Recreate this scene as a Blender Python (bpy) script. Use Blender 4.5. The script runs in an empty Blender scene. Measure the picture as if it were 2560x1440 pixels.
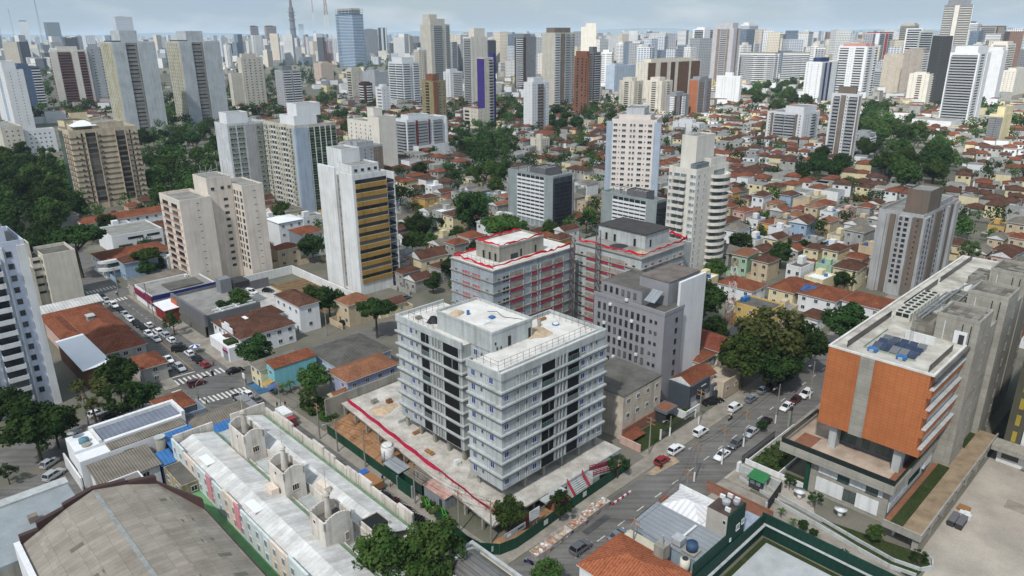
import bpy,math,random
from mathutils import Vector,Matrix
S=bpy.context.scene
COL=S.collection
rad=math.radians
# ------------------------------------------------------------------ camera
CAM_H=85.0
F_PX,PITCH,ROLL=1800.0,math.atan((720-85)/1800.0),rad(0.3)
cd=bpy.data.cameras.new('camera')
cam=bpy.data.objects.new('camera',cd);COL.objects.link(cam)
cd.sensor_width=36.0
cd.lens=36.0*F_PX/2560.0
cd.clip_start,cd.clip_end=1.0,60000.0
cam.location=(0,0,CAM_H)
fw=Vector((0,math.cos(PITCH),-math.sin(PITCH)))
up0=Vector((0,math.sin(PITCH),math.cos(PITCH)));rt0=Vector((1,0,0))
c_,s_=math.cos(ROLL),math.sin(ROLL)
rt=c_*rt0-s_*up0;upv=s_*rt0+c_*up0
cam.matrix_world=Matrix(((rt.x,upv.x,-fw.x,0),(rt.y,upv.y,-fw.y,0),(rt.z,upv.z,-fw.z,CAM_H),(0,0,0,1)))
S.camera=cam
# ------------------------------------------------------------------ sky, sun, exposure
SUN_EL,SUN_AZ=rad(52),rad(205)          # direction the light comes from, azimuth clockwise from +Y
wd=bpy.data.worlds.new('World');S.world=wd;wd.use_nodes=True
nt=wd.node_tree;nt.nodes.clear()
def N(t,kind,**kw):
    n=t.nodes.new(kind)
    for k,v in kw.items():
        if k in n.inputs:n.inputs[k].default_value=v
        else:setattr(n,k,v)
    return n
sky=N(nt,'ShaderNodeTexSky',sky_type='NISHITA',sun_disc=False,sun_elevation=SUN_EL,sun_rotation=SUN_AZ,altitude=760.0,air_density=1.0,dust_density=1.2,ozone_density=1.2)
tc=N(nt,'ShaderNodeTexCoord')
mp=N(nt,'ShaderNodeMapping');mp.inputs['Scale'].default_value=(1.0,1.0,3.5)
nz=N(nt,'ShaderNodeTexNoise');nz.inputs['Scale'].default_value=2.6;nz.inputs['Detail'].default_value=7;nz.inputs['Roughness'].default_value=.58
cr=N(nt,'ShaderNodeValToRGB');cr.color_ramp.elements[0].position=.40;cr.color_ramp.elements[1].position=.66
cr.color_ramp.elements[0].color=(.55,.55,.55,1);cr.color_ramp.elements[1].color=(.92,.92,.92,1)
mx=N(nt,'ShaderNodeMixRGB');mx.inputs['Color2'].default_value=(4.6,5.9,7.3,1)
bg=N(nt,'ShaderNodeBackground',Strength=0.075)
wo=N(nt,'ShaderNodeOutputWorld')
nt.links.new(tc.outputs['Generated'],mp.inputs['Vector']);nt.links.new(mp.outputs['Vector'],nz.inputs['Vector'])
nt.links.new(nz.outputs['Fac'],cr.inputs['Fac']);nt.links.new(cr.outputs['Color'],mx.inputs['Fac'])
nt.links.new(sky.outputs['Color'],mx.inputs['Color1'])
nz2=N(nt,'ShaderNodeTexNoise');nz2.inputs['Scale'].default_value=7.0;nz2.inputs['Detail'].default_value=8;nt.links.new(mp.outputs['Vector'],nz2.inputs['Vector'])
cr2=N(nt,'ShaderNodeMapRange');nt.links.new(nz2.outputs['Fac'],cr2.inputs[0]);cr2.inputs[1].default_value=.52;cr2.inputs[2].default_value=.72;cr2.inputs[4].default_value=.55
mx2=N(nt,'ShaderNodeMixRGB');mx2.inputs['Color2'].default_value=(9.0,9.5,10.0,1);nt.links.new(cr2.outputs[0],mx2.inputs['Fac']);nt.links.new(mx.outputs['Color'],mx2.inputs['Color1']);nt.links.new(mx2.outputs['Color'],bg.inputs['Color'])
nt.links.new(bg.outputs['Background'],wo.inputs['Surface'])
sl=bpy.data.lights.new('sun','SUN');sl.energy=4.6;sl.angle=rad(2.0);sl.color=(1.0,.97,.92)
sun=bpy.data.objects.new('sun',sl);COL.objects.link(sun)
sdir=Vector((math.sin(SUN_AZ)*math.cos(SUN_EL),math.cos(SUN_AZ)*math.cos(SUN_EL),math.sin(SUN_EL)))
sun.rotation_euler=sdir.to_track_quat('Z','Y').to_euler();sun.location=(0,0,300)
S.view_settings.view_transform='Standard';S.view_settings.look='None'
S.view_settings.exposure=0.24;S.view_settings.gamma=1.0
S.render.engine='CYCLES'
S.cycles.max_bounces=5;S.cycles.diffuse_bounces=3;S.cycles.glossy_bounces=2;S.cycles.transmission_bounces=2
S.cycles.transparent_max_bounces=6;S.cycles.volume_bounces=1;S.cycles.use_denoising=True
# ------------------------------------------------------------------ pixel <-> ground helpers (photo is 2560 x 1440)
def ray(x,y):return fw+rt*((x-1280)/F_PX)-upv*((y-720)/F_PX)
def G(x,y,z=0.0):
    r=ray(x,y);t=(z-CAM_H)/r.z
    return Vector((r.x*t,r.y*t))
def PX(p):
    v=Vector(p)-Vector((0,0,CAM_H));d=v.dot(fw)
    return (1280+F_PX*v.dot(rt)/d,720-F_PX*v.dot(upv)/d) if d > 0.1 else (-9999,-9999)
A0=rad(44);CA,SA=math.cos(A0),math.sin(A0)
def W(a,b):return Vector((a*CA-b*SA,a*SA+b*CA))
def AB(p):return (p.x*CA+p.y*SA,-p.x*SA+p.y*CA)
R=random.Random(7)
# ------------------------------------------------------------------ materials
def lin(c):
    c=c/255.0
    return c/12.92 if c <= .04045 else ((c+.055)/1.055) ** 2.4
def rgb(r,g,b):return (lin(r),lin(g),lin(b),1.0)
MATS={}
def mat(key,col,rough=.85,stain=.25,nscale=.35,spec=.25,pattern=None,metal=0.0,streak=0.0,col2=None,bump=0.0,fine=.12):
    """procedural surface: base colour broken by broad stains, fine grain, run-off streaks and an optional pattern laid out in metres"""
    if key in MATS:return MATS[key]
    m=bpy.data.materials.new(key);m.use_nodes=True;t=m.node_tree;t.nodes.clear()
    out=N(t,'ShaderNodeOutputMaterial');bs=N(t,'ShaderNodeBsdfPrincipled')
    bs.inputs['Roughness'].default_value=rough;bs.inputs['Specular IOR Level'].default_value=spec;bs.inputs['Metallic'].default_value=metal
    t.links.new(bs.outputs[0],out.inputs['Surface'])
    L=t.links.new
    co=N(t,'ShaderNodeTexCoord');geo=N(t,'ShaderNodeNewGeometry')
    cur=N(t,'ShaderNodeRGB');cur.outputs[0].default_value=col;cur=cur.outputs[0]
    h=None
    def mixmul(fac,a,colr,typ='MULTIPLY'):
        n=N(t,'ShaderNodeMixRGB',blend_type=typ)
        if isinstance(fac,float):n.inputs[0].default_value=fac
        else:L(fac,n.inputs[0])
        L(a,n.inputs[1])
        if isinstance(colr,tuple):n.inputs[2].default_value=colr
        else:L(colr,n.inputs[2])
        return n.outputs[0]
    def ramp(src,p0,p1,c0=0.0,c1=1.0):
        r=N(t,'ShaderNodeMapRange');L(src,r.inputs[0]);r.inputs[1].default_value=p0;r.inputs[2].default_value=p1
        r.inputs[3].default_value=c0;r.inputs[4].default_value=c1
        return r.outputs[0]
    uv=co.outputs['UV']
    if pattern:
        kind=pattern[0]
        if kind == 'brick':      # width, height, mortar colour, second colour, offset
            _,bw,bh,mort,c2,mr,off=pattern
            b=N(t,'ShaderNodeTexBrick',offset=off);L(uv,b.inputs['Vector'])
            b.inputs['Scale'].default_value=1.0;b.inputs['Brick Width'].default_value=bw;b.inputs['Row Height'].default_value=bh
            b.inputs['Mortar Size'].default_value=mr;b.inputs['Color1'].default_value=col;b.inputs['Color2'].default_value=c2;b.inputs['Mortar'].default_value=mort
            cur=b.outputs['Color'];h=b.outputs['Fac']
        elif kind == 'wave':     # corrugation: period, depth of the dark valleys, axis
            _,per,dk,ax=pattern
            sp=N(t,'ShaderNodeSeparateXYZ');L(uv,sp.inputs[0])
            w=N(t,'ShaderNodeMath',operation='MULTIPLY');L(sp.outputs[ax],w.inputs[0]);w.inputs[1].default_value=2*math.pi/per
            s=N(t,'ShaderNodeMath',operation='SINE');L(w.outputs[0],s.inputs[0])
            f=ramp(s.outputs[0],-1,.2,dk,0.0);h=s.outputs[0]
            cur=mixmul(f,cur,(.25,.22,.2,1))
        elif kind == 'tile':     # clay tiles: courses down the slope, patches of older tiles
            sp=N(t,'ShaderNodeSeparateXYZ');L(uv,sp.inputs[0])
            w=N(t,'ShaderNodeMath',operation='MULTIPLY');L(sp.outputs[0],w.inputs[0]);w.inputs[1].default_value=2*math.pi/pattern[1]
            s=N(t,'ShaderNodeMath',operation='SINE');L(w.outputs[0],s.inputs[0])
            n2=N(t,'ShaderNodeTexNoise');L(geo.outputs['Position'],n2.inputs['Vector']);n2.inputs['Scale'].default_value=2.3;n2.inputs['Detail'].default_value=4
            cur=mixmul(ramp(n2.outputs[0],.42,.68,0.0,.75),cur,col2 or (.55,.5,.45,1),'MULTIPLY')
            cur=mixmul(ramp(s.outputs[0],-1,.3,.45,0.0),cur,(.3,.25,.22,1));h=s.outputs[0]
        elif kind == 'lane':     # wheel tracks and repairs drawn out along the street
            mpn=N(t,'ShaderNodeMapping');mpn.inputs['Rotation'].default_value=(0,0,-pattern[1]);mpn.inputs['Scale'].default_value=(.05,1.1,1);L(uv,mpn.inputs[0])
            n2=N(t,'ShaderNodeTexNoise');L(mpn.outputs[0],n2.inputs['Vector']);n2.inputs['Scale'].default_value=1.0;n2.inputs['Detail'].default_value=5
            cur=mixmul(ramp(n2.outputs[0],.42,.62,0.0,.55),cur,(.55,.55,.56,1))
        elif kind == 'panel':    # sheets with random tones: width, height, tone spread
            _,pw,ph,spread=pattern
            mpn=N(t,'ShaderNodeMapping');mpn.inputs['Scale'].default_value=(1/pw,1/ph,1);L(uv,mpn.inputs[0])
            fl=N(t,'ShaderNodeVectorMath',operation='FLOOR');L(mpn.outputs[0],fl.inputs[0])
            wn=N(t,'ShaderNodeTexWhiteNoise',noise_dimensions='2D');L(fl.outputs[0],wn.inputs['Vector'])
            cur=mixmul(ramp(wn.outputs[0],0,1,0,spread),cur,(.35,.34,.33,1))
            fr=N(t,'ShaderNodeVectorMath',operation='FRACTION');L(mpn.outputs[0],fr.inputs[0])
            s2=N(t,'ShaderNodeSeparateXYZ');L(fr.outputs[0],s2.inputs[0])
            for k,wd_ in ((0,.05/pw),(1,.05/ph)):
                lt=N(t,'ShaderNodeMath',operation='LESS_THAN');L(s2.outputs[k],lt.inputs[0]);lt.inputs[1].default_value=wd_
                f=N(t,'ShaderNodeMath',operation='MULTIPLY');L(lt.outputs[0],f.inputs[0]);f.inputs[1].default_value=.5
                cur=mixmul(f.outputs[0],cur,(.3,.3,.3,1))
    if stain:
        n1=N(t,'ShaderNodeTexNoise');L(geo.outputs['Position'],n1.inputs['Vector']);n1.inputs['Scale'].default_value=nscale
        n1.inputs['Detail'].default_value=6;n1.inputs['Roughness'].default_value=.62
        cur=mixmul(ramp(n1.outputs[0],.36,.70,0.0,min(1,stain*1.5)),cur,col2 if (col2 and not pattern) else (.45,.43,.40,1),'MULTIPLY' if not (col2 and not pattern) else 'MIX')
    if streak:
        mpn=N(t,'ShaderNodeMapping');mpn.inputs['Scale'].default_value=(1.1,1.1,.06);L(geo.outputs['Position'],mpn.inputs[0])
        n3=N(t,'ShaderNodeTexNoise');L(mpn.outputs[0],n3.inputs['Vector']);n3.inputs['Scale'].default_value=1.0;n3.inputs['Detail'].default_value=5
        cur=mixmul(ramp(n3.outputs[0],.48,.75,0.0,streak),cur,(.42,.40,.37,1))
    if fine:
        n4=N(t,'ShaderNodeTexNoise');L(geo.outputs['Position'],n4.inputs['Vector']);n4.inputs['Scale'].default_value=3.1;n4.inputs['Detail'].default_value=3
        cur=mixmul(ramp(n4.outputs[0],.3,.7,0.0,fine*2),cur,(.6,.6,.6,1))
    L(cur,bs.inputs['Base Color'])
    if bump and h is not None:
        b=N(t,'ShaderNodeBump');b.inputs['Strength'].default_value=bump;b.inputs['Distance'].default_value=.05;L(h,b.inputs['Height']);L(b.outputs[0],bs.inputs['Normal'])
    MATS[key]=m
    return m
def flat(key,col,rough=.6,spec=.3,metal=0.0):return mat(key,col,rough,0.0,spec=spec,metal=metal,fine=.06)
def wallm(r,g,b,st=.22,sk=.35):return mat('wall_%d_%d_%d' % (r,g,b),rgb(r,g,b),.9,st,.18,.15,streak=sk)
def glassm(key,col,rough=.12):
    if key in MATS:return MATS[key]
    m=mat(key,col,rough,.5,.45,.55,fine=.3,col2=(col[0]*2.6+.004,col[1]*2.6+.005,col[2]*2.6+.006,1))
    t=m.node_tree;bs=next(n for n in t.nodes if n.type == 'BSDF_PRINCIPLED');src=bs.inputs['Base Color'].links[0].from_socket     # some panes show curtains or blinds
    oi=N(t,'ShaderNodeObjectInfo');mr=N(t,'ShaderNodeMapRange');t.links.new(oi.outputs['Random'],mr.inputs[0]);mr.inputs[1].default_value=.62;mr.inputs[2].default_value=1.0;mr.inputs[4].default_value=.75
    mx=N(t,'ShaderNodeMixRGB');t.links.new(mr.outputs[0],mx.inputs[0]);t.links.new(src,mx.inputs[1]);mx.inputs[2].default_value=(.20,.20,.19,1);t.links.new(mx.outputs[0],bs.inputs['Base Color'])
    return m
GLASS=glassm('window_glass',(.018,.022,.026,1));GLASSB=glassm('blue_film_glass',(.02,.06,.16,1),.2);GLASSG=glassm('green_glass',(.03,.06,.055,1))
GLASSL=glassm('pale_glass',(.12,.16,.18,1));BLACK=flat('black',(.012,.012,.013,1));DARK=flat('dark_grey',(.04,.042,.045,1))
WHITE=wallm(226,228,228);FRAME=flat('white_frame',(.6,.62,.63,1));ALU=flat('aluminium',(.35,.36,.37,1),.4,.5)
CONC=mat('raw_concrete',rgb(188,193,193),.92,.32,.22,.15,streak=.45);CONC2=mat('grey_concrete',rgb(160,158,148),.92,.28,.25,.15,streak=.55)
ROOFG=mat('grey_roof',rgb(150,150,146),.95,.5,.25,.1);ROOFD=mat('dark_roof',rgb(108,106,102),.95,.5,.3,.1);ROOFW=mat('white_membrane',rgb(224,222,216),.9,.36,.3,.15)
TILE=mat('clay_tiles',rgb(148,92,68),.9,.5,.3,.12,pattern=('tile',.55),col2=(.45,.36,.32,1),bump=.5)
TILE2=mat('old_clay_tiles',rgb(112,80,66),.9,.6,.3,.12,pattern=('tile',.55),col2=(.4,.34,.3,1),bump=.5)
TILE3=mat('pale_clay_tiles',rgb(158,112,86),.9,.4,.3,.12,pattern=('tile',.55),col2=(.5,.42,.38,1),bump=.5)
CORR=mat('corrugated_cement',rgb(138,132,122),.92,.45,.3,.1,pattern=('wave',.5,.55,0),bump=.6)
CORRW=mat('corrugated_metal',rgb(206,206,204),.6,.45,.3,.3,pattern=('wave',.9,.32,0),bump=.4)
METALG=mat('grey_metal_roof',rgb(146,152,158),.5,.22,.2,.35,pattern=('wave',1.0,.2,0));METALW=mat('white_metal_roof',rgb(232,235,238),.5,.08,.2,.3)
METALB=mat('blue_metal_roof',rgb(60,118,180),.5,.3,.4,.35,pattern=('wave',.8,.3,0))
ASPH=mat('asphalt',rgb(126,124,121),.93,.42,.12,.2,fine=.25,pattern=('lane',A0));ASPH2=mat('avenue_asphalt',rgb(118,117,115),.93,.42,.12,.2,fine=.25,pattern=('lane',A0+math.pi/2));PAVE=mat('pavement_concrete',rgb(158,152,142),.93,.45,.35,.15,fine=.2)
PAINTW=mat('road_paint',rgb(222,222,216),.8,.5,1.2,.2);PAINTY=mat('yellow_paint',rgb(196,152,60),.8,.55,1.1,.2)
GRASS=mat('grass',(.035,.058,.018,1),.95,.6,.5,.05,col2=(.065,.072,.03,1),fine=.5);SOIL=mat('red_soil',rgb(158,112,78),.97,.5,.5,.05,col2=rgb(178,150,120),fine=.3)
REDNET=mat('red_net',rgb(172,62,84),.8,.35,1.3,.2);REDSTRIP=mat('crimson_net',rgb(190,38,78),.8,.3,.8,.2)
HOARD=mat('green_hoarding',rgb(24,74,56),.6,.3,.5,.3,pattern=('panel',2.2,2.6,.35));GREENW=mat('dark_green_wall',rgb(22,60,50),.7,.3,.3,.25,pattern=('wave',1.1,.18,0))
BRICK=mat('hollow_brick',rgb(158,100,74),.9,.4,.5,.1,pattern=('brick',.4,.2,(.35,.33,.3,1),rgb(150,82,56),.02,.5))
WOODN=flat('timber',rgb(150,110,70));RUST=mat('rusty',rgb(120,66,44),.9,.5,.8,.2);PIPE=flat('steel_pipe',rgb(150,152,150),.35,.5,.5)
# ------------------------------------------------------------------ things and parts
def tag(o,label=None,cat=None,group=None,kind=None):
    if label:o['label']=label
    if cat:o['category']=cat
    if group:o['group']=group
    if kind:o['kind']=kind
    return o
THINGS=[]
def thing(name,label,cat,loc,rot=0.0,group=None,auto=None):
    o=bpy.data.objects.new(name,None);COL.objects.link(o);o.empty_display_size=.5
    o.location=(loc[0],loc[1],loc[2] if len(loc) > 2 else 0.0);o.rotation_euler=(0,0,rot)
    tag(o,label,cat,group)
    o_=dict(o=o,x=loc[0],y=loc[1],h=2.0,auto=auto)
    THINGS.append(o_)
    return o
def grid(name,label,cat,a,b,group=None,z=0.0):
    p=W(a,b);o=thing(name,label,cat,(p.x,p.y,z),A0,group);GO[o.name]=(a,b,z);return o
GO={}
class MB:
    def __init__(s,root=None):s.v=[];s.f=[];s.m=[];s.o=GO.get(root.name,(0,0,0)) if root is not None else (0,0,0)
    def pt(s,p):s.v.append((p[0]-s.o[0],p[1]-s.o[1],p[2]-s.o[2]));return len(s.v)-1
    def face(s,pts,m=0):s.f.append([s.pt(p) for p in pts]);s.m.append(m)
    def box(s,x0,x1,y0,y1,z0,z1,m=0,top=None):
        P=[s.pt(p) for p in ((x0,y0,z0),(x1,y0,z0),(x1,y1,z0),(x0,y1,z0),(x0,y0,z1),(x1,y0,z1),(x1,y1,z1),(x0,y1,z1))]
        for q,k in (((0,3,2,1),m),((4,5,6,7),m if top is None else top),((0,1,5,4),m),((1,2,6,5),m),((2,3,7,6),m),((3,0,4,7),m)):
            s.f.append([P[i] for i in q]);s.m.append(k)
        return s
    def prism(s,pts,z0,z1,m=0,top=None):
        n=len(pts);lo=[s.pt((p[0],p[1],z0)) for p in pts];hi=[s.pt((p[0],p[1],z1)) for p in pts]
        s.f.append(lo[::-1]);s.m.append(m);s.f.append(hi);s.m.append(m if top is None else top)
        for i in range(n):j=(i+1) % n;s.f.append([lo[i],lo[j],hi[j],hi[i]]);s.m.append(m)
        return s
    def ring(s,x0,x1,y0,y1,z0,z1,t=.2,m=0):
        s.box(x0,x1,y0,y0+t,z0,z1,m);s.box(x0,x1,y1-t,y1,z0,z1,m)
        s.box(x0,x0+t,y0+t,y1-t,z0,z1,m);s.box(x1-t,x1,y0+t,y1-t,z0,z1,m);return s
    def cyl(s,cx,cy,r,z0,z1,n=12,r1=None,m=0,top=None):
        r1=r if r1 is None else r1
        lo=[s.pt((cx+r*math.cos(6.2832*i/n),cy+r*math.sin(6.2832*i/n),z0)) for i in range(n)]
        hi=[s.pt((cx+r1*math.cos(6.2832*i/n),cy+r1*math.sin(6.2832*i/n),z1)) for i in range(n)]
        s.f.append(lo[::-1]);s.m.append(m);s.f.append(hi);s.m.append(m if top is None else top)
        for i in range(n):j=(i+1) % n;s.f.append([lo[i],lo[j],hi[j],hi[i]]);s.m.append(m)
        return s
    def tube(s,p,q,r,n=5,m=0,r1=None):
        p=Vector(p);q=Vector(q);d=q-p
        if d.length < 1e-6:return s
        d.normalize();a=d.orthogonal().normalized();b=d.cross(a);r1=r if r1 is None else r1
        lo=[s.pt(p+a*r*math.cos(6.2832*i/n)+b*r*math.sin(6.2832*i/n)) for i in range(n)]
        hi=[s.pt(q+a*r1*math.cos(6.2832*i/n)+b*r1*math.sin(6.2832*i/n)) for i in range(n)]
        s.f.append(lo[::-1]);s.m.append(m);s.f.append(hi);s.m.append(m)
        for i in range(n):j=(i+1) % n;s.f.append([lo[i],lo[j],hi[j],hi[i]]);s.m.append(m)
        return s
    def hip(s,x0,x1,y0,y1,z,h,e=.35,m=0,gable=False,under=None):
        """hipped (or gabled) solid roof with a thin eaves edge"""
        um=m if under is None else under
        x0-=e;x1 += e;y0-=e;y1 += e;t=.14
        s.box(x0,x1,y0,y1,z,z+t,um)
        z += t+.004;w,d=x1-x0,y1-y0
        B=[(x0,y0,z),(x1,y0,z),(x1,y1,z),(x0,y1,z)]
        if w >= d:
            k=0 if gable else d/2;r0=(x0+k,(y0+y1)/2,z+h);r1=(x1-k,(y0+y1)/2,z+h)
            s.face([B[0],B[1],r1,r0],m);s.face([B[2],B[3],r0,r1],m);s.face([B[3],B[0],r0],um if gable else m);s.face([B[1],B[2],r1],um if gable else m)
        else:
            k=0 if gable else w/2;r0=((x0+x1)/2,y0+k,z+h);r1=((x0+x1)/2,y1-k,z+h)
            s.face([B[1],B[2],r1,r0],m);s.face([B[3],B[0],r0,r1],m);s.face([B[0],B[1],r0],um if gable else m);s.face([B[2],B[3],r1],um if gable else m)
        return s
    def shed(s,x0,x1,y0,y1,z00,z10,z11,z01,t=.15,m=0):
        """one-slope slab; heights at the four corners"""
        P=[(x0,y0,z00),(x1,y0,z10),(x1,y1,z11),(x0,y1,z01)]
        hi=[s.pt(p) for p in P];lo=[s.pt((p[0],p[1],p[2]-t)) for p in P]
        s.f.append(hi);s.m.append(m);s.f.append(lo[::-1]);s.m.append(m)
        for i in range(4):j=(i+1) % 4;s.f.append([lo[i],lo[j],hi[j],hi[i]]);s.m.append(m)
        return s
    def mesh(s,name,mats,smooth=False):
        me=bpy.data.meshes.new(name);me.from_pydata(s.v,[],s.f)
        for m in (mats if isinstance(mats,(list,tuple)) else [mats]):me.materials.append(m)
        me.polygons.foreach_set('material_index',s.m)
        uv=me.uv_layers.new(name='UVMap').data
        z=Vector((0,0,1))
        for p in me.polygons:
            n=p.normal
            if abs(n.z) > .995:u,w=Vector((1,0,0)),Vector((0,1,0))
            else:
                u=z.cross(n).normalized();w=n.cross(u)
            for li in p.loop_indices:
                c=me.vertices[me.loops[li].vertex_index].co;uv[li].uv=(c.dot(u),c.dot(w))
        if smooth:me.polygons.foreach_set('use_smooth',[True]*len(me.polygons))
        me.update();return me
    def build(s,name,mats,parent=None,smooth=False,label=None,kind=None,cat=None,group=None):
        o=bpy.data.objects.new(name,s.mesh(name,mats,smooth));COL.objects.link(o)
        if parent is not None:o.parent=parent
        tag(o,label,cat,group,kind);return o
def place(me,name,parent,loc,rz=0.0,kind=None,label=None):
    o=bpy.data.objects.new(name,me);COL.objects.link(o);o.parent=parent;o.location=loc;o.rotation_euler=(0,0,rz)
    tag(o,label,kind=kind);return o
def dup(root,loc,rz,label=None,cat=None,group=None,scale=None,auto=None):
    """copy of a thing with copies of its parts and sub-parts (mesh data shared)"""
    r=root.copy();COL.objects.link(r);r.location=loc;r.rotation_euler=(0,0,rz)
    if scale:r.scale=scale
    tag(r,label,cat,group)
    for ch in root.children:
        c=ch.copy();COL.objects.link(c);c.parent=r
        for g in ch.children:
            d=g.copy();COL.objects.link(d);d.parent=c
    THINGS.append(dict(o=r,x=loc[0],y=loc[1],h=2.0,auto=auto))
    return r
FOOT=[]          # footprints already built on: (corner list in world xy)
def claim(pts):FOOT.append([(p[0],p[1]) for p in pts])
def claimg(a0,a1,b0,b1):claim([W(a0,b0),W(a1,b0),W(a1,b1),W(a0,b1)])
def inside(p,poly):
    x,y=p;c=False;n=len(poly);j=n-1
    for i in range(n):
        xi,yi=poly[i];xj,yj=poly[j]
        if (yi > y) != (yj > y) and x < (xj-xi)*(y-yi)/(yj-yi)+xi:c=not c
        j=i
    return c
FB=None
def taken(p):
    for q in FOOT:
        if inside(p,q):return True
    return False
# ------------------------------------------------------------------ windows (shared meshes)
WM={}
def win_mesh(w,h,glass=GLASS,frame=FRAME,mull=1,style='plain'):
    """a window facing local -Y, centred on its opening"""
    k=('win',round(w,2),round(h,2),glass.name,frame.name,mull,style)
    if k in WM:return WM[k]
    m=MB();t=min(.07,w*.08)
    m.box(-w/2+t,w/2-t,-.05,.0,-h/2+t,h/2-t,0)
    m.box(-w/2,w/2,-.08,0,h/2-t,h/2,1);m.box(-w/2,w/2,-.12,0,-h/2,-h/2+t,1)
    m.box(-w/2,-w/2+t,-.08,0,-h/2+t,h/2-t,1);m.box(w/2-t,w/2,-.08,0,-h/2+t,h/2-t,1)
    for i in range(mull):
        x=-w/2+w*(i+1)/(mull+1);m.box(x-.03,x+.03,-.075,-.05,-h/2+t,h/2-t,1)
    WM[k]=m.mesh('window',[glass,frame]);return WM[k]
# ------------------------------------------------------------------ buildings on a rectangular plan
# local frame: origin at the corner nearest the camera, +x along the right-hand face, +y along the left-hand face
def solve_h(g,yt):
    lo,hi=0.0,400.0
    for _ in range(44):
        m=(lo+hi)/2
        if PX((g.x,g.y,m))[1] > yt:lo=m
        else:hi=m
    return lo
def solve_w(g,az,h,xt):
    d=Vector((math.cos(az),math.sin(az)));lo,hi=0.5,160.0
    f=lambda w:PX((g.x+d.x*w,g.y+d.y*w,h))[0]-xt
    s=1 if f(hi) > f(lo) else-1
    for _ in range(44):
        m=(lo+hi)/2
        if f(m)*s < 0:lo=m
        else:hi=m
    return lo
EL={}
def el(key,boxes):
    if key not in EL:EL[key]=boxes
    return key
def e_win(w,h,g=0):      # material slots: 0 glass 1 frame 2 wall accent 3 dark
    t=.07
    return el(('w',w,h,g),[(-w/2+t,w/2-t,0,.05,-h/2+t,h/2-t,0),(-w/2,w/2,0,.09,h/2-t,h/2,1),(-w/2,w/2,0,.13,-h/2,-h/2+t,1),
              (-w/2,-w/2+t,0,.09,-h/2+t,h/2-t,1),(w/2-t,w/2,0,.09,-h/2+t,h/2-t,1),(-.03,.03,.05,.08,-h/2+t,h/2-t,1)])
def e_hole(w,h):return el(('h',w,h),[(-w/2,w/2,0,.05,-h/2,h/2,0)])
def e_par(w,h,d):return el(('p',w,h,d),[(-w/2,w/2,0,d,-h/2,h/2,2)])
def e_bal(w,d,fh):return el(('b',w,d,fh),[(-w/2+.1,w/2-.1,0,.06,-.4,fh-1.0,0),(-w/2,w/2,0,d,-.55,-.38,2),(-w/2,w/2,d-.12,d,-.38,.62,2),(-w/2,-w/2+.12,0,d-.12,-.38,.62,2),(w/2-.12,w/2,0,d-.12,-.38,.62,2)])
def e_balg(w,d,fh):return el(('bg',w,d,fh),[(-w/2+.1,w/2-.1,0,.06,-.4,fh-1.0,0),(-w/2,w/2,0,d,-.6,-.38,2),(-w/2,w/2,d-.06,d,-.38,.6,3),(-w/2,-w/2+.06,0,d-.06,-.38,.6,3),(w/2-.06,w/2,0,d-.06,-.38,.6,3)])
ELM={}
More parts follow.
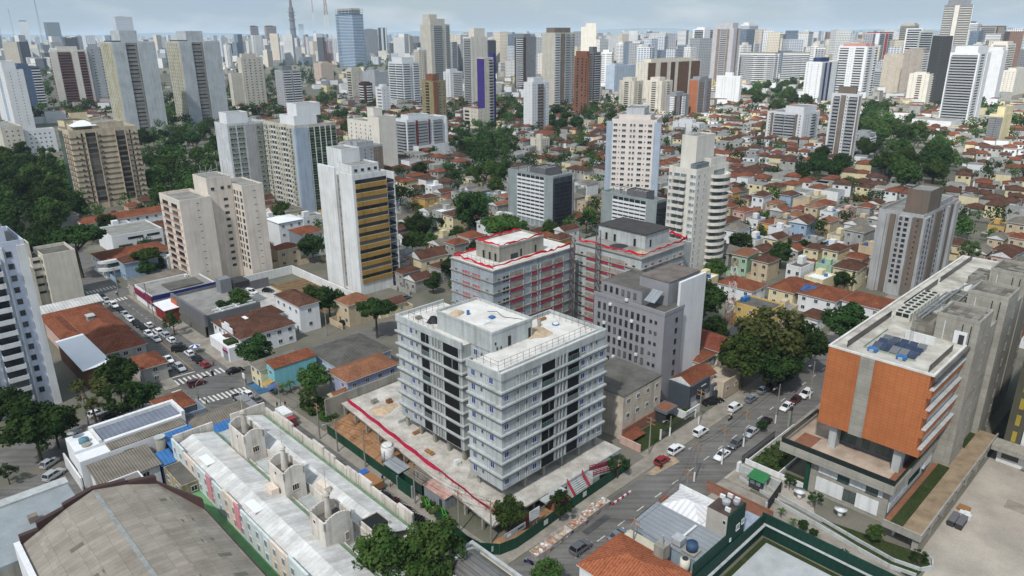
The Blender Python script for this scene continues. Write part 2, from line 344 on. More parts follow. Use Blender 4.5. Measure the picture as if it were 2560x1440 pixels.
class Tower:
    def __init__(s,name,label,xb,yb,yt,xl,xr,wall,th=44,n=12,z0=3.2,cat='tower',wl=None,wr=None,h=None,detail=False,glass=GLASS,accent=None,frame=FRAME,roof=ROOFG,group=None,parapet=1.1,auto=None,own=True):
        g=G(xb,yb);s.th=rad(th);s.g=g
        s.h=h or solve_h(g,yt)
        s.wr=wr or solve_w(g,s.th,s.h,xr);s.wl=wl or solve_w(g,s.th+math.pi/2,s.h,xl)
        s.root=thing(name,label,cat,(g.x,g.y),s.th,group,auto=auto);THINGS[-1]['h']=s.h;THINGS[-1]['x'] += s.wr/2*math.cos(s.th)-s.wl/2*math.sin(s.th);THINGS[-1]['y'] += s.wr/2*math.sin(s.th)+s.wl/2*math.cos(s.th)
        s.n=n;s.z0=z0;s.fh=(s.h-z0-.6)/n;s.items=[];s.detail=detail
        s.mats=[glass,frame,accent or wall,ALU];s.wall=wall;s.roofm=roof
        s.mb=MB();s.par=parapet
        if own:
            s.mb.box(0,s.wr,0,s.wl,0,s.h,0,top=1)
            if parapet:s.mb.ring(-.02,s.wr+.02,-.02,s.wl+.02,s.h,s.h+parapet,.25,0)
        e=1.5
        s.claim(-e,s.wr+e,-e,s.wl+e)
    def pt(s,x,y):return Vector((s.g.x+x*math.cos(s.th)-y*math.sin(s.th),s.g.y+x*math.sin(s.th)+y*math.cos(s.th)))
    def claim(s,x0,x1,y0,y1):claim([s.pt(x0,y0),s.pt(x1,y0),s.pt(x1,y1),s.pt(x0,y1)])
    # --- repeated elements. face 'R' (y = off) or 'L' (x = off); u in fractions of the face unless absolute
    def add(s,face,u,key,part='window',floors=None,zoff=1.55,off=0.0,skip=(),absu=False,z0=None,fh=None,mats=None):
        W_=s.wr if face == 'R' else s.wl
        x=u if absu else u*W_
        for i in (floors if floors is not None else range(s.n)):
            if i in skip:continue
            s.items.append((part,key,face,x,(s.z0 if z0 is None else z0)+i*(fh or s.fh)+zoff,off,mats))
        return s
    def cols(s,face,u0,u1,k,w,h,**kw):
        for i in range(k):s.add(face,u0+(u1-u0)*((i+.5)/k),e_win(w,h),**kw)
        return s
    def band(s,face,u0,u1,h,zoff=1.7,part='window',**kw):
        W_=s.wr if face == 'R' else s.wl
        return s.add(face,(u0+u1)/2,e_hole(round((u1-u0)*W_,2),h),part,zoff=zoff,**kw)
    def spandrel(s,face,u0,u1,h,d=.25,zoff=.4,**kw):
        W_=s.wr if face == 'R' else s.wl
        return s.add(face,(u0+u1)/2,e_par(round((u1-u0)*W_,2),h,d),'spandrel',zoff=zoff,**kw)
    def bal(s,face,u0,u1,d=1.2,glassy=False,**kw):
        W_=s.wr if face == 'R' else s.wl
        f=e_balg if glassy else e_bal
        kw.setdefault('zoff',.6)
        return s.add(face,(u0+u1)/2,f(round((u1-u0)*W_,2),d,round(s.fh,2)),'balcony',**kw)
    def strip(s,face,u0,u1,m,d=.2,z0=0,z1=None,name='pilaster'):
        W_=s.wr if face == 'R' else s.wl
        a,b=u0*W_,u1*W_;mb=MB();z1=z1 or s.h-.05
        if face == 'R':mb.box(a,b,-d,-.002,z0,z1)
        else:mb.box(-d,-.002,a,b,z0,z1)
        mb.build(name,m,s.root);return s
    def block(s,x0,x1,y0,y1,z0,z1,m=None,name='penthouse',top=None,par=.5,frac=True):
        if frac:x0,x1,y0,y1=x0*s.wr,x1*s.wr,y0*s.wl,y1*s.wl
        mb=MB();mb.box(x0,x1,y0,y1,z0,z1,0,top=1)
        if par:mb.ring(x0-.02,x1+.02,y0-.02,y1+.02,z1,z1+par,.2,0)
        mb.build(name,[m or s.wall,top or s.roofm],s.root);return s
    def pent(s,x0,x1,y0,y1,h,m=None,**kw):return s.block(x0,x1,y0,y1,s.h,s.h+h,m,**kw)
    def mast(s,u,v,h,r=.12):
        MB().tube((u*s.wr,v*s.wl,s.h),(u*s.wr,v*s.wl,s.h+h),r,r1=r*.4).build('antenna',ALU,s.root);return s
    def done(s,maxparts=100):
        s.mb.build('wall',[s.wall,s.roofm],s.root)
        cnt={};rest={}
        for part,key,face,x,z,off,mats in s.items:
            cnt[part]=cnt.get(part,0)+1
            ms=mats or s.mats
            if s.detail and cnt[part] <= maxparts:
                kk=(key,tuple(m.name for m in ms))
                if kk not in ELM:
                    mb=MB()
                    for a,b,d0,d1,z0,z1,m in EL[key]:mb.box(a,b,-d1,-d0,z0,z1,m)
                    ELM[kk]=mb.mesh(part,ms)
                if face == 'R':place(ELM[kk],part,s.root,(x,off-.004,z))
                else:place(ELM[kk],part,s.root,(off-.004,x,z),-math.pi/2)
            else:
                mb,mm=rest.setdefault((part,tuple(m.name for m in ms)),(MB(),ms))
                for a,b,d0,d1,z0,z1,m in EL[key]:
                    if s.detail or d1 > .2:
                        if face == 'R':mb.box(x+a,x+b,off-.004-d1,off-.004-d0,z+z0,z+z1,m)
                        else:mb.box(off-.004-d1,off-.004-d0,x+a,x+b,z+z0,z+z1,m)
                    elif face == 'R':mb.face([(x+a,off-d1,z+z0),(x+b,off-d1,z+z0),(x+b,off-d1,z+z1),(x+a,off-d1,z+z1)],m)
                    else:mb.face([(off-d1,x+b,z+z0),(off-d1,x+a,z+z0),(off-d1,x+a,z+z1),(off-d1,x+b,z+z1)],m)
        for (part,_),(mb,mm) in rest.items():mb.build(part,mm,s.root,kind='stuff')
        return s
# ------------------------------------------------------------------ the setting: ground, streets, pavements, haze
def sheet(name,pts,z,m,kind='structure',thick=0.0,**kw):
    mb=MB();P=[W(*p) for p in pts]
    if thick:mb.prism([(p.x,p.y) for p in P],z-thick,z)
    else:mb.face([(p.x,p.y,z) for p in P])
    o=mb.build(name,m,kind=kind,**kw);return o
GROUNDM=mat('city_ground',rgb(126,121,112),.96,.6,.06,.1,fine=.25,col2=rgb(92,96,78))
E_=30000.0
mb=MB()
ringr=[0,60,120,240,480,900,1800,3600,7200,15000,E_]
mb.face([(-E_,-400,0),(E_,-400,0),(E_,E_,0),(-E_,E_,0)])
mb.build('ground',GROUNDM,kind='structure')
# avenue on the left (runs along b), street on the right (runs along a)
sheet('street',[(54.6,62),(66.2,60.5),(66.2,172),(55,172)],.004,ASPH2)
sheet('avenue',[(54.0,172),(67.2,172),(66.5,262),(57.0,262)],.004,ASPH2)
sheet('cross_street',[(56.0,262),(110,262),(110,272),(10,276),(10,266)],.008,ASPH)
sheet('avenue',[(57.5,272.2),(67.5,272.2),(79,420),(70,420)],.004,ASPH)
sheet('road',[(40,57.5),(300,62.5),(300,72.2),(40,71.6)],.012,ASPH)
sheet('side_street',[(-30,158),(54.3,167),(54.3,178),(-30,173)],.008,ASPH)
sheet('side_street',[(-30,145),(22.8,146),(23,159.5),(-30,158.2)],.012,ASPH)
sheet('side_street',[(67,168),(150,168.5),(150,177),(67,178)],.008,ASPH)
def slab(name,pts,m=PAVE,z=.13):return sheet(name,pts,z,m,thick=.13)
slab('pavement',[(66.3,72.4),(112,72.4),(112,75.6),(70.6,75.6),(69.4,79),(68.6,160),(66.3,160)])
slab('pavement',[(112.1,72.5),(300,73.2),(300,77.2),(112.1,77)])
slab('pavement',[(82,54.6),(112,55.6),(112,59),(82,58.4)])
slab('pavement',[(117,54.2),(300,56.5),(300,61.6),(117,59.4)])
slab('pavement',[(67.3,178.2),(75.5,178.2),(75.5,262),(67.1,262)])
slab('pavement',[(50.5,179),(53.9,179),(56.8,262),(54,262)])
# kerb stones along the right-hand street
# lane dashes of the right-hand street, zebra crossings, stop lines
def dashes():
    k=0
    for a in range(48,296,6):
        b=65.3+(a-72)*.022
        mb=MB();P=[W(a,b-.09),W(a+2.2,b-.09),W(a+2.2,b+.09),W(a,b+.09)]
        mb.face([(p.x,p.y,.018) for p in P]);mb.build('lane_dash',PAINTW,kind='structure')
dashes()
sheet('dust_patch',[(108,70.4),(116,69.6),(117,72),(107,72)],.016,mat('road_dust',rgb(178,160,136),.95,.6,.6,.1));sheet('asphalt_patch',[(124,63.4),(134,63.6),(134,65.2),(124,65)],.016,mat('fresh_asphalt',rgb(84,84,85),.95,.4));sheet('asphalt_patch',[(84,67.8),(91,68),(91,69.4),(84,69.2)],.016,MATS['fresh_asphalt'])
def zebra(p0,p1,n,ln,w=.5,dirb=True,z=.013):
    """n bars between two grid points, each bar ln long along b (or a)"""
    mb=MB()
    for i in range(n):
        t=i/(n-1);a=p0[0]+(p1[0]-p0[0])*t;b=p0[1]+(p1[1]-p0[1])*t
        q=[(a-w/2,b),(a+w/2,b),(a+w/2,b+ln),(a-w/2,b+ln)] if dirb else [(a,b-w/2),(a+ln,b-w/2),(a+ln,b+w/2),(a,b+w/2)]
        mb.face([(W(*k).x,W(*k).y,z) for k in q])
    return mb.build('zebra_crossing',PAINTW,kind='structure')
zebra((54.9,165.2),(65.4,163.6),11,3.6);zebra((54.2,180.0),(65.8,179.0),11,3.6)
zebra((57.6,258.2),(66,258.2),9,3.2);zebra((58.2,273.5),(67,273.5),9,3.2);zebra((70,263.0),(70,271.5),8,4.0,dirb=False,z=.016)
zebra((51.2,168.6),(51.2,177),7,2.4,dirb=False,z=.016);zebra((58.6,62.6),(58.6,70.5),7,3,dirb=False,z=.02)
def line(name,p,q,w,m,z=.016):
    P,Q=W(*p),W(*q);d=(Q-P).normalized();n=Vector((-d.y,d.x))*w/2
    mb=MB();mb.face([(P.x-n.x,P.y-n.y,z),(Q.x-n.x,Q.y-n.y,z),(Q.x+n.x,Q.y+n.y,z),(P.x+n.x,P.y+n.y,z)]);return mb.build(name,m,kind='structure')
line('stop_line',(54.3,185.4),(60.2,185.0),.4,PAINTW);line('stop_line',(60.6,162.0),(66,161.4),.4,PAINTW)
line('centre_line',(60.3,186.5),(61.6,257),.16,PAINTY);line('centre_line',(60.4,100),(60.4,161),.16,PAINTY)
line('lane_line',(57.3,186),(57.5,200),.12,PAINTW)
for a in range(0,18):line('lane_dash',(64.4,186+a*4),(64.4,187.6+a*4),.12,PAINTW)
sheet('blue_pavement',[(66.6,160.2),(75,160.2),(75,168),(66.9,168)],.136,mat('blue_pavement',rgb(72,112,150),.9,.5,.4,.1),thick=.13)
# zones kept free of generated houses
claimg(50,76,55,300);claimg(40,300,53,78);claimg(-40,55,155,180);claimg(66,155,166,179)
claimg(0,76,40,170);claimg(60,190,70,160);claimg(60,235,-40,57)
HAZE=1
if HAZE:
    mb=MB();mb.box(-31000,31000,-500,31000,-1.5,190)
    hm=bpy.data.materials.new('haze_air');hm.use_nodes=True;t=hm.node_tree;t.nodes.clear()
    o_=N(t,'ShaderNodeOutputMaterial');pv=N(t,'ShaderNodeVolumePrincipled');pv.inputs['Color'].default_value=(.68,.84,1.0,1);pv.inputs['Density'].default_value=6e-5
    pv.inputs['Anisotropy'].default_value=-.1
    t.links.new(pv.outputs[0],o_.inputs['Volume'])
    mb.build('haze',hm,kind='stuff')
# an unseen cumulus added behind and above the drone, shaped by its shadow: it keeps the near streets in soft shade while the far right stands in the sun
rr=random.Random(2);cb=MB();CZ=950.0;off=sdir*(CZ/sdir.z);prof=[(-1500,-700),(900,-700),(620,250),(300,430),(150,640),(90,900),(20,1300),(-300,1700),(-1500,1700)]
from mathutils import noise
n=60;cs={};X0,X1,Y0,Y1=-1600,1000,-800,1800
def cpt(i,j,top):
    x,y=X0+(X1-X0)*i/n,Y0+(Y1-Y0)*j/n;q=noise.noise((x/210,y/210,3.0 if top else 9.0))+.5*noise.noise((x/80,y/80,1.0))
    return (x+off.x+30*q,y+off.y-30*q,CZ+(90+70*q if top else 14*q))
ins={(i,j) for i in range(n) for j in range(n) if inside((X0+(X1-X0)*(i+.5)/n,Y0+(Y1-Y0)*(j+.5)/n),prof)}
def cv(i,j,top):
    k=(i,j,top)
    if k not in cs:cs[k]=cb.pt(cpt(i,j,top))
    return cs[k]
for i,j in ins:
    c=((i,j),(i+1,j),(i+1,j+1),(i,j+1));cb.f.append([cv(a,b,1) for a,b in c]);cb.m.append(0);cb.f.append([cv(a,b,0) for a,b in c[::-1]]);cb.m.append(0)
    for k,d in enumerate(((0,-1),(1,0),(0,1),(-1,0))):
        if (i+d[0],j+d[1]) not in ins:a,b=c[k],c[(k+1) % 4];cb.f.append([cv(*a,0),cv(*b,0),cv(*b,1),cv(*a,1)]);cb.m.append(0)
me=bpy.data.meshes.new('shade_cloud');me.from_pydata(cb.v,[],cb.f);me.polygons.foreach_set('use_smooth',[True]*len(me.polygons))
cm=bpy.data.materials.new('shade_vapour');cm.use_nodes=True;t=cm.node_tree;t.nodes.clear();o_=N(t,'ShaderNodeOutputMaterial');ms=N(t,'ShaderNodeMixShader');tp=N(t,'ShaderNodeBsdfTransparent');tl=N(t,'ShaderNodeBsdfTranslucent');tl.inputs[0].default_value=(.95,.95,.95,1);ms.inputs[0].default_value=.27
t.links.new(tp.outputs[0],ms.inputs[1]);t.links.new(tl.outputs[0],ms.inputs[2]);t.links.new(ms.outputs[0],o_.inputs['Surface']);me.materials.append(cm)
o_=bpy.data.objects.new('shade_clouds',me);COL.objects.link(o_);o_['kind']='structure'
# ------------------------------------------------------------------ towers standing in the middle distance, one by one
def pxg(a,b):p=W(a,b);return PX((p.x,p.y,0))
CRM=wallm(226,216,204);CRM2=wallm(214,208,194);GRYW=wallm(178,182,186);LBLUE=wallm(176,190,206);WHT2=wallm(214,218,222,.3,.5)
OLIVE=wallm(158,146,110);TERRA=wallm(142,98,76);BRWN=wallm(104,76,56);DBRN=wallm(84,60,52);GREYD=wallm(112,112,116,.15,.25);GREYM=wallm(142,144,148)
BEIGE=wallm(206,192,168,.3,.5);BAND=wallm(128,114,98);YEL=wallm(176,142,78,.3,.5);PURP=wallm(72,58,132);NAVY=wallm(48,64,104);REDB=wallm(124,60,56);YELC=wallm(232,220,176)
SAGE=wallm(150,160,146);GREENP=wallm(52,82,44,.2,.2);STEELB=wallm(92,112,140);TAUPE=wallm(140,128,118,.3,.5);PALE=wallm(228,230,232,.12,.15);CRMW=wallm(232,226,214,.15,.25)
SLABW=mat('weathered_white_tile',rgb(196,202,206),.9,.35,.12,.15,streak=.4,col2=rgb(150,152,152));SLABY=mat('weathered_yellow_fins',rgb(200,196,176),.9,.5,.1,.15,streak=.7,col2=rgb(170,156,96))

# 1 the white and blue tower cut by the left edge
t=Tower('apartment_tower','white blue-tinted tower with dark curved balconies at the left edge',*pxg(9,191),None,None,None,wallm(206,214,230),wr=21,wl=17,h=40.5,n=13,detail=True,cat='tower',accent=wallm(222,224,226),frame=DARK)
t.cols('R',(17.0)/21,18.2/21,1,1.1,1.3);t.cols('R',9.2/21,10.4/21,1,1.1,1.3);t.cols('R',2.0/21,3.2/21,1,1.1,1.3)
for u0,u1 in ((11.6,15.6),(4.2,8.2)):
    t.bal('R',u0/21,u1/21,1.7);t.add('R',(u0+u1)/42,e_hole(3.4,2.3),zoff=1.5)
t.cols('L',.2,.8,2,1.2,1.3)
t.strip('R',19.4/21,1.0,WHITE,.5);t.strip('R',16.2/21,16.6/21,WHITE,.5);t.strip('R',.48,.53,wallm(226,230,238),.35)
t.pent(.08,.86,.1,.9,3.6);t.block(.15,.8,.15,.8,t.h+3.6,t.h+6.4);t.block(.25,.7,.2,.7,t.h+6.4,t.h+9);t.done()
MB().tube((2,2,t.h),(2,2,t.h+1),.1).build('antenna',ALU,t.root)
# 2 beige block behind it
t=Tower('apartment_block','low beige block with blank end wall beside the avenue',*pxg(46.2,267.3),None,None,None,CRM2,wr=9.4,wl=13,h=17,n=5,detail=True,roof=ROOFD,frame=DARK)
t.cols('L',.1,.5,2,1.0,1.2,part='window')
t.block(-3,0,3.5,12,0,16.2,frac=False,name='recessed_wing');t.block(-9.5,-3,1.5,11,0,13.6,frac=False,name='side_wing',top=ROOFD);t.block(-6.5,-2,6,12,13.7,21,frac=False,name='stair_tower',top=ROOFD)
for i in range(5):t.add('R',-1.5,e_win(2.0,.8),absu=True,floors=[i],off=3.5);t.add('R',-5.5,e_win(1.6,.7),absu=True,floors=[i],off=1.5) if i < 4 else None
t.done();t.claim(-11,0,0,14)
# 3 tall cream block of three volumes
t=Tower('apartment_block','cream concrete block of three volumes with blank end walls and rooftop masts',*pxg(86,251.8),None,None,None,CRM,wr=11,wl=19,h=31,n=11,detail=True,frame=DARK,roof=ROOFG,accent=wallm(206,170,150))
t.cols('L',.06,.94,2,5.0,1.5);t.spandrel('L',.05,.48,.8,.06,zoff=.6);t.spandrel('L',.52,.95,.8,.06,zoff=.6)
t.add('R',.55,e_hole(.8,.18),'vent',zoff=2.3)
hc=solve_h(W(100,256),446)
t.block(11.2,20,3,15,0,hc,frac=False,name='core_tower');t.block(20.2,28,-5,12,0,34.5,frac=False,name='end_wing')
t.add('R',17.2,e_hole(1.5,1.0),'window',absu=True,off=3,zoff=1.6);t.add('R',24.5,e_hole(.9,.18),'vent',absu=True,off=-5,zoff=2.3,floors=range(12))
for k,y in enumerate((-3.4,-.6,1.6)):t.add('L',y,e_win(1.3 if k != 1 else .8,1.5),'window',absu=True,off=20.2,zoff=1.6,floors=range(12))
for x in (13,16.5,19):t.add('R',x,e_win(1.1,1.0),'window',absu=True,off=3,floors=[11],zoff=3.4)
mb=MB()
for x,y in ((12,4),(12,9),(16,4),(16,9),(19,6)):mb.tube((x,y,hc),(x,y,hc+R.uniform(4,7)),.09)
mb.tube((12,4,hc+1),(16,9,hc+3.4),.07);mb.tube((12,9,hc+1),(16,4,hc+3.4),.07);mb.tube((12,4,hc+2),(16,4,hc+2),.07);mb.tube((12,9,hc+2),(16,9,hc+2),.07)
mb.build('antenna_frame',ALU,t.root);t.done();t.claim(-1,30,-7,22)
# 4 yellow banded tower
t=Tower('office_tower','white slab tower with mustard and black bands on one side',907,738,446,800,966,WHITE,n=12,detail=True,accent=YEL,glass=GLASS,z0=4.2,frame=DARK)
wr=t.wr
t.band('R',.03,.98,1.35,zoff=2.2);t.spandrel('R',.03,.98,1.5,.35,zoff=.62)
t.strip('L',.40,.49,wallm(150,146,140),.06,z0=1);t.add('L',.445,e_win(.9,.8))
t.strip('L',.0,.39,WHITE,.5,z0=0,z1=t.h+1.2);t.strip('L',.5,1.0,WHITE,.8,z0=0,z1=t.h+2.4)
for i in range(12):
    z=t.z0+i*t.fh;mb=MB();x0=wr;mb.box(x0,x0+3.2,.6,6,z,z+.18,0);mb.box(x0+3.1,x0+3.2,.6,6,z+.18,z+1.1,1);mb.box(x0,x0+3.1,.6,.68,z+.18,z+1.1,1);mb.box(x0+.01,x0+.05,.8,5.5,z+.2,z+2.5,1);mb.build('balcony',[WHITE,GLASS],t.root)
MB().box(wr+3.3,wr+3.6,.5,6,0,t.h).build('fin',WHITE,t.root)
t.pent(.08,.9,.12,.55,3.2,name='penthouse');t.block(.2,.75,.5,.95,t.h,t.h+7.5)
for i in range(4):t.add('R',.2+i*.2,e_win(1.1,.9),floors=[0],z0=t.h,zoff=1.9,off=.12*t.wl)
t.done()
# 5 beige striped block
t=Tower('apartment_tower','beige tower with brown floor bands and dark bay windows',212,527,333,145,342,BEIGE,n=13,detail=True,accent=BAND,frame=DARK)
t.spandrel('R',0.0,1.0,.75,.12,zoff=.35);t.spandrel('L',.0,1.0,.75,.12,zoff=.35)
for u0,u1 in ((.22,.37),(.66,.80)):t.band('R',u0,u1,1.9,zoff=1.75);t.strip('R',u0-.012,u0,BEIGE,.6);t.strip('R',u1,u1+.012,BEIGE,.6)
t.cols('R',.15,.19,1,.7,1.8,zoff=1.75);t.cols('R',.86,.90,1,.7,1.8,zoff=1.75);t.cols('L',.1,.55,3,1.1,1.4)
t.add('R',.10,e_par(.7,.5,.45),'air_conditioner',mats=[DARK,DARK,DARK,DARK],zoff=1.1);t.add('R',.43,e_par(.7,.5,.45),'air_conditioner',mats=[DARK]*4,zoff=1.1);t.add('R',.94,e_par(.7,.5,.45),'air_conditioner',mats=[DARK]*4,zoff=1.1)
t.strip('L',.62,.98,GLASSG,.15);t.pent(.36,.82,.12,.8,3.4,BEIGE);t.block(.12,.5,.4,.9,t.h,t.h+2.4,BEIGE)
mb=MB();mb.hip(t.wr*.1,t.wr*.42,t.wl*.1,t.wl*.5,t.h+2.5,2.6,m=0);mb.build('skylight',METALW,t.root);t.done()
# 6 green-windowed pair
t=Tower('apartment_tower','white-ended grey-green slab tower, left one of the green pair',597,535,316,536,664,WHT2,n=16,detail=True,frame=FRAME,accent=SAGE)
for u0,u1 in ((.04,.2),(.24,.4),(.72,.98)):t.strip('R',u0,u1,SAGE,.06);t.cols('R',u0,u1,2,1.7,1.2,off=-.07)
t.strip('R',.45,.70,wallm(176,178,180),.12);t.cols('L',.35,.65,2,.45,.5,part='vent');t.pent(.08,.62,.2,.8,5.5,PALE);t.done()
t=Tower('apartment_tower','cream slab tower with green panel rows, right one of the green pair',760,549,320,657,839,wallm(206,202,188,.3,.5),n=16,detail=True,accent=GREENP)
t.strip('R',0,.3,LBLUE,.4);t.strip('L',0,.06,LBLUE,.3)
for k in range(5):
    u=.33+k*.135;t.add('R',u+.06,e_par(round(t.wr*.115,2),1.15,.08),'panel',zoff=1.0);t.add('R',u+.06,e_hole(round(t.wr*.11,2),1.0),zoff=2.2);t.strip('R',u-.012,u+.004,WHITE,.22)
for k in range(11):
    u=.09+k*.083;t.strip('L',u-.004,u+.006,wallm(206,202,188),.3)
    if k in (2,3,6,7):t.add('L',u+.042,e_hole(round(t.wl*.06,2),1.4),zoff=1.9);t.add('L',u+.042,e_par(round(t.wl*.07,2),.9,.12),'balcony',zoff=.7,mats=[GLASS,FRAME,WHITE,ALU])
    elif k in (0,9):t.add('L',u+.04,e_par(1.6,1.1,.08),'panel',zoff=1.0);t.add('L',u+.04,e_win(1.6,1.0),zoff=2.1)
    else:t.add('L',u+.04,e_win(1.3,1.2),zoff=1.8)
t.pent(.2,.75,.25,.7,4.0,PALE);t.block(.32,.9,.3,.6,t.h+4,t.h+9.5,PALE);t.done()
# 7 the two weathered cream slab towers
for lab,xb,yb,yt,xl,xr in (('weathered white slab tower with yellowed fins beside the red-striped tower',322,347,108,249,386),('weathered white slab tower with yellowed fins standing by dark trees, nearer the centre',479,321,106,413,548)):
    t=Tower('slab_tower',lab,xb,yb,yt,xl,xr,SLABW,n=23,detail=True,frame=DARK)
    t.strip('R',0,.3,SLABW,.8);t.strip('R',.58,1.0,SLABW,.8);t.strip('R',.3,.58,wallm(150,148,146,.4,.6),.05)
    t.band('R',.31,.52,1.1,off=-.06);t.add('R',.29,e_par(1.0,.25,.5),'ledge',off=-.3,mats=[SLABW]*4)
    for k in range(7):t.strip('L',.02+k*.14,.08+k*.14,SLABY,.5);t.add('L',.11+k*.14,e_hole(round(t.wl*.05,2),1.4))
    t.pent(.25,.66,.15,.85,9.5);t.block(.05,.24,.1,.8,t.h,t.h+1.4,DARK);t.mast(.5,.5,12);t.done()
# 8 red striped
t=Tower('apartment_tower','cream tower with columns of brick-red balconies',152,266,128,121,217,CRMW,n=19,detail=True,accent=REDB)
t.bal('R',.2,.55,.9);t.bal('R',.74,.93,.9);t.bal('L',.2,.8,.7);t.strip('R',.56,.73,CRMW,.5);t.strip('R',0,.19,CRMW,.5);t.add('R',.64,e_hole(.5,.5),'vent',off=-.52)
t.pent(.2,.75,.1,.9,5);t.block(0,1.35,-.1,1.1,0,3.0,TERRA,name='podium');t.done()
t=Tower('apartment_tower','grey tower with dark window rows behind the red-balconied tower',243,260,120,214,262,GRYW,n=19,detail=False,accent=GREYM);t.cols('R',.05,.5,1,3,1.2);t.cols('R',.5,.98,1,3,1.2);t.cols('L',.1,.9,3,1.4,1.2);t.pent(.1,.6,.2,.8,4);t.done()
t=Tower('apartment_tower','white tower with small windows near the left edge',42,325,178,-25,58,PALE,n=18);t.cols('L',.1,.7,4,.9,1.0);t.cols('R',.1,.9,2,.8,.9);t.strip('L',.3,.5,LBLUE,.1);t.pent(.1,.8,.2,.8,8);t.done()
t=Tower('apartment_tower','slate blue tower with white balconies near the left edge',66,280,170,24,98,STEELB,n=15,accent=PALE);t.cols('R',.02,.45,2,2.2,1.2);t.bal('R',.62,1,1.0);t.cols('L',.1,.9,3,1,1.1);t.pent(.1,.6,.2,.7,4,STEELB);t.done()
t=Tower('apartment_block','low cream block with paired windows under the white tower at left',18,392,322,-30,56,CRM2,n=5);t.cols('R',.1,.9,3,1.2,1.1);t.done()
t=Tower('apartment_block','low white block beside trees at left',72,385,330,52,136,PALE,n=4);t.cols('R',.1,.9,5,1.2,1.1);t.done()
# 9 towers in the second row, left
t=Tower('apartment_tower','cream tower with dark window strips beside the weathered slabs',618,277,146,592,656,CRM2,n=18,detail=True);t.cols('R',.05,.95,4,2.2,1.1);t.block(-.5,0,.1,.9,0,t.h*.72,CRM2,name='side_wing');t.pent(.1,.7,.2,.8,4.5);t.done()
t=Tower('apartment_tower','grey-blue tower with white curved balconies and stepped top',716,279,178,686,751,GRYW,n=15,detail=True,accent=PALE);t.bal('R',.05,.45,1.2);t.bal('R',.55,.97,1.2);t.cols('L',.1,.9,3,1.3,1.2);t.pent(.1,.6,.15,.8,5,GREYM);t.done()
t=Tower('office_tower','tall blue glass office tower with an unfinished top',890,168,36,838,907,mat('blue_curtain_wall',rgb(84,122,158),.25,.35,.02,.5,pattern=('panel',3.0,3.6,.45)),n=34,accent=PALE,glass=GLASSB);t.spandrel('R',0,1,.8,.1);t.spandrel('L',0,1,.8,.1)
t.block(0,1,0,1,t.h+5,t.h+5.8,CONC,name='slab',par=0);t.block(0,1,0,1,t.h+11,t.h+11.8,CONC,name='slab',par=0);t.block(.1,.9,.1,.9,t.h,t.h+16,GREYM,name='core',par=0)
mb=MB()
for i in range(6):
    for f in (0,1):mb.box(t.wr*i/5*.98,t.wr*i/5*.98+.8,t.wl*f*.98,t.wl*f*.98+.8,t.h,t.h+16);mb.box(t.wr*f*.98,t.wr*f*.98+.8,t.wl*i/5*.98,t.wl*i/5*.98+.8,t.h,t.h+16)
mb.build('column',CONC,t.root,kind='stuff');t.done()
LIST=[]
def T(name,label,xb,yb,yt,xl,xr,wall,n,Rf='',Lf='',pent=None,th=44,accent=None,strips=(),detail=False,mast=0,roof=ROOFG,pm=None,glass=GLASS,pent2=None):
    """Rf/Lf: facade strings, items split by blanks. w3@.1-.9x1.4x1.2 window columns, b@0-1x1.2 balcony stack, g@.. glazed balconies, d@.1-.4x1.3 dark bands, s@0-1x.8 spandrels, h3@.. bare openings"""
    t=Tower(name,label,xb,yb,yt,xl,xr,wall,th=th,n=n,accent=accent,detail=detail,roof=roof,glass=glass)
    for face,spec in (('R',Rf),('L',Lf)):
        for it in spec.split():
            k,rest=it.split('@');q=rest.split('x');u0,u1=(float(v) for v in q[0].split('-'));v=[float(z) for z in q[1:]]
            c=k[0];m=int(k[1:] or 1)
            if c == 'w':t.cols(face,u0,u1,m,v[0],v[1])
            elif c == 'h':
                for i in range(m):t.add(face,u0+(u1-u0)*(i+.5)/m,e_hole(v[0],v[1]))
            elif c in 'bg':
                for i in range(m):a=u0+(u1-u0)*i/m;t.bal(face,a,a+(u1-u0)/m*.94,v[0] if v else 1.1,glassy=c == 'g')
            elif c == 'd':t.band(face,u0,u1,v[0] if v else 1.2)
            elif c == 's':t.spandrel(face,u0,u1,v[0] if v else .9,v[1] if len(v) > 1 else .2)
    for face,u0,u1,m,d in strips:t.strip(face,u0,u1,m,d)
    if pent:t.pent(*pent,m=pm)
    if pent2:x0,x1,y0,y1,z,h=pent2;t.block(x0,x1,y0,y1,t.h+z,t.h+z+h,pm or wall)
    if mast:t.mast(.5,.5,mast)
    t.done();return t
AT,OT,AB_='apartment_tower','office_tower','apartment_block'
T(AT,'white tower with grey balcony strips on the wooded rise',890,166,92,874,921,PALE,18,'s@.25-.75x1.1x.8 d@.25-.75','w1@.2-.8x1x1',(.1,.6,.2,.8,6),accent=PALE)
T(OT,'plain dark grey tower right of the blue glass tower',914,140,74,905,944,GREYM,22,'h5@.03-.97x1.2x1.6','',(.2,.7,.2,.8,3))
T(OT,'slim charcoal tower with pale fins on the skyline',950,138,70,945,966,DARK,22,'','',None,strips=(('R',.3,.55,PALE,.5),('R',.8,.95,PALE,.5)))
T(AT,'tallest cream tower with glazed balcony bays and a stepped top',1082,218,62,1050,1124,CRM2,28,'w1@.02-.12x1x1.2 g@.16-.62x1.6 w1@.66-.74x1x1.2 g@.78-.98x1.4','w3@.1-.9x1.1x1.2',(.05,.8,.1,.85,9),accent=CRM2,detail=True,glass=GLASSL,pent2=(.1,.5,.3,.9,9,7),mast=6)
T(AT,'white tower wrapped in wide white balconies in the centre',1012,270,158,970,1048,PALE,17,'b@.02-.45x1.4 w1@.48-.6x1x1.2 b@.62-.98x1.3','b2@.02-.98x1.4',(.1,.8,.15,.85,6),accent=PALE,detail=True,glass=GLASSL)
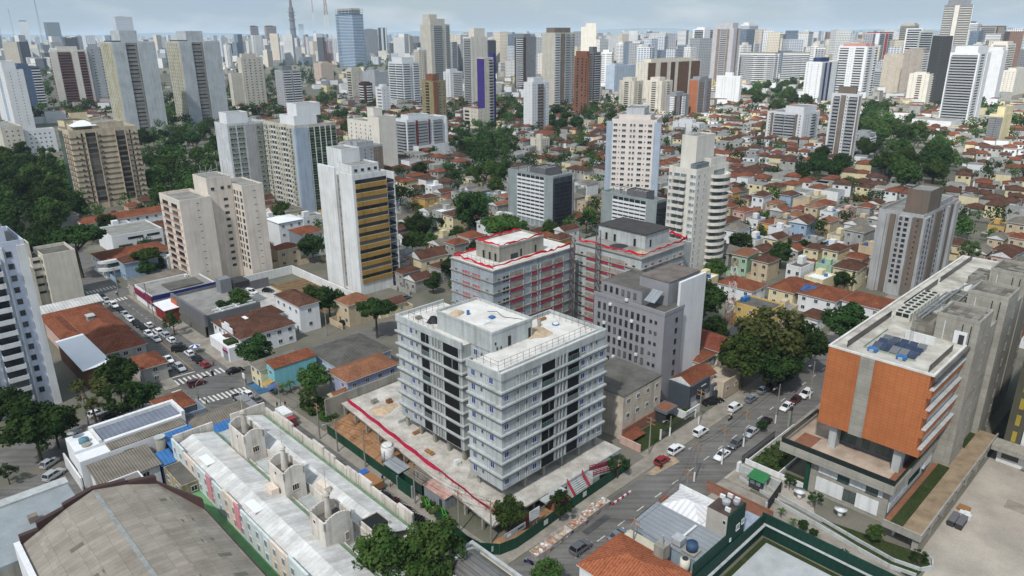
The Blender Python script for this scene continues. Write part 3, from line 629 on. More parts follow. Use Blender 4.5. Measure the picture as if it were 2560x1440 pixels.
T(AT,'khaki tower with a terracotta stripe and planted roof',1086,303,205,1053,1114,OLIVE,12,'w1@.42-.62x2.6x1.3 w1@.7-.95x2.6x1.3','w1@.08-.3x1x1.2 b@.36-.66x1.2 w1@.72-.95x1.6x1.3',None,accent=OLIVE,detail=True,strips=(('R',.02,.34,TERRA,.8),),pent2=(.0,.5,.02,.6,0,7),pm=TERRA)
T(AT,'white tower with black rounded balconies behind the khaki tower',1128,257,182,1108,1156,PALE,15,'b@.2-.98x1.4','w2@.1-.9x1x1.2',(.1,.7,.2,.8,4),accent=PALE)
T(AT,'tall cream tower with glazed corner balconies and an octagonal top',1181,270,94,1157,1218,CRMW,29,'w1@.06-.2x1x1.1 w1@.34-.46x.9x1 w2@.6-.95x.9x1','g@.05-.95x1.3',(.3,.95,.2,.9,10),accent=CRM2,detail=True,glass=GLASSL,mast=7)
T(AT,'slim cream tower with purple fins and dark balconies',1214,320,147,1192,1233,CRM2,22,'w1@.02-.2x.8x1 g@.5-.98x1.5','w1@.2-.8x1.8x.9',None,accent=ALU,detail=True,strips=(('L',.02,.98,PURP,.15),),pent2=(1.0,1.28,.0,.6,-95,99),pm=PURP)
T(AT,'grey tower edged in maroon with white balconies',1311,222,93,1287,1340,GREYM,24,'w1@.75-.95x1x1.1','b@.12-.82x1.2',(.02,.6,.1,.9,5),accent=PALE,detail=True,strips=(('L',.0,.1,DBRN,.3),('L',.9,1,DBRN,.3),('R',0,.12,DBRN,.2)))
T(AT,'large cream tower with a taupe stripe and brown rooftop box',1385,274,84,1356,1437,CRM2,29,'b@.02-.26x1.1 g@.54-.78x1.2 w1@.8-.86x.9x1 g@.87-.99x1.1','w2@.15-.85x.9x1',(.1,.9,.2,.85,6),accent=PALE,detail=True,strips=(('R',.3,.5,TAUPE,.3),),pm=TAUPE,glass=GLASSL,mast=5)
T(AT,'white tower with brown-trimmed balconies standing among small houses',1330,330,209,1309,1373,PALE,15,'w2@.02-.26x.8x1.1 b2@.32-.68x1.1 w2@.74-.98x.8x1.1','w2@.1-.9x.6x.7',(.12,.7,.1,.8,4.5),accent=wallm(150,140,134),detail=True)
T(AT,'terracotta brick tower with deep dark openings',1466,292,143,1436,1477,TERRA,20,'w1@.2-.8x1x1.4','h1@.62-.86x2.4x1.9 h1@.3-.5x2x1.9 h1@.06-.2x1.6x1.9',(.05,.9,.1,.9,5.5),detail=True,accent=TERRA)
T(AT,'tower of dark floors and grey slabs behind the terracotta tower',1480,262,133,1468,1503,GREYD,21,'s@.2-.95x1x1.4 d@.05-.95x1.4','d@.1-.9',(.05,.6,.2,.8,7),accent=GRYW,strips=(('R',.95,1.0,PALE,1.0),))
T(AT,'bright white tower rising alone over the centre skyline',1487,200,68,1453,1492,CRMW,22,'w1@.1-.9x.8x1','w2@.45-.9x.8x.9',(.05,.8,.05,.7,7))
T(AT,'pale blue slab with square windows behind a tree',1534,242,166,1515,1592,LBLUE,15,'w4@.05-.6x1x1.1 w4@.62-.98x1.4x1.1','',(.1,.5,.2,.8,3))
T(AT,'long brown and cream slab with square white windows',1614,264,158,1590,1752,CRM2,18,'w3@.02-.13x1x1.2 w3@.24-.34x1x1.2 w5@.58-.76x1x1.2 w4@.82-.98x1x1.2','w3@.1-.9x1x1.2',(.1,.9,.2,.8,4),accent=BRWN,strips=(('R',.01,.14,BRWN,.1),('R',.23,.35,BRWN,.1),('R',.42,.5,DBRN,.1),('R',.56,.77,BRWN,.1),('R',.81,.99,BRWN,.1)),glass=GLASSL)
T(AT,'cream pair-fronted tower nearer the terracotta tower',1582,287,205,1549,1608,CRM2,14,'w1@.1-.4x.9x1.1 b@.45-.7x.9 w1@.75-.95x.9x1.1','w1@.1-.3x.9x1.1 d@.38-.66 w1@.72-.95x.8x1',(.05,.6,.2,.8,4),detail=True,accent=CRM2)
T(AT,'cream pair-fronted tower nearer the orange-brick tower',1650,292,205,1617,1682,CRM2,14,'w1@.1-.4x.9x1.1 b@.45-.7x.9 w1@.75-.95x.9x1.1','w1@.1-.3x.9x1.1 d@.38-.66 w1@.72-.95x.8x1',(.05,.6,.2,.8,4),detail=True,accent=CRM2)
T(AT,'grey and maroon tower with small white balconies',1688,302,240,1666,1724,GREYM,12,'w1@.05-.25x1x1.1 b@.4-.66x1.1 w1@.7-.95x1x1.1','b@.2-.6x1',(.1,.7,.2,.8,3),accent=PALE,strips=(('L',0,.15,DBRN,.2),('R',.28,.38,DBRN,.2)))
T(AT,'tower of orange brick and grey concrete with pale window rows',1740,296,201,1723,1780,GREYM,12,'s@.04-.45x1x.1 d@.04-.45 s@.68-.98x1x.1 d@.68-.98','',None,accent=TERRA,glass=GLASSL,detail=True,strips=(('L',.05,.95,wallm(166,106,76),.2),('R',.46,.67,GREYM,.7)),pent2=(.2,.8,.1,.9,0,3))
T(AT,'small white tower with pairs of tiny square windows',1844,268,193,1792,1856,PALE,13,'w1@.2-.8x.6x.9','w2@.14-.36x.8x.9 w2@.56-.78x.8x.9 h1@.42-.48x.4x.4 h1@.9-.96x.4x.4',(.02,.9,.35,.65,4.5),detail=True)
T(AT,'very tall tower with dark balcony slot and mauve piers',1822,214,72,1783,1852,wallm(190,188,192),29,'w2@.1-.45x.9x1.1 w2@.68-.96x.9x1.1','d@.32-.62x1.8',(.1,.9,.1,.9,9),detail=True,accent=ALU,strips=(('R',.47,.66,TAUPE,.5),('L',.64,.78,TAUPE,.4),('L',.2,.3,TAUPE,.4)),mast=0)
T(AT,'white and grey tower left of the mauve-piered tower',1752,195,74,1733,1790,PALE,26,'w1@.05-.2x1x1.2 w1@.3-.4x1x1.2 g@.5-.98x1.2','b@.1-.9x1.4',(.1,.9,.1,.8,4),accent=GRYW)
T(AT,'broad white tower of stacked horizontal lines on the skyline',1862,175,62,1852,1896,PALE,24,'s@0-1x1.1x.8 d@0-1x1.2','s@0-1x1.1x.8 d@0-1x1.2',(.1,.7,.2,.8,5),accent=PALE)
T(OT,'low wide white building of balcony rows below the lined tower',1880,178,105,1872,1942,PALE,12,'s@0-1x1.2x.8 d@0-1x1.1','',(.2,.8,.2,.8,6),accent=PALE)
T(AT,'cream skyline tower beside the checkered dark-roofed block',1952,165,84,1943,1972,CRMW,20,'b@.2-.8x1','b@.1-.9x1',None,accent=CRMW)
T(OT,'black and white checkered block with a dark rooftop box',1984,165,92,1972,2030,PALE,12,'h7@.02-.98x2.6x1.6','h3@.02-.98x2.6x1.6',(.3,.8,.2,.8,8),pm=DARK)
for lab,xb,xl,xr,yb in (('left black-and-white slab of long balconies above the trees',1930,1850,1952,213),('right black-and-white slab of long balconies above the trees',2016,1958,2056,205)):
    T('apartment_slab',lab,xb,yb,136,xl,xr,PALE,14,'s@.0-.5x1.1x1.2 d@0-1x1.7 s@.62-1x1.1x1.2','s@.02-.18x1.1x1.2 s@.28-.5x1.1x1.2 s@.6-.98x1.1x1.2 d@0-1x1.7',(0,1,0,1,2.5),pm=wallm(150,148,130),accent=PALE,strips=(('R',.5,.62,PALE,1.5),),detail=False)
T(AT,'blue and white tower with navy centre stripe by the trees',2042,264,157,2016,2096,PALE,16,'w1@.6-.72x1x1.1 w2@.78-.98x1x1.1','w1@.1-.34x1x1.1 w2@.5-.98x1x1.1',(.2,.7,.3,.8,5),pm=NAVY,detail=True,strips=(('R',.02,.44,GRYW,.5),('R',.17,.29,NAVY,.6),('R',.46,.58,NAVY,.3),('R',.98,1,NAVY,.3)))
T(AT,'large white double tower with pink rooftop boxes',2150,245,118,2098,2196,PALE,19,'b@.1-.45x1.2 w2@.5-.7x.8x1 b@.74-.98x1.2','b@.1-.42x1.2 w2@.46-.6x.8x1 b@.64-.98x1.2',(.1,.4,.1,.9,4),pm=wallm(206,150,142),accent=PALE,pent2=(.55,.9,.1,.9,0,4))
T(AT,'white tower with red crown and red central stripe',2186,170,84,2166,2234,PALE,16,'g@.05-.4x1.2 g@.66-.96x1.2','w2@.1-.9x.8x1',(0,1,0,1,3),pm=wallm(168,44,50),accent=GRYW,strips=(('R',.44,.62,wallm(178,60,52),.7),))
T(AT,'beige tower of thin horizontal floors on the right skyline',2266,190,62,2252,2298,wallm(190,184,172),26,'s@0-1x1x.9 d@0-1','s@0-1x1x.9 d@0-1',(.1,.9,.1,.9,3),accent=wallm(190,184,172))
T(AT,'white tower with curved balcony front below the beige lined tower',2284,205,72,2266,2306,PALE,22,'b@.05-.7x1.3','b@.05-.95x1.3',None,accent=PALE)
T(AT,'greenish grey tower right of the white curved-front tower',2312,215,80,2298,2336,wallm(170,178,172),23,'b@.1-.9x1.2','b@.1-.9x1.2',(.1,.8,.1,.8,3),accent=GRYW)
T(AT,'tallest tower on the right, grey and white, running out of the top',2394,215,12,2362,2421,GREYM,34,'s@.08-.95x1x.6 d@.08-.95x1.1','s@.02-.42x1x.6 d@.02-.42 s@.66-.98x1x.6 d@.66-.98',(.1,.9,.1,.9,8),accent=CRMW,strips=(('L',.46,.62,CRMW,.8),('R',.0,.06,CRMW,.8)))
T(OT,'black slab tower in front of the tallest grey tower',2350,268,92,2332,2366,DARK,22,'h2@.2-.8x.8x.9','h1@.4-.6x.8x.9',None)
T(AT,'plain grey one-window-column tower beside the black slab',2366,264,118,2350,2382,GRYW,22,'w1@.05-.25x.9x.9','w1@.3-.7x.9x.9',None)
T(AT,'white-lined tower right of the tallest grey tower',2424,165,58,2408,2456,PALE,22,'s@0-1x1x1 d@0-1','s@0-1x1x1 d@0-1',(.1,.6,.3,.8,4),pm=DARK,accent=PALE)
T(AT,'brown-crowned tower with grey balconies near the right edge',2470,170,68,2450,2516,wallm(176,166,152),20,'w3@.2-.8x1.2x1.2','g@.05-.95x1.4',(0,1,0,1,3),pm=wallm(120,84,62),accent=ALU,strips=(('R',.05,.18,BRWN,.4),('R',.82,.95,BRWN,.4)))
T(AT,'cream tower with bays near the right edge behind the big white tower',2494,235,112,2478,2540,CRMW,20,'b3@.05-.95x1.2','b@.1-.9x1',(.1,.8,.1,.9,4),accent=CRMW)
t=T(AT,'big white tower with a curved glass-balcony corner',2410,323,135,2376,2478,PALE,26,'d@.22-.5x1.3 w1@.12-.2x.8x1 w1@.54-.62x.8x1','g@.02-.98x2.2',(.1,.95,.1,.9,6),detail=True,accent=GRYW,strips=(('R',.0,.1,PALE,.8),('R',.68,1,PALE,.4)))
t.block(-.9,0,.1,1.5,0,9,PALE,name='podium');t.block(0,1.5,-.35,-.02,0,8,CRMW,name='podium')
T(AT,'plain white tower wing behind the curved-corner white tower',2482,258,128,2466,2520,PALE,24,'h4@.1-.9x.5x.5','',(.1,.9,.1,.9,4))
T(AT,'cream tower with narrow balcony slots right of the park',2310,268,187,2274,2341,CRMW,13,'w2@.05-.4x.8x1 b@.45-.95x1','w1@.1-.3x.7x.9 b@.36-.6x.9 w1@.7-.9x.7x.9',(.1,.8,.2,.8,2),detail=True,accent=CRMW)
T(AT,'narrow pale yellow tower with grey balcony side near the right edge',2493,367,290,2474,2532,YELC,12,'h2@.3-.7x.5x.6','b2@.02-.98x1.2',(.1,1,.05,.6,6),detail=True,accent=GREYM)
T(AT,'tall white tower with grey centre band rising over the houses',2127,412,240,2080,2157,PALE,19,'w1@.2-.8x.8x1','g@.1-.4x1.2 g@.7-.92x1.2 w1@.42-.48x.7x.9',(.1,.95,.2,.8,5),detail=True,accent=GRYW,strips=(('L',.5,.66,TAUPE,.6),('L',0,.06,TAUPE,.2)),pm=TAUPE)
T(AT,'nine-storey white block with a brown frame round its balconies',2000,363,287,1919,2050,PALE,9,'w2@.1-.4x1x1.2 b@.5-.8x1.1 w1@.84-.96x1x1.2','w1@.04-.14x1x1.2 b2@.22-.8x1.3 w1@.88-.96x1x1.2',(.2,1,.1,.6,5),detail=True,accent=GRYW,strips=(('L',.16,.2,TAUPE,1.4),('L',.82,.87,TAUPE,1.4)))
T(AB_,'short grey block with white balconies beside the tall grey-banded tower',2164,400,338,2134,2190,GRYW,7,'b@.1-.95x1.2','w2@.1-.9x1x1.1',(.1,.7,.2,.8,2),detail=True,accent=PALE)
# the curved-balcony cream tower, the square-window tower, the two grey slabs and the stepped brown-grey tower
t=T(AT,'cream tower with stacked rounded balconies beside the netted building',1719,714,432,1673,1822,wallm(226,222,212,.15,.25),15,'w1@.03-.12x1x1.2 w1@.2-.3x.8x1','w1@.88-.97x1.1x1.2 b2@.34-.82x1.3 w1@.1-.2x1.2x1.2 w1@.02-.08x.8x1',None,detail=True,glass=GLASSL,accent=wallm(220,216,206),pent2=(.2,.75,.3,.85,0,11))
mbk=[]
for i in range(15):
    z=t.z0+i*t.fh;mb=MB();cx,cy,r=t.wr*.7,0,t.wr*.24
    pts=[(cx+r*math.cos(math.pi+k*math.pi/12),cy+r*.75*math.sin(math.pi+k*math.pi/12)) for k in range(13)]
    mb.prism(pts,z,z+.2,0)
    for k in range(12):a,b=pts[k],pts[k+1];mb.prism([a,b,(b[0]*.97+cx*.03,b[1]*.97),(a[0]*.97+cx*.03,a[1]*.97)],z+.2,z+1.15,0)
    mb.box(cx-r*.7,cx+r*.7,-.06,-.01,z+.3,z+2.4,1)
    mb.build('balcony',[t.wall,GLASSL],t.root)
t.block(.46,.94,.05,.5,t.h,t.h+3.2);t.block(.02,.4,.05,.25,t.h,t.h+2.2,GLASSL,name='terrace_enclosure')
t=T(AT,'cream tower with rows of dark square windows and pale blue corners',1627,556,306,1530,1656,wallm(232,222,214,.12,.2),17,'','w1@.08-.2x1.9x1.2 h1@.22-.27x.5x.6 w1@.29-.4x1.9x1.2 w1@.46-.52x1x1.2 w1@.53-.6x1x1.2 w1@.66-.78x1.9x1.2 h1@.8-.84x.5x.6 w1@.86-.97x1.9x1.2',(.1,.9,.3,.7,5.5),th=72,detail=True,strips=(('L',.98,1.12,LBLUE,.05),('L',-.1,.05,LBLUE,.05)),pm=wallm(206,210,214))
t.block(.05,.8,.15,.85,t.h,t.h+2.6)
for lab,xb,yb,yt,xl,xr,n in (('grey slab with white window bands and a scaffolded dark end',1381,575,447,1270,1431,11),('lower grey slab with white window bands behind the dark-roofed building',1634,642,509,1504,1666,11)):
    t=Tower('apartment_slab',lab,xb,yb,yt,xl,xr,wallm(150,160,162),n=n,detail=True,accent=PALE,glass=GLASS,frame=DARK)
    t.spandrel('L',.18,.78,.8,.3);t.band('L',.18,.78,1.2,zoff=1.6)
    for k in range(7):t.strip('L',.18+k*.1,.184+k*.1,PALE,.25)
    t.strip('R',.0,1,mat('scaffold_mesh',rgb(74,86,98),.8,.5,.5,.2,pattern=('panel',2.4,2.4,.6)),.1);t.add('R',.5,e_par(round(t.wr*.9,2),.15,1.0),'scaffold_deck',zoff=.2,mats=[DARK]*4)
    mb=MB()
    for k in range(7):mb.box(t.wr*k/6*.98,t.wr*k/6*.98+.18,-1.2,-1.05,0,t.h+.6)
    mb.build('scaffold_post',DARK,t.root,kind='stuff')
    t.block(1.02,1.35,.1,.9,0,t.h-3,PALE,name='white_wing',top=ROOFW);t.block(.1,.9,.2,.55,t.h,t.h+3,GREYD)
    mb=MB()
    for k in range(9):mb.box(t.wr*.1,t.wr*.9,t.wl*(.2+k*.08),t.wl*(.2+k*.08)+.15,t.h+3.5,t.h+3.7)
    for k in range(4):mb.box(t.wr*.1,t.wr*.1+.15,t.wl*(.2+k*.2),t.wl*(.2+k*.2)+.15,t.h,t.h+3.5);mb.box(t.wr*.9,t.wr*.9+.15,t.wl*(.2+k*.2),t.wl*(.2+k*.2)+.15,t.h,t.h+3.5)
    mb.build('pergola',DARK,t.root);t.done()
RP=mat('peeling_render',rgb(180,182,184),.9,.5,.14,.15,streak=.5,col2=rgb(150,146,142));RP2=mat('raw_brown_render',rgb(112,107,98),.95,.5,.16,.1,streak=.4,col2=rgb(132,110,100))
t=Tower('apartment_tower','stepped grey and brown tower with peeling patches over the houses',2271,744,546,2197,2396,RP,n=13,detail=True,frame=DARK)
for u0,u1,m,d in ((.0,.16,RP,.9),(.34,.5,RP2,.5),(.66,.72,RP,.7),(.74,.84,RP2,.4),(.9,1,RP,.8)):t.strip('R',u0,u1,m,d)
for u0,u1,m,d in ((.0,.2,RP2,.5),(.22,.52,RP,.9),(.6,.72,RP2,.5),(.8,.9,RP,.8)):t.strip('L',u0,u1,m,d)
for u in (.08,):t.cols('R',u-.04,u+.04,1,.9,1.0,off=-.92)
t.cols('R',.22,.3,1,1,1.1);t.cols('R',.55,.62,1,1,1.1);t.cols('L',.3,.36,1,1.1,1,off=-.92);t.cols('L',.42,.5,1,.9,1.0,off=-.92);t.cols('L',.08,.12,1,.4,.5,off=-.52)
t.block(.08,.42,.0,.5,t.h,t.h+8,RP2,name='core_tower');t.block(.55,.95,.1,.7,t.h-.2,t.h+1.6,RP,name='terrace');t.mast(.2,.3,11);t.done()
# bay-windowed white and red block with podium, and its neighbours
t=T(AB_,'white bayed block with maroon fins and blue balconies over a white podium',1022,398,303,986,1116,PALE,11,'g@.0-.2x1.2 g@.26-.52x1.2 w1@.56-.6x.7x1 g@.64-.9x1.2','g@.1-.9x1.6',(.1,.6,.2,.8,3),detail=True,accent=GRYW,glass=GLASSL,strips=(('R',.21,.25,REDB,.9),('R',.53,.55,REDB,.9),('R',.95,1,PALE,1.0)))
t.block(.1,1.12,-.5,-.02,0,9,PALE,name='podium');t.block(.1,.28,-.52,-.5,0,8,DBRN,name='podium_panel',par=0)
t=T(AB_,'cream block with blank taller end and small windows beside the maroon-finned block',955,430,312,868,990,CRMW,10,'','w5@.2-.95x1.1x1.1',None,detail=True,accent=CRMW)
t.block(0,1,-.0,.32,t.h,t.h+4.2);t.block(.3,.8,.3,.5,t.h,t.h+9)
t=T(AB_,'grey block topped with a cluster of antennas behind the mustard tower',905,470,372,846,956,GRYW,9,'w3@.1-.9x.9x1.1','w2@.1-.9x1.4x1.1',(.1,.8,.2,.8,2.5),accent=DBRN,strips=(('R',.6,1.0,TAUPE,.1),))
mb=MB()
for k in range(9):x,y=R.uniform(0,t.wr),R.uniform(0,t.wl);mb.tube((x,y,t.h),(x,y,t.h+R.uniform(4,8)),.12);mb.box(x-.25,x+.25,y-.25,y+.25,t.h+2,t.h+4.2)
mb.build('antenna_cluster',ALU,t.root)
T(AB_,'small white block with black horizontal slots beside the balconied white tower',958,285,220,938,974,PALE,7,'w2@.1-.9x1x1.1','d@.1-.7x1.4',(.3,.8,.2,.8,3))
T(AB_,'cream block of balconies at the foot of the wooded rise',884,256,178,865,906,CRM2,11,'w2@.1-.9x1x1','b@.1-.9x1',(.1,.8,.1,.8,4),accent=CRM2)
T(AB_,'dark maroon block with white curved balconies left of the slotted white block',916,268,210,897,930,DBRN,8,'b@.2-.9x1.2','b@.2-.9x1.2',(.1,.8,.1,.8,2),accent=PALE)
T(AB_,'grey stepped block behind the maroon one',940,240,182,905,968,GRYW,8,'w4@.1-.9x1x1','w3@.1-.9x1x1',(.1,.5,.1,.8,3))
T(AB_,'pink-cream block with window frames in front of the lattice mast',806,212,160,783,832,wallm(214,196,180),8,'w4@.05-.95x1.4x1.2','w2@.1-.9x1.4x1.2',(.3,.8,.2,.8,3),accent=PALE,detail=True)
T(AB_,'small cream block with tiled roof at the foot of the purple-finned tower',1196,322,275,1158,1232,CRM2,4,'w3@.1-.9x1x1.1','w2@.1-.5x1x1.1 d@.6-.9x1.8',None,roof=TILE)
T(AB_,'white three-storey block with sail roof among houses',1745,340,312,1682,1762,PALE,3,'w2@.1-.9x1x1.1','w3@.1-.9x1x1.1',(.2,.8,.3,.8,3))
T(AB_,'five-storey cream block among the houses in the centre',1352,388,350,1326,1374,CRM2,4,'w3@.1-.9x1x1.1','w1@.3-.7x1x1.1',(.3,.6,.3,.7,3),detail=True)
T(AB_,'white office block with green-glass upper rows behind the park',2200,228,178,2130,2250,GRYW,8,'d@.05-.95x1.4','d@.05-.95x1.4',(.2,.8,.2,.8,3),glass=GLASSG)
T(AB_,'tan slab tower in the white cluster on the right',2246,235,140,2210,2268,wallm(200,190,174),15,'g@.1-.9x1.1','w2@.1-.9x1x1.1',(.1,.8,.1,.8,3),accent=PALE)
T(AB_,'grey-brown slab with balconies under the black slab tower',2290,240,128,2262,2322,wallm(170,160,150),18,'b3@.05-.95x1.2','w2@.1-.9x1x1.2',(.1,.8,.1,.8,3),accent=PALE)
T(AB_,'cream block near the right edge with many windows',2528,240,178,2508,2590,CRMW,10,'w5@.05-.95x1x1','w3@.1-.9x1x1',(.1,.5,.2,.8,3))
# ------------------------------------------------------------------ foreground, in street-grid coordinates (a along the right-hand street, b along the avenue)
def gpos(root,a,b,z):o=GO[root.name];return (a-o[0],b-o[1],z-o[2])
def gw(root,face,a,b,z,w=1.2,h=1.3,glass=GLASS,frame=FRAME,mull=1,name='window'):
    return place(win_mesh(w,h,glass,frame,mull),name,root,gpos(root,a,b,z),{'-b':0,'-a':-math.pi/2,'b':math.pi,'a':math.pi/2}[face])
def P_(root):return MB(root)
def gbox(root,name,m,*bx,**kw):
    mb=MB(root)
    for b in bx:mb.box(*b)
    return mb.build(name,m,root,**kw)
# ---------- concrete apartment block under construction in the middle
BLUEF=glassm('blue_window_film',(.015,.035,.16,1),.25)
t=grid('concrete_building','eight-storey raw concrete building under construction on the street corner','building',76.5,82)
Z0,FH,NF,ZT=6.0,2.86,8,29.0
mb=MB(t)
mb.box(76.5,105,82,91,Z0,ZT,0,1);mb.box(92.9,105,91,97,Z0,ZT,0,1);mb.box(80.2,92.9,97,118,Z0,ZT,0,1);mb.box(82.6,92.9,91,97,3.0,ZT,0,1)
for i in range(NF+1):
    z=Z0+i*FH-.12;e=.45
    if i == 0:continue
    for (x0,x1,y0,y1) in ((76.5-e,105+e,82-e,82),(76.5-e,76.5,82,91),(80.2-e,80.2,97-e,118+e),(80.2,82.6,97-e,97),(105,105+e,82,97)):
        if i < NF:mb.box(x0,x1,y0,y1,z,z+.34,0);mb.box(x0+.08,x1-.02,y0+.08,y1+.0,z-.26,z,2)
mb.build('wall',[CONC,ROOFW,mat('painted_shadow_line',rgb(112,112,108),.9,.3)],t)  # darker band paints the shadow line below each ledge
mb=MB(t)
for x0,x1,y0,y1 in ((76.3,105.2,81.8,82.15),(76.3,76.65,82.15,91.2),(104.85,105.2,82.15,97.2),(80,80.35,96.8,118.2),(80.35,92.9,117.85,118.2),(93.2,104.85,96.85,97.2)):mb.box(x0,x1,y0,y1,ZT-.7,ZT+.75)
for x0,x1,y0,y1 in ((76.6,104.8,83.6,83.9),):mb.box(x0,x1,y0,y1,ZT,ZT+.35)
mb.build('parapet',CONC,t)
mb=MB(t);mb.box(82.4,93.0,90.7,107,ZT,32.6,0,1);mb.ring(82.3,93.1,90.6,107.1,32.6,33.1,.25,0);mb.build('penthouse',[CONC,ROOFW],t)
for a,b,w,h in ((86.8,90.7,.9,2.1),(92.2,90.7,.8,2.2)):gw(t,'-b',a,b,ZT+h/2+.1,w,h,BLACK,CONC2,0,'door')
for a,b,z in ((83.2,90.7,30.6),(83.6,90.7,29.5),(84.6,90.7,29.4)):gw(t,'-b',a,b,z,.45,.6,BLACK,CONC2,0,'opening')
# openings: right-hand face
RECESSNET=mat('black_recess_and_net',rgb(30,31,33),.8,.5,1.2,.2);RAIL=flat('grey_railing',rgb(120,124,126))
op_key={}
def opening(face,a,b,z,w,h,style):
    """opening: flat panel painted as the dark recess, reveals, slab edge and a rail or a net"""
    k=('open',w,h,style)
    if k not in WM:
        m=MB();m.box(-w/2,w/2,-.05,0,-h/2,h/2,0 if style < 3 else (6 if style == 3 else 3))  # shade inside the opening is put into this flat panel's colour
        m.box(-w/2-.15,-w/2,-.25,0,-h/2,h/2,1);m.box(w/2,w/2+.15,-.25,0,-h/2,h/2,1)
        if style == 0:m.box(-w/2,w/2,-.16,-.12,-h/2,h*.32,0)
        if style == 1:
            m.box(-w/2,w/2,-.2,-.16,-h/2+1.0,-h/2+1.06,2);m.box(-w/2,w/2,-.19,-.17,-h/2,-h/2+1.0,4)
            for i in range(6):x=-w/2+w*i/5;m.box(x-.025,x+.025,-.2,-.16,-h/2,-h/2+1.0,2)
        if style == 2:m.box(-w/2,w*.3,-.17,-.12,-h/2,h*.1,0);m.box(w*.05,w*.1,-.2,-.1,-h/2,h/2,2)
        if style == 3:
            for i in (1,2):x=-w/2+w*i/3;m.box(x-.12,x+.12,-.25,-.02,-h/2,h/2,1)
        if style == 4:m.box(-w/2,w/2,-.2,-.1,-h/2,-h/2+1.1,5);m.box(-w*.1,w*.4,-.16,-.1,-h/2+1.1,h*.1,5)
        WM[k]=m.mesh('loggia',[RECESSNET,CONC,RAIL,CONC2,GLASSG,REDNET,mat('loggia_shade_grey',rgb(128,130,128),.9,.3)])
    return place(WM[k],'loggia',t_,gpos(t_,a,b,z),{'-b':0,'-a':-math.pi/2}[face])
t_=t
PIPEW=flat('white_downpipe',rgb(210,214,216))
rr=random.Random(3)
for i in range(NF):
    z=Z0+i*FH+1.5;top=i == NF-1
    for a,w in ((80.4,.55),(82.6,.55),(100.6,.55),(102.2,.55)):gw(t,'-b',a,82,z+.2,w,.75,GLASSB if rr.random() < .7 else GLASSL,CONC2,0)
    for a in (84.8,98.2):gw(t,'-b',a,82,z,1.15,1.3,BLUEF)
    if i % 2 == 0:gw(t,'-b',103.9,82,z,1.1,1.25,BLUEF)
    if i % 2 == 0 and not top:gw(t,'-b',77.6,82,z,1.1,1.25,BLUEF)
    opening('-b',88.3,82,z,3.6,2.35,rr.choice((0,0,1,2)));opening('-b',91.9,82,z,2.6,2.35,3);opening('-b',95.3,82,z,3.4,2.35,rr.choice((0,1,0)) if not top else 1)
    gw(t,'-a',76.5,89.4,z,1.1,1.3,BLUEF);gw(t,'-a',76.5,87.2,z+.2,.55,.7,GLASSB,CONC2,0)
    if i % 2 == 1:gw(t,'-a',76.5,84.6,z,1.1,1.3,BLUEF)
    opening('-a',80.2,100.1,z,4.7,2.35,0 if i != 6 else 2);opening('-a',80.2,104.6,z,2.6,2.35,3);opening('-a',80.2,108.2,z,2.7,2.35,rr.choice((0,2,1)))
    gw(t,'-a',80.2,111.2,z+.2,.55,.7,GLASSB,CONC2,0);gw(t,'-a',80.2,113,z,1.05,1.25,BLUEF)
    if i % 2 == 0:gw(t,'-a',80.2,116.3,z,1.05,1.25,BLUEF)
    gw(t,'-a',82.6,95.6,z,1.1,1.3,BLUEF)
    if i > 5:gw(t,'-a',82.6,93.9,z,.5,.8,GLASSB,CONC2,0);gw(t,'-a',82.6,92.5,z,.5,.8,GLASSB,CONC2,0)
mb=MB(t)
for a in (80.2,80.8,82.4,83.0,99.6,101.2):mb.tube((a,81.93,Z0+.2),(a,81.93,ZT-1),.06,4)
for b in (85.6,86.2):mb.tube((76.42,b,Z0+.2),(76.42,b,ZT-1),.06,4)
mb.build('downpipe',PIPEW,t,kind='stuff')
mb=MB(t)
for a in [78+5.2*k for k in range(6)]:
    for b in (83,90):mb.box(a,a+.5,b,b+.8,3.0,Z0)
for b in [98+4.8*k for k in range(5)]:mb.box(81,81.5,b,b+.8,3.0,Z0);mb.box(91,91.5,b,b+.8,3,Z0)
mb.build('column',CONC2,t,kind='stuff')
# roof clutter of the block
def rail_frame(name,label,pts,z,h,step,m,cat='guard rail',base=None):
    """temporary guard rail: posts and two rails along a run of grid points"""
    r=grid(name,label,cat,pts[0][0],pts[0][1],z=z);mp_=MB(r);mr=MB(r)
    for (p,q) in zip(pts[:-1],pts[1:]):
        L=math.hypot(q[0]-p[0],q[1]-p[1]);n=max(1,int(L/step))
        for i in range(n+1):
            x,y=p[0]+(q[0]-p[0])*i/n,p[1]+(q[1]-p[1])*i/n;mp_.tube((x,y,z),(x,y,z+h),.035,4)
        for zz in (.5,.98):mr.tube((p[0],p[1],z+h*zz),(q[0],q[1],z+h*zz),.03,4)
    mp_.build('post',m,r);mr.build('rail',m,r);return r
STEELR=flat('rusty_steel',rgb(92,80,84),.7)
rail_frame('guard_rail','steel guard rail along the front roof edge of the concrete building',[(78.2,90.4),(78.2,84.6),(97,84.6),(103.6,84.6),(103.6,96.4),(94,96.4)],ZT,1.6,1.5,STEELR)
rail_frame('guard_rail','steel guard rail on the rear-left roof of the concrete building',[(81.6,107.4),(81.6,115.6),(91,115.6)],ZT,1.6,1.5,STEELR)
SAND=mat('sand',rgb(206,184,156),.97,.4,1.0,.05,fine=.3)
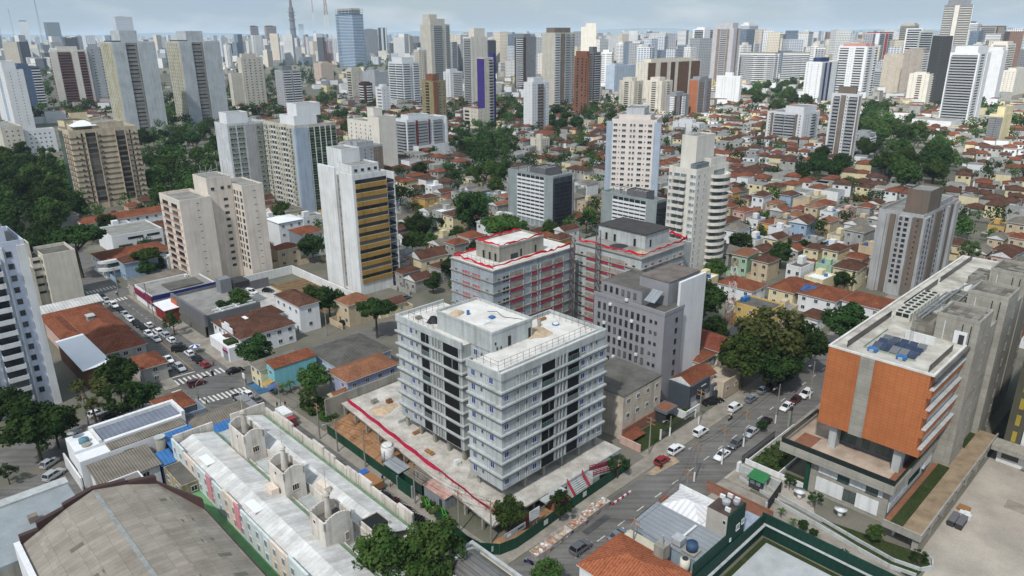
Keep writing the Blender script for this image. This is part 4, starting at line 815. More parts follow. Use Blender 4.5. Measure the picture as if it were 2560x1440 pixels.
def heap(name,label,a,b,z,r,h,m,cat,seed=1):
    o=grid(name,label,cat,a,b,z=z);rr=random.Random(seed);mb=MB(o);n=14;rings=5
    idx=[]
    for k in range(rings):
        f=k/(rings-1);row=[]
        for i in range(n):
            an=6.2832*i/n;q=r*(1-f)*(1+.18*math.sin(3*an+seed))*(1+rr.uniform(-.08,.08));row.append(mb.pt((a+q*math.cos(an)*1.3,b+q*math.sin(an),z+h*(1-(1-f) ** 1.6)+(rr.uniform(0,.08) if k else 0))))
        idx.append(row)
    for k in range(rings-1):
        for i in range(n):j=(i+1) % n;mb.f.append([idx[k][i],idx[k][j],idx[k+1][j],idx[k+1][i]]);mb.m.append(0)
    mb.build('heap',m,o,True);return o
heap('sand_heap','small pink sand heap on the penthouse roof of the concrete building',84.6,103.4,32.61,1.2,.75,SAND,'sand heap',2)
heap('sand_heap','wide yellowish sand spread on the right roof of the concrete building',95,91.4,ZT+.01,2.6,.5,SAND,'sand heap',5)
o=grid('barrel','blue drum standing by the sand heap on the penthouse roof','barrel',86,101.6,z=32.61);MB(o).cyl(86,101.6,.32,32.61,33.5).build('drum',METALB,o)
o=grid('roof_hatch','open white hatch with a blue lid on the penthouse roof','hatch',85.2,96,z=32.61);gbox(o,'frame',WHITE,(84.6,86.4,95.3,96.6,32.61,32.9));gbox(o,'lid',METALB,(87.6,88.6,96.4,97.4,32.61,33.0))
o=grid('roof_pipe','thin dark pipe run across the penthouse roof','pipe',89,97,z=32.61)
mb=MB(o);mb.tube((88.6,98.8,33.3),(90,97.6,33.3),.06);mb.tube((90,97.6,33.3),(90,95.6,32.7),.06);mb.tube((90,95.6,32.7),(91.8,92.2,32.66),.05);mb.build('pipe',DARK,o)
o=grid('tarp_pile','heap of black plastic sheets on the rear-left roof','tarpaulin',84,110.6,z=ZT+.01)
mb=MB(o);mb.cyl(84.2,110.6,1.5,ZT+.01,ZT+1.1,7,.7);mb.cyl(85,109,.9,ZT+.01,ZT+.8,6,.4);mb.build('sheet',BLACK,o)
o=grid('vent_stub','short cylindrical roof vent on the white roof slab','vent',98,93.6,z=ZT);MB(o).cyl(98,93.6,.35,ZT+.004,ZT+1.3).build('pipe',CONC2,o)
o=grid('roof_hatch','round white tank lid with blue rim on the white roof slab','tank lid',101,91.8,z=ZT);mb=MB(o);mb.cyl(101,91.8,.75,ZT+.004,ZT+.25,14,.75,1);mb.cyl(101,91.8,.6,ZT+.25,ZT+.35,14,.5,0);mb.build('lid',[WHITE,METALB],o)
# ---------- podium slab beside and in front of it
t=grid('podium_slab','low concrete podium with open bays below along the avenue side','podium',71,81)
mb=MB(t);mb.prism([(71,78.6),(107.3,78.6),(107.3,82.2),(106,97),(104,137),(76,137)],2.65,3.0,0,1);mb.build('deck',[CONC2,mat('site_deck',rgb(208,204,196),.95,.55,.3,.1,fine=.3)],t)
mb=MB(t)
for k in range(11):
    f=k/10;b=82+54*f;a=71.6+4.6*f
    mb.box(a,a+.5,b,b+.5,0,2.65)
for k in range(8):mb.box(78+4*k,78.4+4*k,79.4,79.8,0,2.65)
mb.build('pillar',CONC2,t,kind='stuff')
mb=MB(t)
for k in (1,3,4,6,8,9):f=k/10;b=82+54*f;a=73.4+4.6*f;mb.box(a,a+.2,b,b+4.4,0,2.6)
mb.build('infill_wall',BRICK,t,kind='stuff')
gbox(t,'dark_backing',BLACK,(79,79.2,84,134,0,2.6),(84,106,81,81.2,0,2.6));gbox(t,'edge_wall',CONC,(85,107.3,78.3,78.55,2.2,3.15))  # black panels stand in for the dark voids under the deck
gbox(t,'kerb',CONC,(86,86.25,119.5,124,3,3.8),(80,86,119.5,119.7,3,3.8))
o=grid('safety_net_fence','long crimson safety net fence along the podium edge','safety fence',73.2,82.4,z=3.0)
mb=MB(o);mp_=MB(o);L=26;prev=None
for k in range(L+1):
    f=k/L;a=73.0+4.4*f;b=80.8+55.6*f;h=1.15+.1*math.sin(k*2.1);off=.12*math.sin(k*1.7)
    mp_.tube((a,b,3.0),(a,b,4.25),.04,4)
    cur=[(a+off+.5*(k < 9),b,3.05),(a+off,b,3.0+h)]
    if prev:mb.face([prev[0],cur[0],cur[1],prev[1]])
    prev=cur
ob=mb.build('net',REDSTRIP,o);s_=ob.modifiers.new('thickness','SOLIDIFY');s_.thickness=.03;mp_.build('post',STEELR,o)
heap('mortar_heap','patch of grey rubble and mortar on the podium deck',80.2,93,3.0,1.8,.35,CONC2,'rubble heap',4);heap('mortar_heap','sandy orange spread at the far end of the podium deck',81.5,127.5,3.0,2.6,.4,SAND,'sand heap',8)
# stairs, ramp and red rails at the street front
o=grid('entrance_stairs','concrete entrance stairs with red railings facing the street','stairs',91,76.2)
mb=MB(o)
for k in range(9):mb.box(90.4,94.6,76.2+k*.27,78.55,0+k*.3,.3+k*.3)
mb.build('steps',CONC,o)
def redrail(root,pts):
    mb=MB(root)
    for p,q in zip(pts[:-1],pts[1:]):
        n=7
        for i in range(n+1):x=[p[j]+(q[j]-p[j])*i/n for j in range(3)];mb.tube((x[0],x[1],x[2]),(x[0],x[1],x[2]+1.0),.05,4)
        mb.tube((p[0],p[1],p[2]+1),(q[0],q[1],q[2]+1),.09,4);mb.tube((p[0],p[1],p[2]+.6),(q[0],q[1],q[2]+.6),.12,4);mb.tube((p[0],p[1],p[2]+.2),(q[0],q[1],q[2]+.2),.1,4)
    return mb.build('railing',REDNET,root)
redrail(o,[(90.3,76.2,.3),(90.3,78.4,2.7)]);redrail(o,[(94.7,76.2,.3),(94.7,78.4,2.7)])
o=grid('access_ramp','concrete access ramp with crimson railings beside the stairs','ramp',96,77);mb=MB(o);mb.shed(95.6,103.5,76.3,78.0,3.0,1.0,1.0,3.0,.4);mb.box(95.4,97.5,76.2,78.2,0,2.4);mb.build('ramp',CONC,o);redrail(o,[(95.6,76.3,3.0),(103.4,76.3,1.0)]);redrail(o,[(96.6,78.1,2.9),(103.4,78.1,1.0)])
o=grid('canopy','rough concrete entrance canopy box at the street corner of the podium','canopy',83,77);gbox(o,'roof',CONC,(82.4,88.2,76.6,78.2,2.9,3.2));gbox(o,'side_wall',TERRA,(84.6,85,76.6,78.2,0,2.9));gbox(o,'sheet',REDNET,(77.2,80.2,76.8,78.0,1.6,1.9));gbox(o,'sheet',REDNET,(86,88,75.9,76.3,.6,2.0))
gbox(o,'back_wall',BLACK,(85,88,77.8,78.0,0,2.9))
# ---------- site hoarding, water tank, huts
t=grid('site_hoarding','dark green panel hoarding around the construction site','hoarding',68,78)
pts=[(68.9,131.5),(68.7,118),(68.4,103.5),(67.2,90),(66.6,80.5),(67.0,77.6),(69.2,75.0),(72.4,74.2),(76.4,74.3),(88,74.9),(106.5,75.4)]
WHT_L=flat('hoarding_white',rgb(190,200,196))
for k,(p,q) in enumerate(zip(pts[:-1],pts[1:])):
    d=Vector((q[0]-p[0],q[1]-p[1]));L=d.length;n=max(1,round(L/6));nn=Vector((-d.y,d.x)).normalized()*.05
    if k == 2:continue
    for i in range(n):
        a=Vector(p)+d*(i/n);b=Vector(p)+d*((i+.985)/n)
        mb=MB(t);mb.prism([(a.x-nn.x,a.y-nn.y),(b.x-nn.x,b.y-nn.y),(b.x+nn.x,b.y+nn.y),(a.x+nn.x,a.y+nn.y)],.02,2.4);mb.build('panel',HOARD,t)
mb=MB(t)
for a,b in ((79.5,74.4),(91,75.0),(68.0,75.9)):      # printed squares on the panels
    mb.box(a,a+1.1,b-.075,b-.06 ,.9,2.0)
mb.build('printed_square',WHT_L,t)
gbox(t,'gate',HOARD,(67.9,68.1,98.6,103.2,.02,2.9));gbox(t,'gate_frame',ALU,(67.85,68.15,98.4,98.6,0,3.0),(67.85,68.15,103.2,103.4,0,3.0))
o=grid('site_billboard','blank white billboard standing over the corner hoarding','billboard',78.5,76);gbox(o,'board',WHITE,(77.4,80.0,75.9,76.0,1.9,4.1));gbox(o,'post',ALU,(77.8,77.9,76.05,76.15,0,4),(79.4,79.5,76.05,76.15,0,4))
o=grid('site_banner','grey banner with dark lettering strip on the corner hoarding','banner',71,75);gbox(o,'board',ALU,(70.2,75.4,74.9,75.0,2.5,3.7));gbox(o,'lettering',DARK,(73.4,75,74.86,74.88,3.0,3.3));gbox(o,'logo',WHITE,(70.8,71.8,74.86,74.88,2.8,3.4))
o=grid('water_tank','tall white cylindrical water tank on a steel stand','water tank',70.9,110.6)
mb=MB(o);mb.cyl(70.9,110.6,1.35,1.7,5.5,20,top=0);mb.cyl(70.9,110.6,1.35,5.5,5.8,20,.9);mb.build('tank',mat('tank_white',rgb(226,226,222),.5,.2,.8,.3),o,True)
mb=MB(o)
for k in range(6):x,y=70.9+1.2*math.cos(k*1.047),110.6+1.2*math.sin(k*1.047);x2,y2=70.9+1.2*math.cos(k*1.047+1.047),110.6+1.2*math.sin(k*1.047+1.047);mb.tube((x,y,0),(x,y,1.7),.07,4);mb.tube((x,y,.1),(x2,y2,1.6),.04,4)
mb.build('stand',ALU,o)
mb=MB(o)
for k in range(5):an=math.pi*1.12+k*.02;mb.box(70.9+1.36*math.cos(an)-.02,70.9+1.36*math.cos(an)+.02,110.6+1.36*math.sin(an)-.12,110.6+1.36*math.sin(an)+.12,2.4+k*.5,2.75+k*.5)
mb.build('lettering',METALB,o)
SITE_G=HOARD
for nm,lab,a0,a1,b0,b1,h,wm_,rm in (('site_hut','grey site hut with a rusty pink roof behind the hoarding',70.2,73.2,91.2,97.6,2.6,METALG,mat('rusty_pink_sheet',rgb(196,158,146),.7,.6,.5,.2)),('site_hut','green site hut with corrugated cement roof next to the pink-roofed hut',70.0,72.8,98,103.6,2.5,SITE_G,CORR),('site_hut','green guard hut with grey lean-to roof below the white water tank',69.0,71.6,104.2,109.2,2.6,SITE_G,METALG)):
    o=grid(nm,lab,'site hut',a0,b0);gbox(o,'wall',wm_,(a0,a1,b0,b1,0,h));mb=MB(o);mb.shed(a0-.2,a1+.2,b0-.2,b1+.2,h+.12,h+.4,h+.4,h+.12,.1);mb.build('roof',rm,o);gbox(o,'door',DARK,(a0-.04,a0-.005,b0+.8,b0+1.7,0,2.0))
sheet('site_ground',[(68.6,78),(71.5,78.5),(107,78.2),(107,75.6),(76,74.6),(70,75.2),(67.4,78)],.02,SOIL)
sheet('site_ground',[(68.8,100),(75.5,100),(78.5,137),(69,133)],.02,SOIL)
for k,(a,b,r,h) in enumerate(((73.4,127,1.8,1.1),(72.6,122,1.3,.7),(74.4,131.6,1.5,1.3))):heap('soil_heap',['reddish soil heap by the end of the podium','low soil heap near the hoarding','tall soil heap against the far site wall'][k],a,b,.02,r,h,SOIL,'soil heap',k+3)
o=grid('site_wall','grey rendered wall closing the far end of the site','wall',76,137.4);gbox(o,'wall',CONC2,(72,96,137.2,137.5,0,5.2));
# ---------- netted building behind it and its twin
t=grid('netted_building','concrete building under construction wrapped in red safety nets, left of the pair','building',116,127)
mb=MB(t);mb.box(116,147,127,143.6,0,29,0,1)
for i in range(1,10):z=i*3.05+1.2;mb.box(115.7,147.2,126.7,127,z,z+.32,2);mb.box(115.7,116,127,143.8,z,z+.32,2)
mb.build('wall',[mat('pale_blue_grey_net',rgb(168,176,182),.9,.3,.4,.1,streak=.5),ROOFW,CONC2],t)
mb=MB(t);mb.box(121.6,138.2,130.6,139.6,29,32.8,0,1);mb.ring(121.5,138.3,130.5,139.7,32.8,33.3,.25,0);mb.build('penthouse',[CONC2,ROOFW],t)
for a in (129.5,135):gw(t,'-b',a,130.6,30.2,.8,2.2,BLACK,CONC2,0,'door')
for b in (132,134.2,136.6):gw(t,'-a',121.6,b,30.2,.9,2.2,BLACK,CONC2,0,'door')
gw(t,'-b',127,130.6,29.8,2.6,1.3,DARK,DARK,0,'panel');t_=t
for i in range(8):
    z=2.9+i*3.05+1.6
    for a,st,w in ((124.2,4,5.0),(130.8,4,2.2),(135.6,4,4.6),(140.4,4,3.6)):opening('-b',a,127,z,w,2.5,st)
    for a in (118,119.8,121):gw(t,'-b',a,127,z,.9 if a < 121 else 1.1,1.0 if a < 119 else 1.6,BLACK,CONC2,0)
    for b in (133.4,137.4):gw(t,'-a',116,b,z,3.2,1.9,mat('net_behind_gauze',rgb(176,120,130),.9,.4,1.0,.1),CONC,2)
    for b in (129.2,141.4):gw(t,'-a',116,b,z,1.2,1.5,GLASSL,CONC,0)
def netroof(label,pts,z,amp=.25,closed=True,w=.5,seed=1):
    o=grid('red_safety_net',label,'safety net',pts[0][0],pts[0][1],z=z);rr=random.Random(seed);mb=MB(o);prev=None
    for (p,q) in zip(pts[:-1],pts[1:]):
        n=max(2,int(math.hypot(q[0]-p[0],q[1]-p[1])/1.3))
        for i in range(n+1):
            x,y=p[0]+(q[0]-p[0])*i/n,p[1]+(q[1]-p[1])*i/n;zz=z+rr.uniform(.2,.75);hh=rr.uniform(.25,w)
            cur=[(x+rr.uniform(-.1,.1),y,zz),(x,y+rr.uniform(-.1,.1),zz+hh)]
            if prev:mb.face([prev[0],cur[0],cur[1],prev[1]])
            prev=cur
    ob=mb.build('net',mat('bright_red_net',rgb(214,40,52),.8,.2,1,.2),o);s=ob.modifiers.new('thickness','SOLIDIFY');s.thickness=.05
    mp_=MB(o)
    for p in pts:mp_.tube((p[0],p[1],z),(p[0],p[1],z+1.4),.05,4)
    mp_.build('post',STEELR,o)
netroof('red net drooping round the roof edge of the left netted building',[(146,127.6),(116.6,127.6),(116.6,143),(128,143),(146,143)],29,w=.75,seed=2);netroof('red net looped over the penthouse of the left netted building',[(137.8,131),(122,131),(122,139.2),(130,139.2),(137.8,139.2)],32.8,w=.6,seed=5)
rail_frame('guard_rail','thin steel guard rail on the roof of the left netted building',[(120,129),(118.2,129),(118.2,141)],29,1.4,1.6,STEELR)
t=grid('netted_building','concrete building under construction with dark penthouse roof, right of the pair','building',151,107)
mb=MB(t);mb.box(151,171,107,130,0,29,0,1);mb.box(171,178,109,128,0,27.5,0,1)
for i in range(1,10):z=i*3.05+1.2;mb.box(150.6,171.2,106.6,107,z,z+.35,2);mb.box(150.6,151,107,130.2,z,z+.35,2)
mb.build('wall',[CONC,ROOFG,CONC2],t)
mb=MB(t);mb.box(158.6,170,111.5,128,29,32.9,0,0);mb.build('penthouse',[CONC],t);mb=MB(t);mb.box(158.3,170.3,111.2,128.3,32.9,33.15);mb.build('roof',mat('dark_ribbed_roof',rgb(78,76,74),.7,.4,.4,.2,pattern=('wave',1.2,.4,0)),t)
for b in (115,122,125):gw(t,'-a',158.6,b,30.2,.9,2.2,BLACK,CONC2,0,'door')
gw(t,'-b',161,111.5,30.2,.9,2.2,BLACK,CONC2,0,'door');t_=t
for i in range(8):
    z=2.9+i*3.05+1.6
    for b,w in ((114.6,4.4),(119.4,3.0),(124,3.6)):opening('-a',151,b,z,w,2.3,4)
    for b in (109.4,112,127.6):gw(t,'-a',151,b,z,1.0,1.3,BLACK if b != 112 else REDNET,CONC2,0)
    for a in (153,156,159.6,163,166.4,169.4):gw(t,'-b',a,107,z,1.0+.3*(a % 2 > 1),1.5,R.choice((GLASS,GLASSL,REDNET)),CONC2,0)
    gbox(t,'timber_post',WOODN,(150.8,150.95,117.2,117.5,z-1.4,z+1.2)) if i > 4 else None
netroof('red net crumpled round the roof edge of the right netted building',[(171,108),(152,107.6),(151.6,113),(151.6,129.4)],29,w=.7,seed=9);netroof('red net hanging on the far right corner of the right netted building',[(171,108.5),(177,110),(177.4,118)],28.4,w=.9,seed=11)
heap('debris_heap','dark debris heap on the roof beside the penthouse of the right netted building',155,118,29.01,2.2,.9,DARK,'debris heap',3);heap('debris_heap','pale yellow rubble heap at the roof corner of the right netted building',154.6,110,29.01,1.9,.6,SAND,'debris heap',6)
def lattice(name,label,a,b,z0,h,w0,w1,bands,cat,world=None):
    o=thing(name,label,cat,world or W(a,b)) ;n=max(4,int(h/(2.2 if w0 < 5 else w0*.8)));THINGS[-1]['h']=h
    m0=MB();m1=MB()
    for k in range(n):
        f0,f1=k/n,(k+1)/n;a0,a1=(w0+(w1-w0)*f0)/2,(w0+(w1-w0)*f1)/2;z,zz=z0+h*f0,z0+h*f1
        m=m0 if int(f0*bands) % 2 == 0 else m1;r=max(.05,.016*w0) if w0 > 5 else .07
        c0=[(-a0,-a0),(a0,-a0),(a0,a0),(-a0,a0)];c1=[(-a1,-a1),(a1,-a1),(a1,a1),(-a1,a1)]
        for i in range(4):
            j=(i+1) % 4
            m.tube((*c0[i],z),(*c1[i],zz),r,4);m.tube((*c0[i],z),(*c1[j],zz),r*.6,3);m.tube((*c0[j],z),(*c1[i],zz),r*.6,3);m.tube((*c1[i],zz),(*c1[j],zz),r*.6,3)
    m0.build('lattice',mat('mast_red',rgb(150,78,64),.7,.3,.4,.2),o);m1.build('lattice',flat('mast_white',rgb(214,212,210)),o);return o
o=lattice('hoist_mast','dark construction hoist mast against the left netted building',145,126,0,32,1.2,1.2,1,'hoist');
for c in o.children:c.data.materials[0]=STEELR
o=lattice('hoist_mast','dark construction hoist mast against the right netted building',150,121,0,34,1.2,1.2,1,'hoist')
for c in o.children:c.data.materials[0]=STEELR
# ---------- dark grey office building
t=grid('office_building','dark grey office building with rows of narrow black windows','building',134,86.6)
GD=mat('charcoal_render',rgb(150,150,154),.9,.15,.2,.15,streak=.15)
mb=MB(t);mb.box(132.6,140.5,86.6,107.6,0,23.4,0,1);mb.box(140.5,151.5,88.6,107.6,0,23.4,0,1);mb.box(135,148,95,107.4,23.4,26.6,0,1);mb.build('wall',[GD,ROOFD],t)
gbox(t,'stair_tower',[GD,RUST],(138.6,151.8,90,98.4,23.4,29.2));gbox(t,'roof',mat('brown_tank_roof',rgb(124,116,110),.9,.5,.3,.1),(138.5,151.9,89.9,98.5,29.2,29.4));gbox(t,'side_wall',PALE,(140.5,151.6,87.9,88.55,0,29.4));gbox(t,'parapet',GD,(132.5,132.8,86.5,107.7,23.4,24.3),(132.8,140.6,86.5,86.8,23.4,24.3))
for i in range(8):
    z=1.9+i*2.75
    for k in range(9):gw(t,'-a',132.6,105.9-k*1.7,z,.8,1.7,GLASS,DARK,0)
    if i > 0:
        gw(t,'-a',132.6,90.3,z,.7,.8,GLASS,DARK,0);gw(t,'-a',132.6,88.9,z,.7,.8,GLASS,DARK,0);gw(t,'-b',137.6,86.6,z,.9,1.2,GLASS,DARK,0)
for k in range(6):gw(t,'-a',135,106-k*1.8,25,.8,1.6,GLASS,DARK,0)
for b,z in ((93.4,11.2),(95.2,19.4),(98.6,13.9),(100.2,8.4),(103.6,16.6),(97,24.4),(101.8,22.0),(92,5.8)):gbox(t,'air_conditioner',WHITE,(132.05,132.5,b,b+.8,z,z+.6))
mb=MB(t);mb.shed(134,137.5,90.6,93.6,25.2,27.2,27.2,25.2,.1);mb.build('lean_to_roof',METALG,t);gbox(t,'canopy',GREYD,(125.8,130.4,79.9,83.6,3.0,3.7));gbox(t,'canopy_roof',TERRA,(126.2,130,80.3,83.2,3.71,3.75));gbox(t,'canopy_wall',DARK,(127.4,131.2,83.6,86.5,0,3.0),(126.2,126.6,80.4,83.6,0,3))
o=grid('metal_fence','dark metal fence in front of the grey office building','fence',124,77.6);mb=MB(o)
for k in range(34):mb.box(120.4+k*.4,120.5+k*.4,77.4,77.46,.0,1.9)
mb.box(120.4,134,77.38,77.48,1.8,1.95);mb.box(120.4,134,77.38,77.48,.15,.3);mb.build('bars',DARK,o);gbox(o,'post',WHITE,(120.1,120.4,77.3,77.6,0,2.6),(134,134.3,77.3,77.6,0,2.2))
sheet('lawn',[(124,78),(133.6,78),(133.6,83),(124,83)],.1,GRASS,thick=.08)
# ---------- near houses and shops: a small builder
def house(name,label,a0,a1,b0,b1,h,wm_,rm,kind='hip',rh=None,cat='house',floors=2,wins=('-a','-b'),step=2.8,e=.45,z0=0,door='-a',parapet=.5,glass=GLASS,ww=1.2,group=None,frame=FRAME,nowin=False):
    o=grid(name,label,cat,a0,b0,group);THINGS[-1]['h']=h
    mb=MB(o);mb.box(a0,a1,b0,b1,z0,h,0,1 if kind == 'flat' else 0)
    if kind == 'flat' and parapet:mb.ring(a0-.02,a1+.02,b0-.02,b1+.02,h,h+parapet,.22,0)
    mb.build('wall',[wm_,rm],o)
    rh=rh or min(a1-a0,b1-b0)*.22
    if kind in ('hip','gable'):mb=MB(o);mb.hip(a0,a1,b0,b1,h+.004,rh,e,0,kind == 'gable',1);mb.build('roof',[rm,WHITE],o)
    elif kind == 'shed':mb=MB(o);mb.shed(a0-e,a1+e,b0-e,b1+e,h+.2,h+.2+rh,h+.2+rh,h+.2,.15);mb.build('roof',rm,o)
    elif kind == 'shedb':mb=MB(o);mb.shed(a0-e,a1+e,b0-e,b1+e,h+.2,h+.2,h+.2+rh,h+.2+rh,.15);mb.build('roof',rm,o)
    fh=(h-z0)/floors
    if not nowin:
        for fl in range(floors):
            z=z0+fl*fh+fh*.56
            for f in wins:
                u0,u1=(b0,b1) if 'a' in f else (a0,a1);n=max(1,int((u1-u0)/step))
                for i in range(n):
                    u=u0+(u1-u0)*(i+.5)/n
                    if fl == 0 and i == 0 and f == door:continue
                    if 'a' in f:gw(o,f,a0 if f == '-a' else a1,u,z,ww,1.2,glass,frame)
                    else:gw(o,f,u,b0 if f == '-b' else b1,z,ww,1.2,glass,frame)
        if door:
            if door == '-a':gw(o,'-a',a0,b0+(b1-b0)/max(1,int((b1-b0)/step))*.5,z0+1.1,1.0,2.15,DARK,FRAME,0,'door')
            else:gw(o,'-b',a0+(a1-a0)/max(1,int((a1-a0)/step))*.5,b0,z0+1.1,1.0,2.15,DARK,FRAME,0,'door')
    claimg(a0-2,a1+2,b0-2,b1+2)
    return o
TURQ=wallm(132,196,206);LILAC=wallm(172,178,204);CREAMY=wallm(226,214,176);PINKW=wallm(206,176,164)
house('corner_house','turquoise-walled house with terracotta roof at the crossing',70.3,82,158.6,162.6,6.2,TURQ,TILE,'shedb',.9,wins=('-a',),door=None,e=.15)
house('corner_house','cream shop house with grey cement roof behind the turquoise house',68.6,82,162.8,168.4,5.2,CREAMY,CORR,'hip',1.3,wins=('-a',),step=2)
o=grid('shop_awning','faded ochre shop awning on the turquoise house','awning',68.6,158);mb=MB(o);mb.shed(67.6,70.2,158.8,161.2,2.4,3.0,3.0,2.4,.08,0);mb.build('sheet',mat('ochre_awning',rgb(176,150,92)),o);o=grid('shop_awning','blue shop awning by the palms at the turquoise house','awning',68.6,156);mb=MB(o);mb.shed(67.6,70.2,156.6,158.7,2.2,2.8,2.8,2.2,.08);mb.build('sheet',mat('blue_awning',rgb(78,96,150)),o)
house('house','lilac-blue house with wide orange-brown tiled roof beside the site wall',79.6,94.4,139.6,148.2,6.2,LILAC,TILE3,'hip',1.7,step=3.2)
o=grid('porch','small gabled tiled porch of the lilac house','porch',76.6,139);mb=MB(o);mb.hip(75.6,79.4,138.6,142.2,3.4,1.2,.2,0,True,1);mb.build('roof',[TILE3,CREAMY],o);gbox(o,'column',WHITE,(75.8,76.0,138.8,139.0,0,3.4),(75.8,76.0,141.8,142,0,3.4))
house('house','long low building with dark grey corrugated roof behind the lilac house',84,100,151,166.5,4.6,wallm(180,196,214),mat('dark_cement_roof',rgb(104,102,98),.95,.5,.3,.1,pattern=('wave',.9,.3,0)),'hip',1.6,floors=1,cat='building')
h5=house('corner_shop','white corner shop with big orange-brown hipped roof on the avenue',73.2,89.6,184.2,202.4,5.6,PALE,TILE2,'hip',2.2,cat='shop',step=3)
gbox(h5,'shop_front',PALE,(69.4,73.2,183.4,189.6,0,4.3),(70.4,73.2,189.6,199,0,3.2));gbox(h5,'gable_wall',PALE,(73.0,73.3,188.6,195.6,5.6,7.4),(73.0,73.3,190.6,193.6,7.4,8.3));gbox(h5,'shop_opening',mat('purple_awning',rgb(128,44,92)),(69.25,69.38,184.4,187.6,2.5,3.2));gbox(h5,'shutter',METALG,(69.3,69.38,184.5,187.5,.1,2.4));gbox(h5,'sign',flat('pink_sign',rgb(190,120,160)),(69.3,69.38,184.8,187.2,3.45,3.9));gbox(h5,'side_roof',TILE2,(71.2,73.2,189,191.4,5.2,5.5));gbox(h5,'terrace_plants',GRASS,(70,73,185.4,188.4,4.3,5.2))
gbox(h5,'skylight',METALW,(79,80.2,193,195.5,7.4,7.6));house('house','tall white house with orange hipped roof and grey terrace near the parking trees',93.6,100.2,188.4,203.4,8.6,PALE,TILE2,'hip',1.7,step=3.4);house('house','small tiled annexe behind the corner shop',86,92,196,204,5.2,PALE,TILE2,'hip',1.2,nowin=True)
h6=house('shop','grey flat-roofed shop with an orange facade panel on the avenue',72.6,89.4,205.4,231.4,6.0,wallm(120,122,124),ROOFG,'flat',cat='shop',nowin=True,parapet=.9)
gbox(h6,'facade',GREYD,(71.8,72.55,204.8,231.6,3.6,7.4));gbox(h6,'orange_panel',mat('orange_panel',rgb(186,96,58),.6,.1),(71.6,71.78,226,231.4,0.2,6.2));gbox(h6,'shop_front',wallm(112,112,108),(71.6,71.78,205.2,225.8,.1,3.6));gbox(h6,'stair_tower',wallm(132,136,140),(85,88.6,223.6,227.4,6,10.6));gbox(h6,'cooling_units',DARK,(88.9,94,222,228,6.9,9));gbox(h6,'roof_beam',WHITE,(76,89,207.5,207.8,6.2,6.6),(76,89,209.5,209.8,6.2,6.6),(78,78.3,206,211,6.2,6.6),(83,83.3,206,211,6.2,6.6))
h7=house('shop','white shop hall with a navy blue band along its side',68.4,89,238.6,255.4,5.0,PALE,ROOFG,'flat',cat='shop',nowin=True,parapet=.4)
gbox(h7,'blue_band',mat('navy_band',rgb(38,48,118),.7,.15),(68.3,89.2,238.3,238.58,4.1,5.5));gbox(h7,'shop_front',mat('magenta_front',rgb(128,42,74),.6,.3),(67.9,68.38,238.4,245,2.3,5.2),(67.9,68.38,245.4,255,2.5,4.6));gbox(h7,'roof_patch',ROOFD,(75,86,241,249,5.05,5.5));gbox(h7,'air_conditioner',WHITE,(84,85,252,253,5.1,5.9),(86,87,252,253,5.1,5.9))
house('shop','row of low shops with cement roofs up the avenue',68.6,92,256.6,264,4.6,wallm(176,172,164),CORR,'shed',.6,cat='shop',floors=1,step=3)
house('shed','white sheet-roofed shed between the grey shop and the blue-banded hall',67.6,74.6,225.6,234.6,4.2,wallm(150,60,60),METALW,'shed',.3,cat='shed',floors=1,nowin=True)
o=grid('parking_deck','pale concrete parking yard with white perimeter wall','parking yard',92,198);gbox(o,'slab',mat('parking_concrete',rgb(196,194,190),.93,.5,.2,.1),(90.4,107.4,204,236,.02,.16));gbox(o,'brown_bays',mat('brown_bays',rgb(132,110,84),.95,.5,.3,.1,pattern=('wave',2.6,.4,1)),(107.42,120,199,236,.02,.17));gbox(o,'perimeter_wall',WHITE,(119.9,120.3,196,244,0,3.2),(92,119.8,243.6,244,0,3.2));gbox(o,'retaining_wall',GREYD,(89.6,107,236.2,236.8,0,3.4));claimg(89,122,190,246)
gbox(o,'yellow_line',PAINTY,(106.9,107.3,203,235,.172,.18))
# left of the avenue
for lab,a0,a1,b0,b1,h,rh in (('long orange roof with a chimney box left of the avenue',43.4,54,214,240,5.3,2.2),('hipped orange roof with a light-well left of the avenue',43.2,53.6,200.6,213.6,5.3,2.1),('small orange corner roof in the trees left of the avenue',47.8,53.8,185.6,195,4.6,1.5)):
    house('house',lab,a0,a1,b0,b1,h,wallm(176,174,168),TILE,'hip',rh,step=3.2)
o=grid('roof_tank','grey water tank box on the long orange roof','water tank',47,226,z=6.2);gbox(o,'tank',CONC2,(46.4,48.2,225,227.4,6.4,8.2));gbox(o,'lid',CONC,(46.2,48.4,224.8,227.6,8.2,8.4))
house('house','orange-roofed annexe with pink rendered walls beside the long orange roof',38,43.2,221,240,5.0,PINKW,TILE,'hip',1.1,nowin=True)
h8=house('warehouse','brown warehouse with a bright white sheet roof',36.6,42.6,193.4,218.6,5.4,mat('brown_cladding',rgb(112,82,66),.9,.4,.3,.1,streak=.4),METALW,'shed',.35,cat='warehouse',nowin=True)
house('house','orange roof strip in front of the beige block with blank end wall',38,54,241.5,246.5,4.6,wallm(176,170,160),TILE,'hip',1.2,nowin=True)
house('house','weathered grey lean-to roof between the beige block and the orange roofs',37,56,247.4,252.4,4.8,wallm(170,168,162),CORRW,'shedb',.9,floors=1,nowin=True)
h9=house('corner_building','two-storey corner building with curved white balcony and orange roof',68,92,287,302,6.4,WHITE,TILE,'hip',2.2,cat='building',step=3.4)
mb=MB(h9);pts=[(68+3.5*math.cos(math.pi+k*math.pi/16)+1.5,288.6+3.5*math.sin(math.pi+k*math.pi/16)) for k in range(9)]+[(84,285.1),(84,287),(68,287)];mb.prism(pts,3.1,4.2);mb.prism(pts,6.0,7.0);mb.build('balcony',WHITE,h9);gbox(h9,'glazing',GLASSG,(69,83.6,285.6,286.9,4.2,6.0))
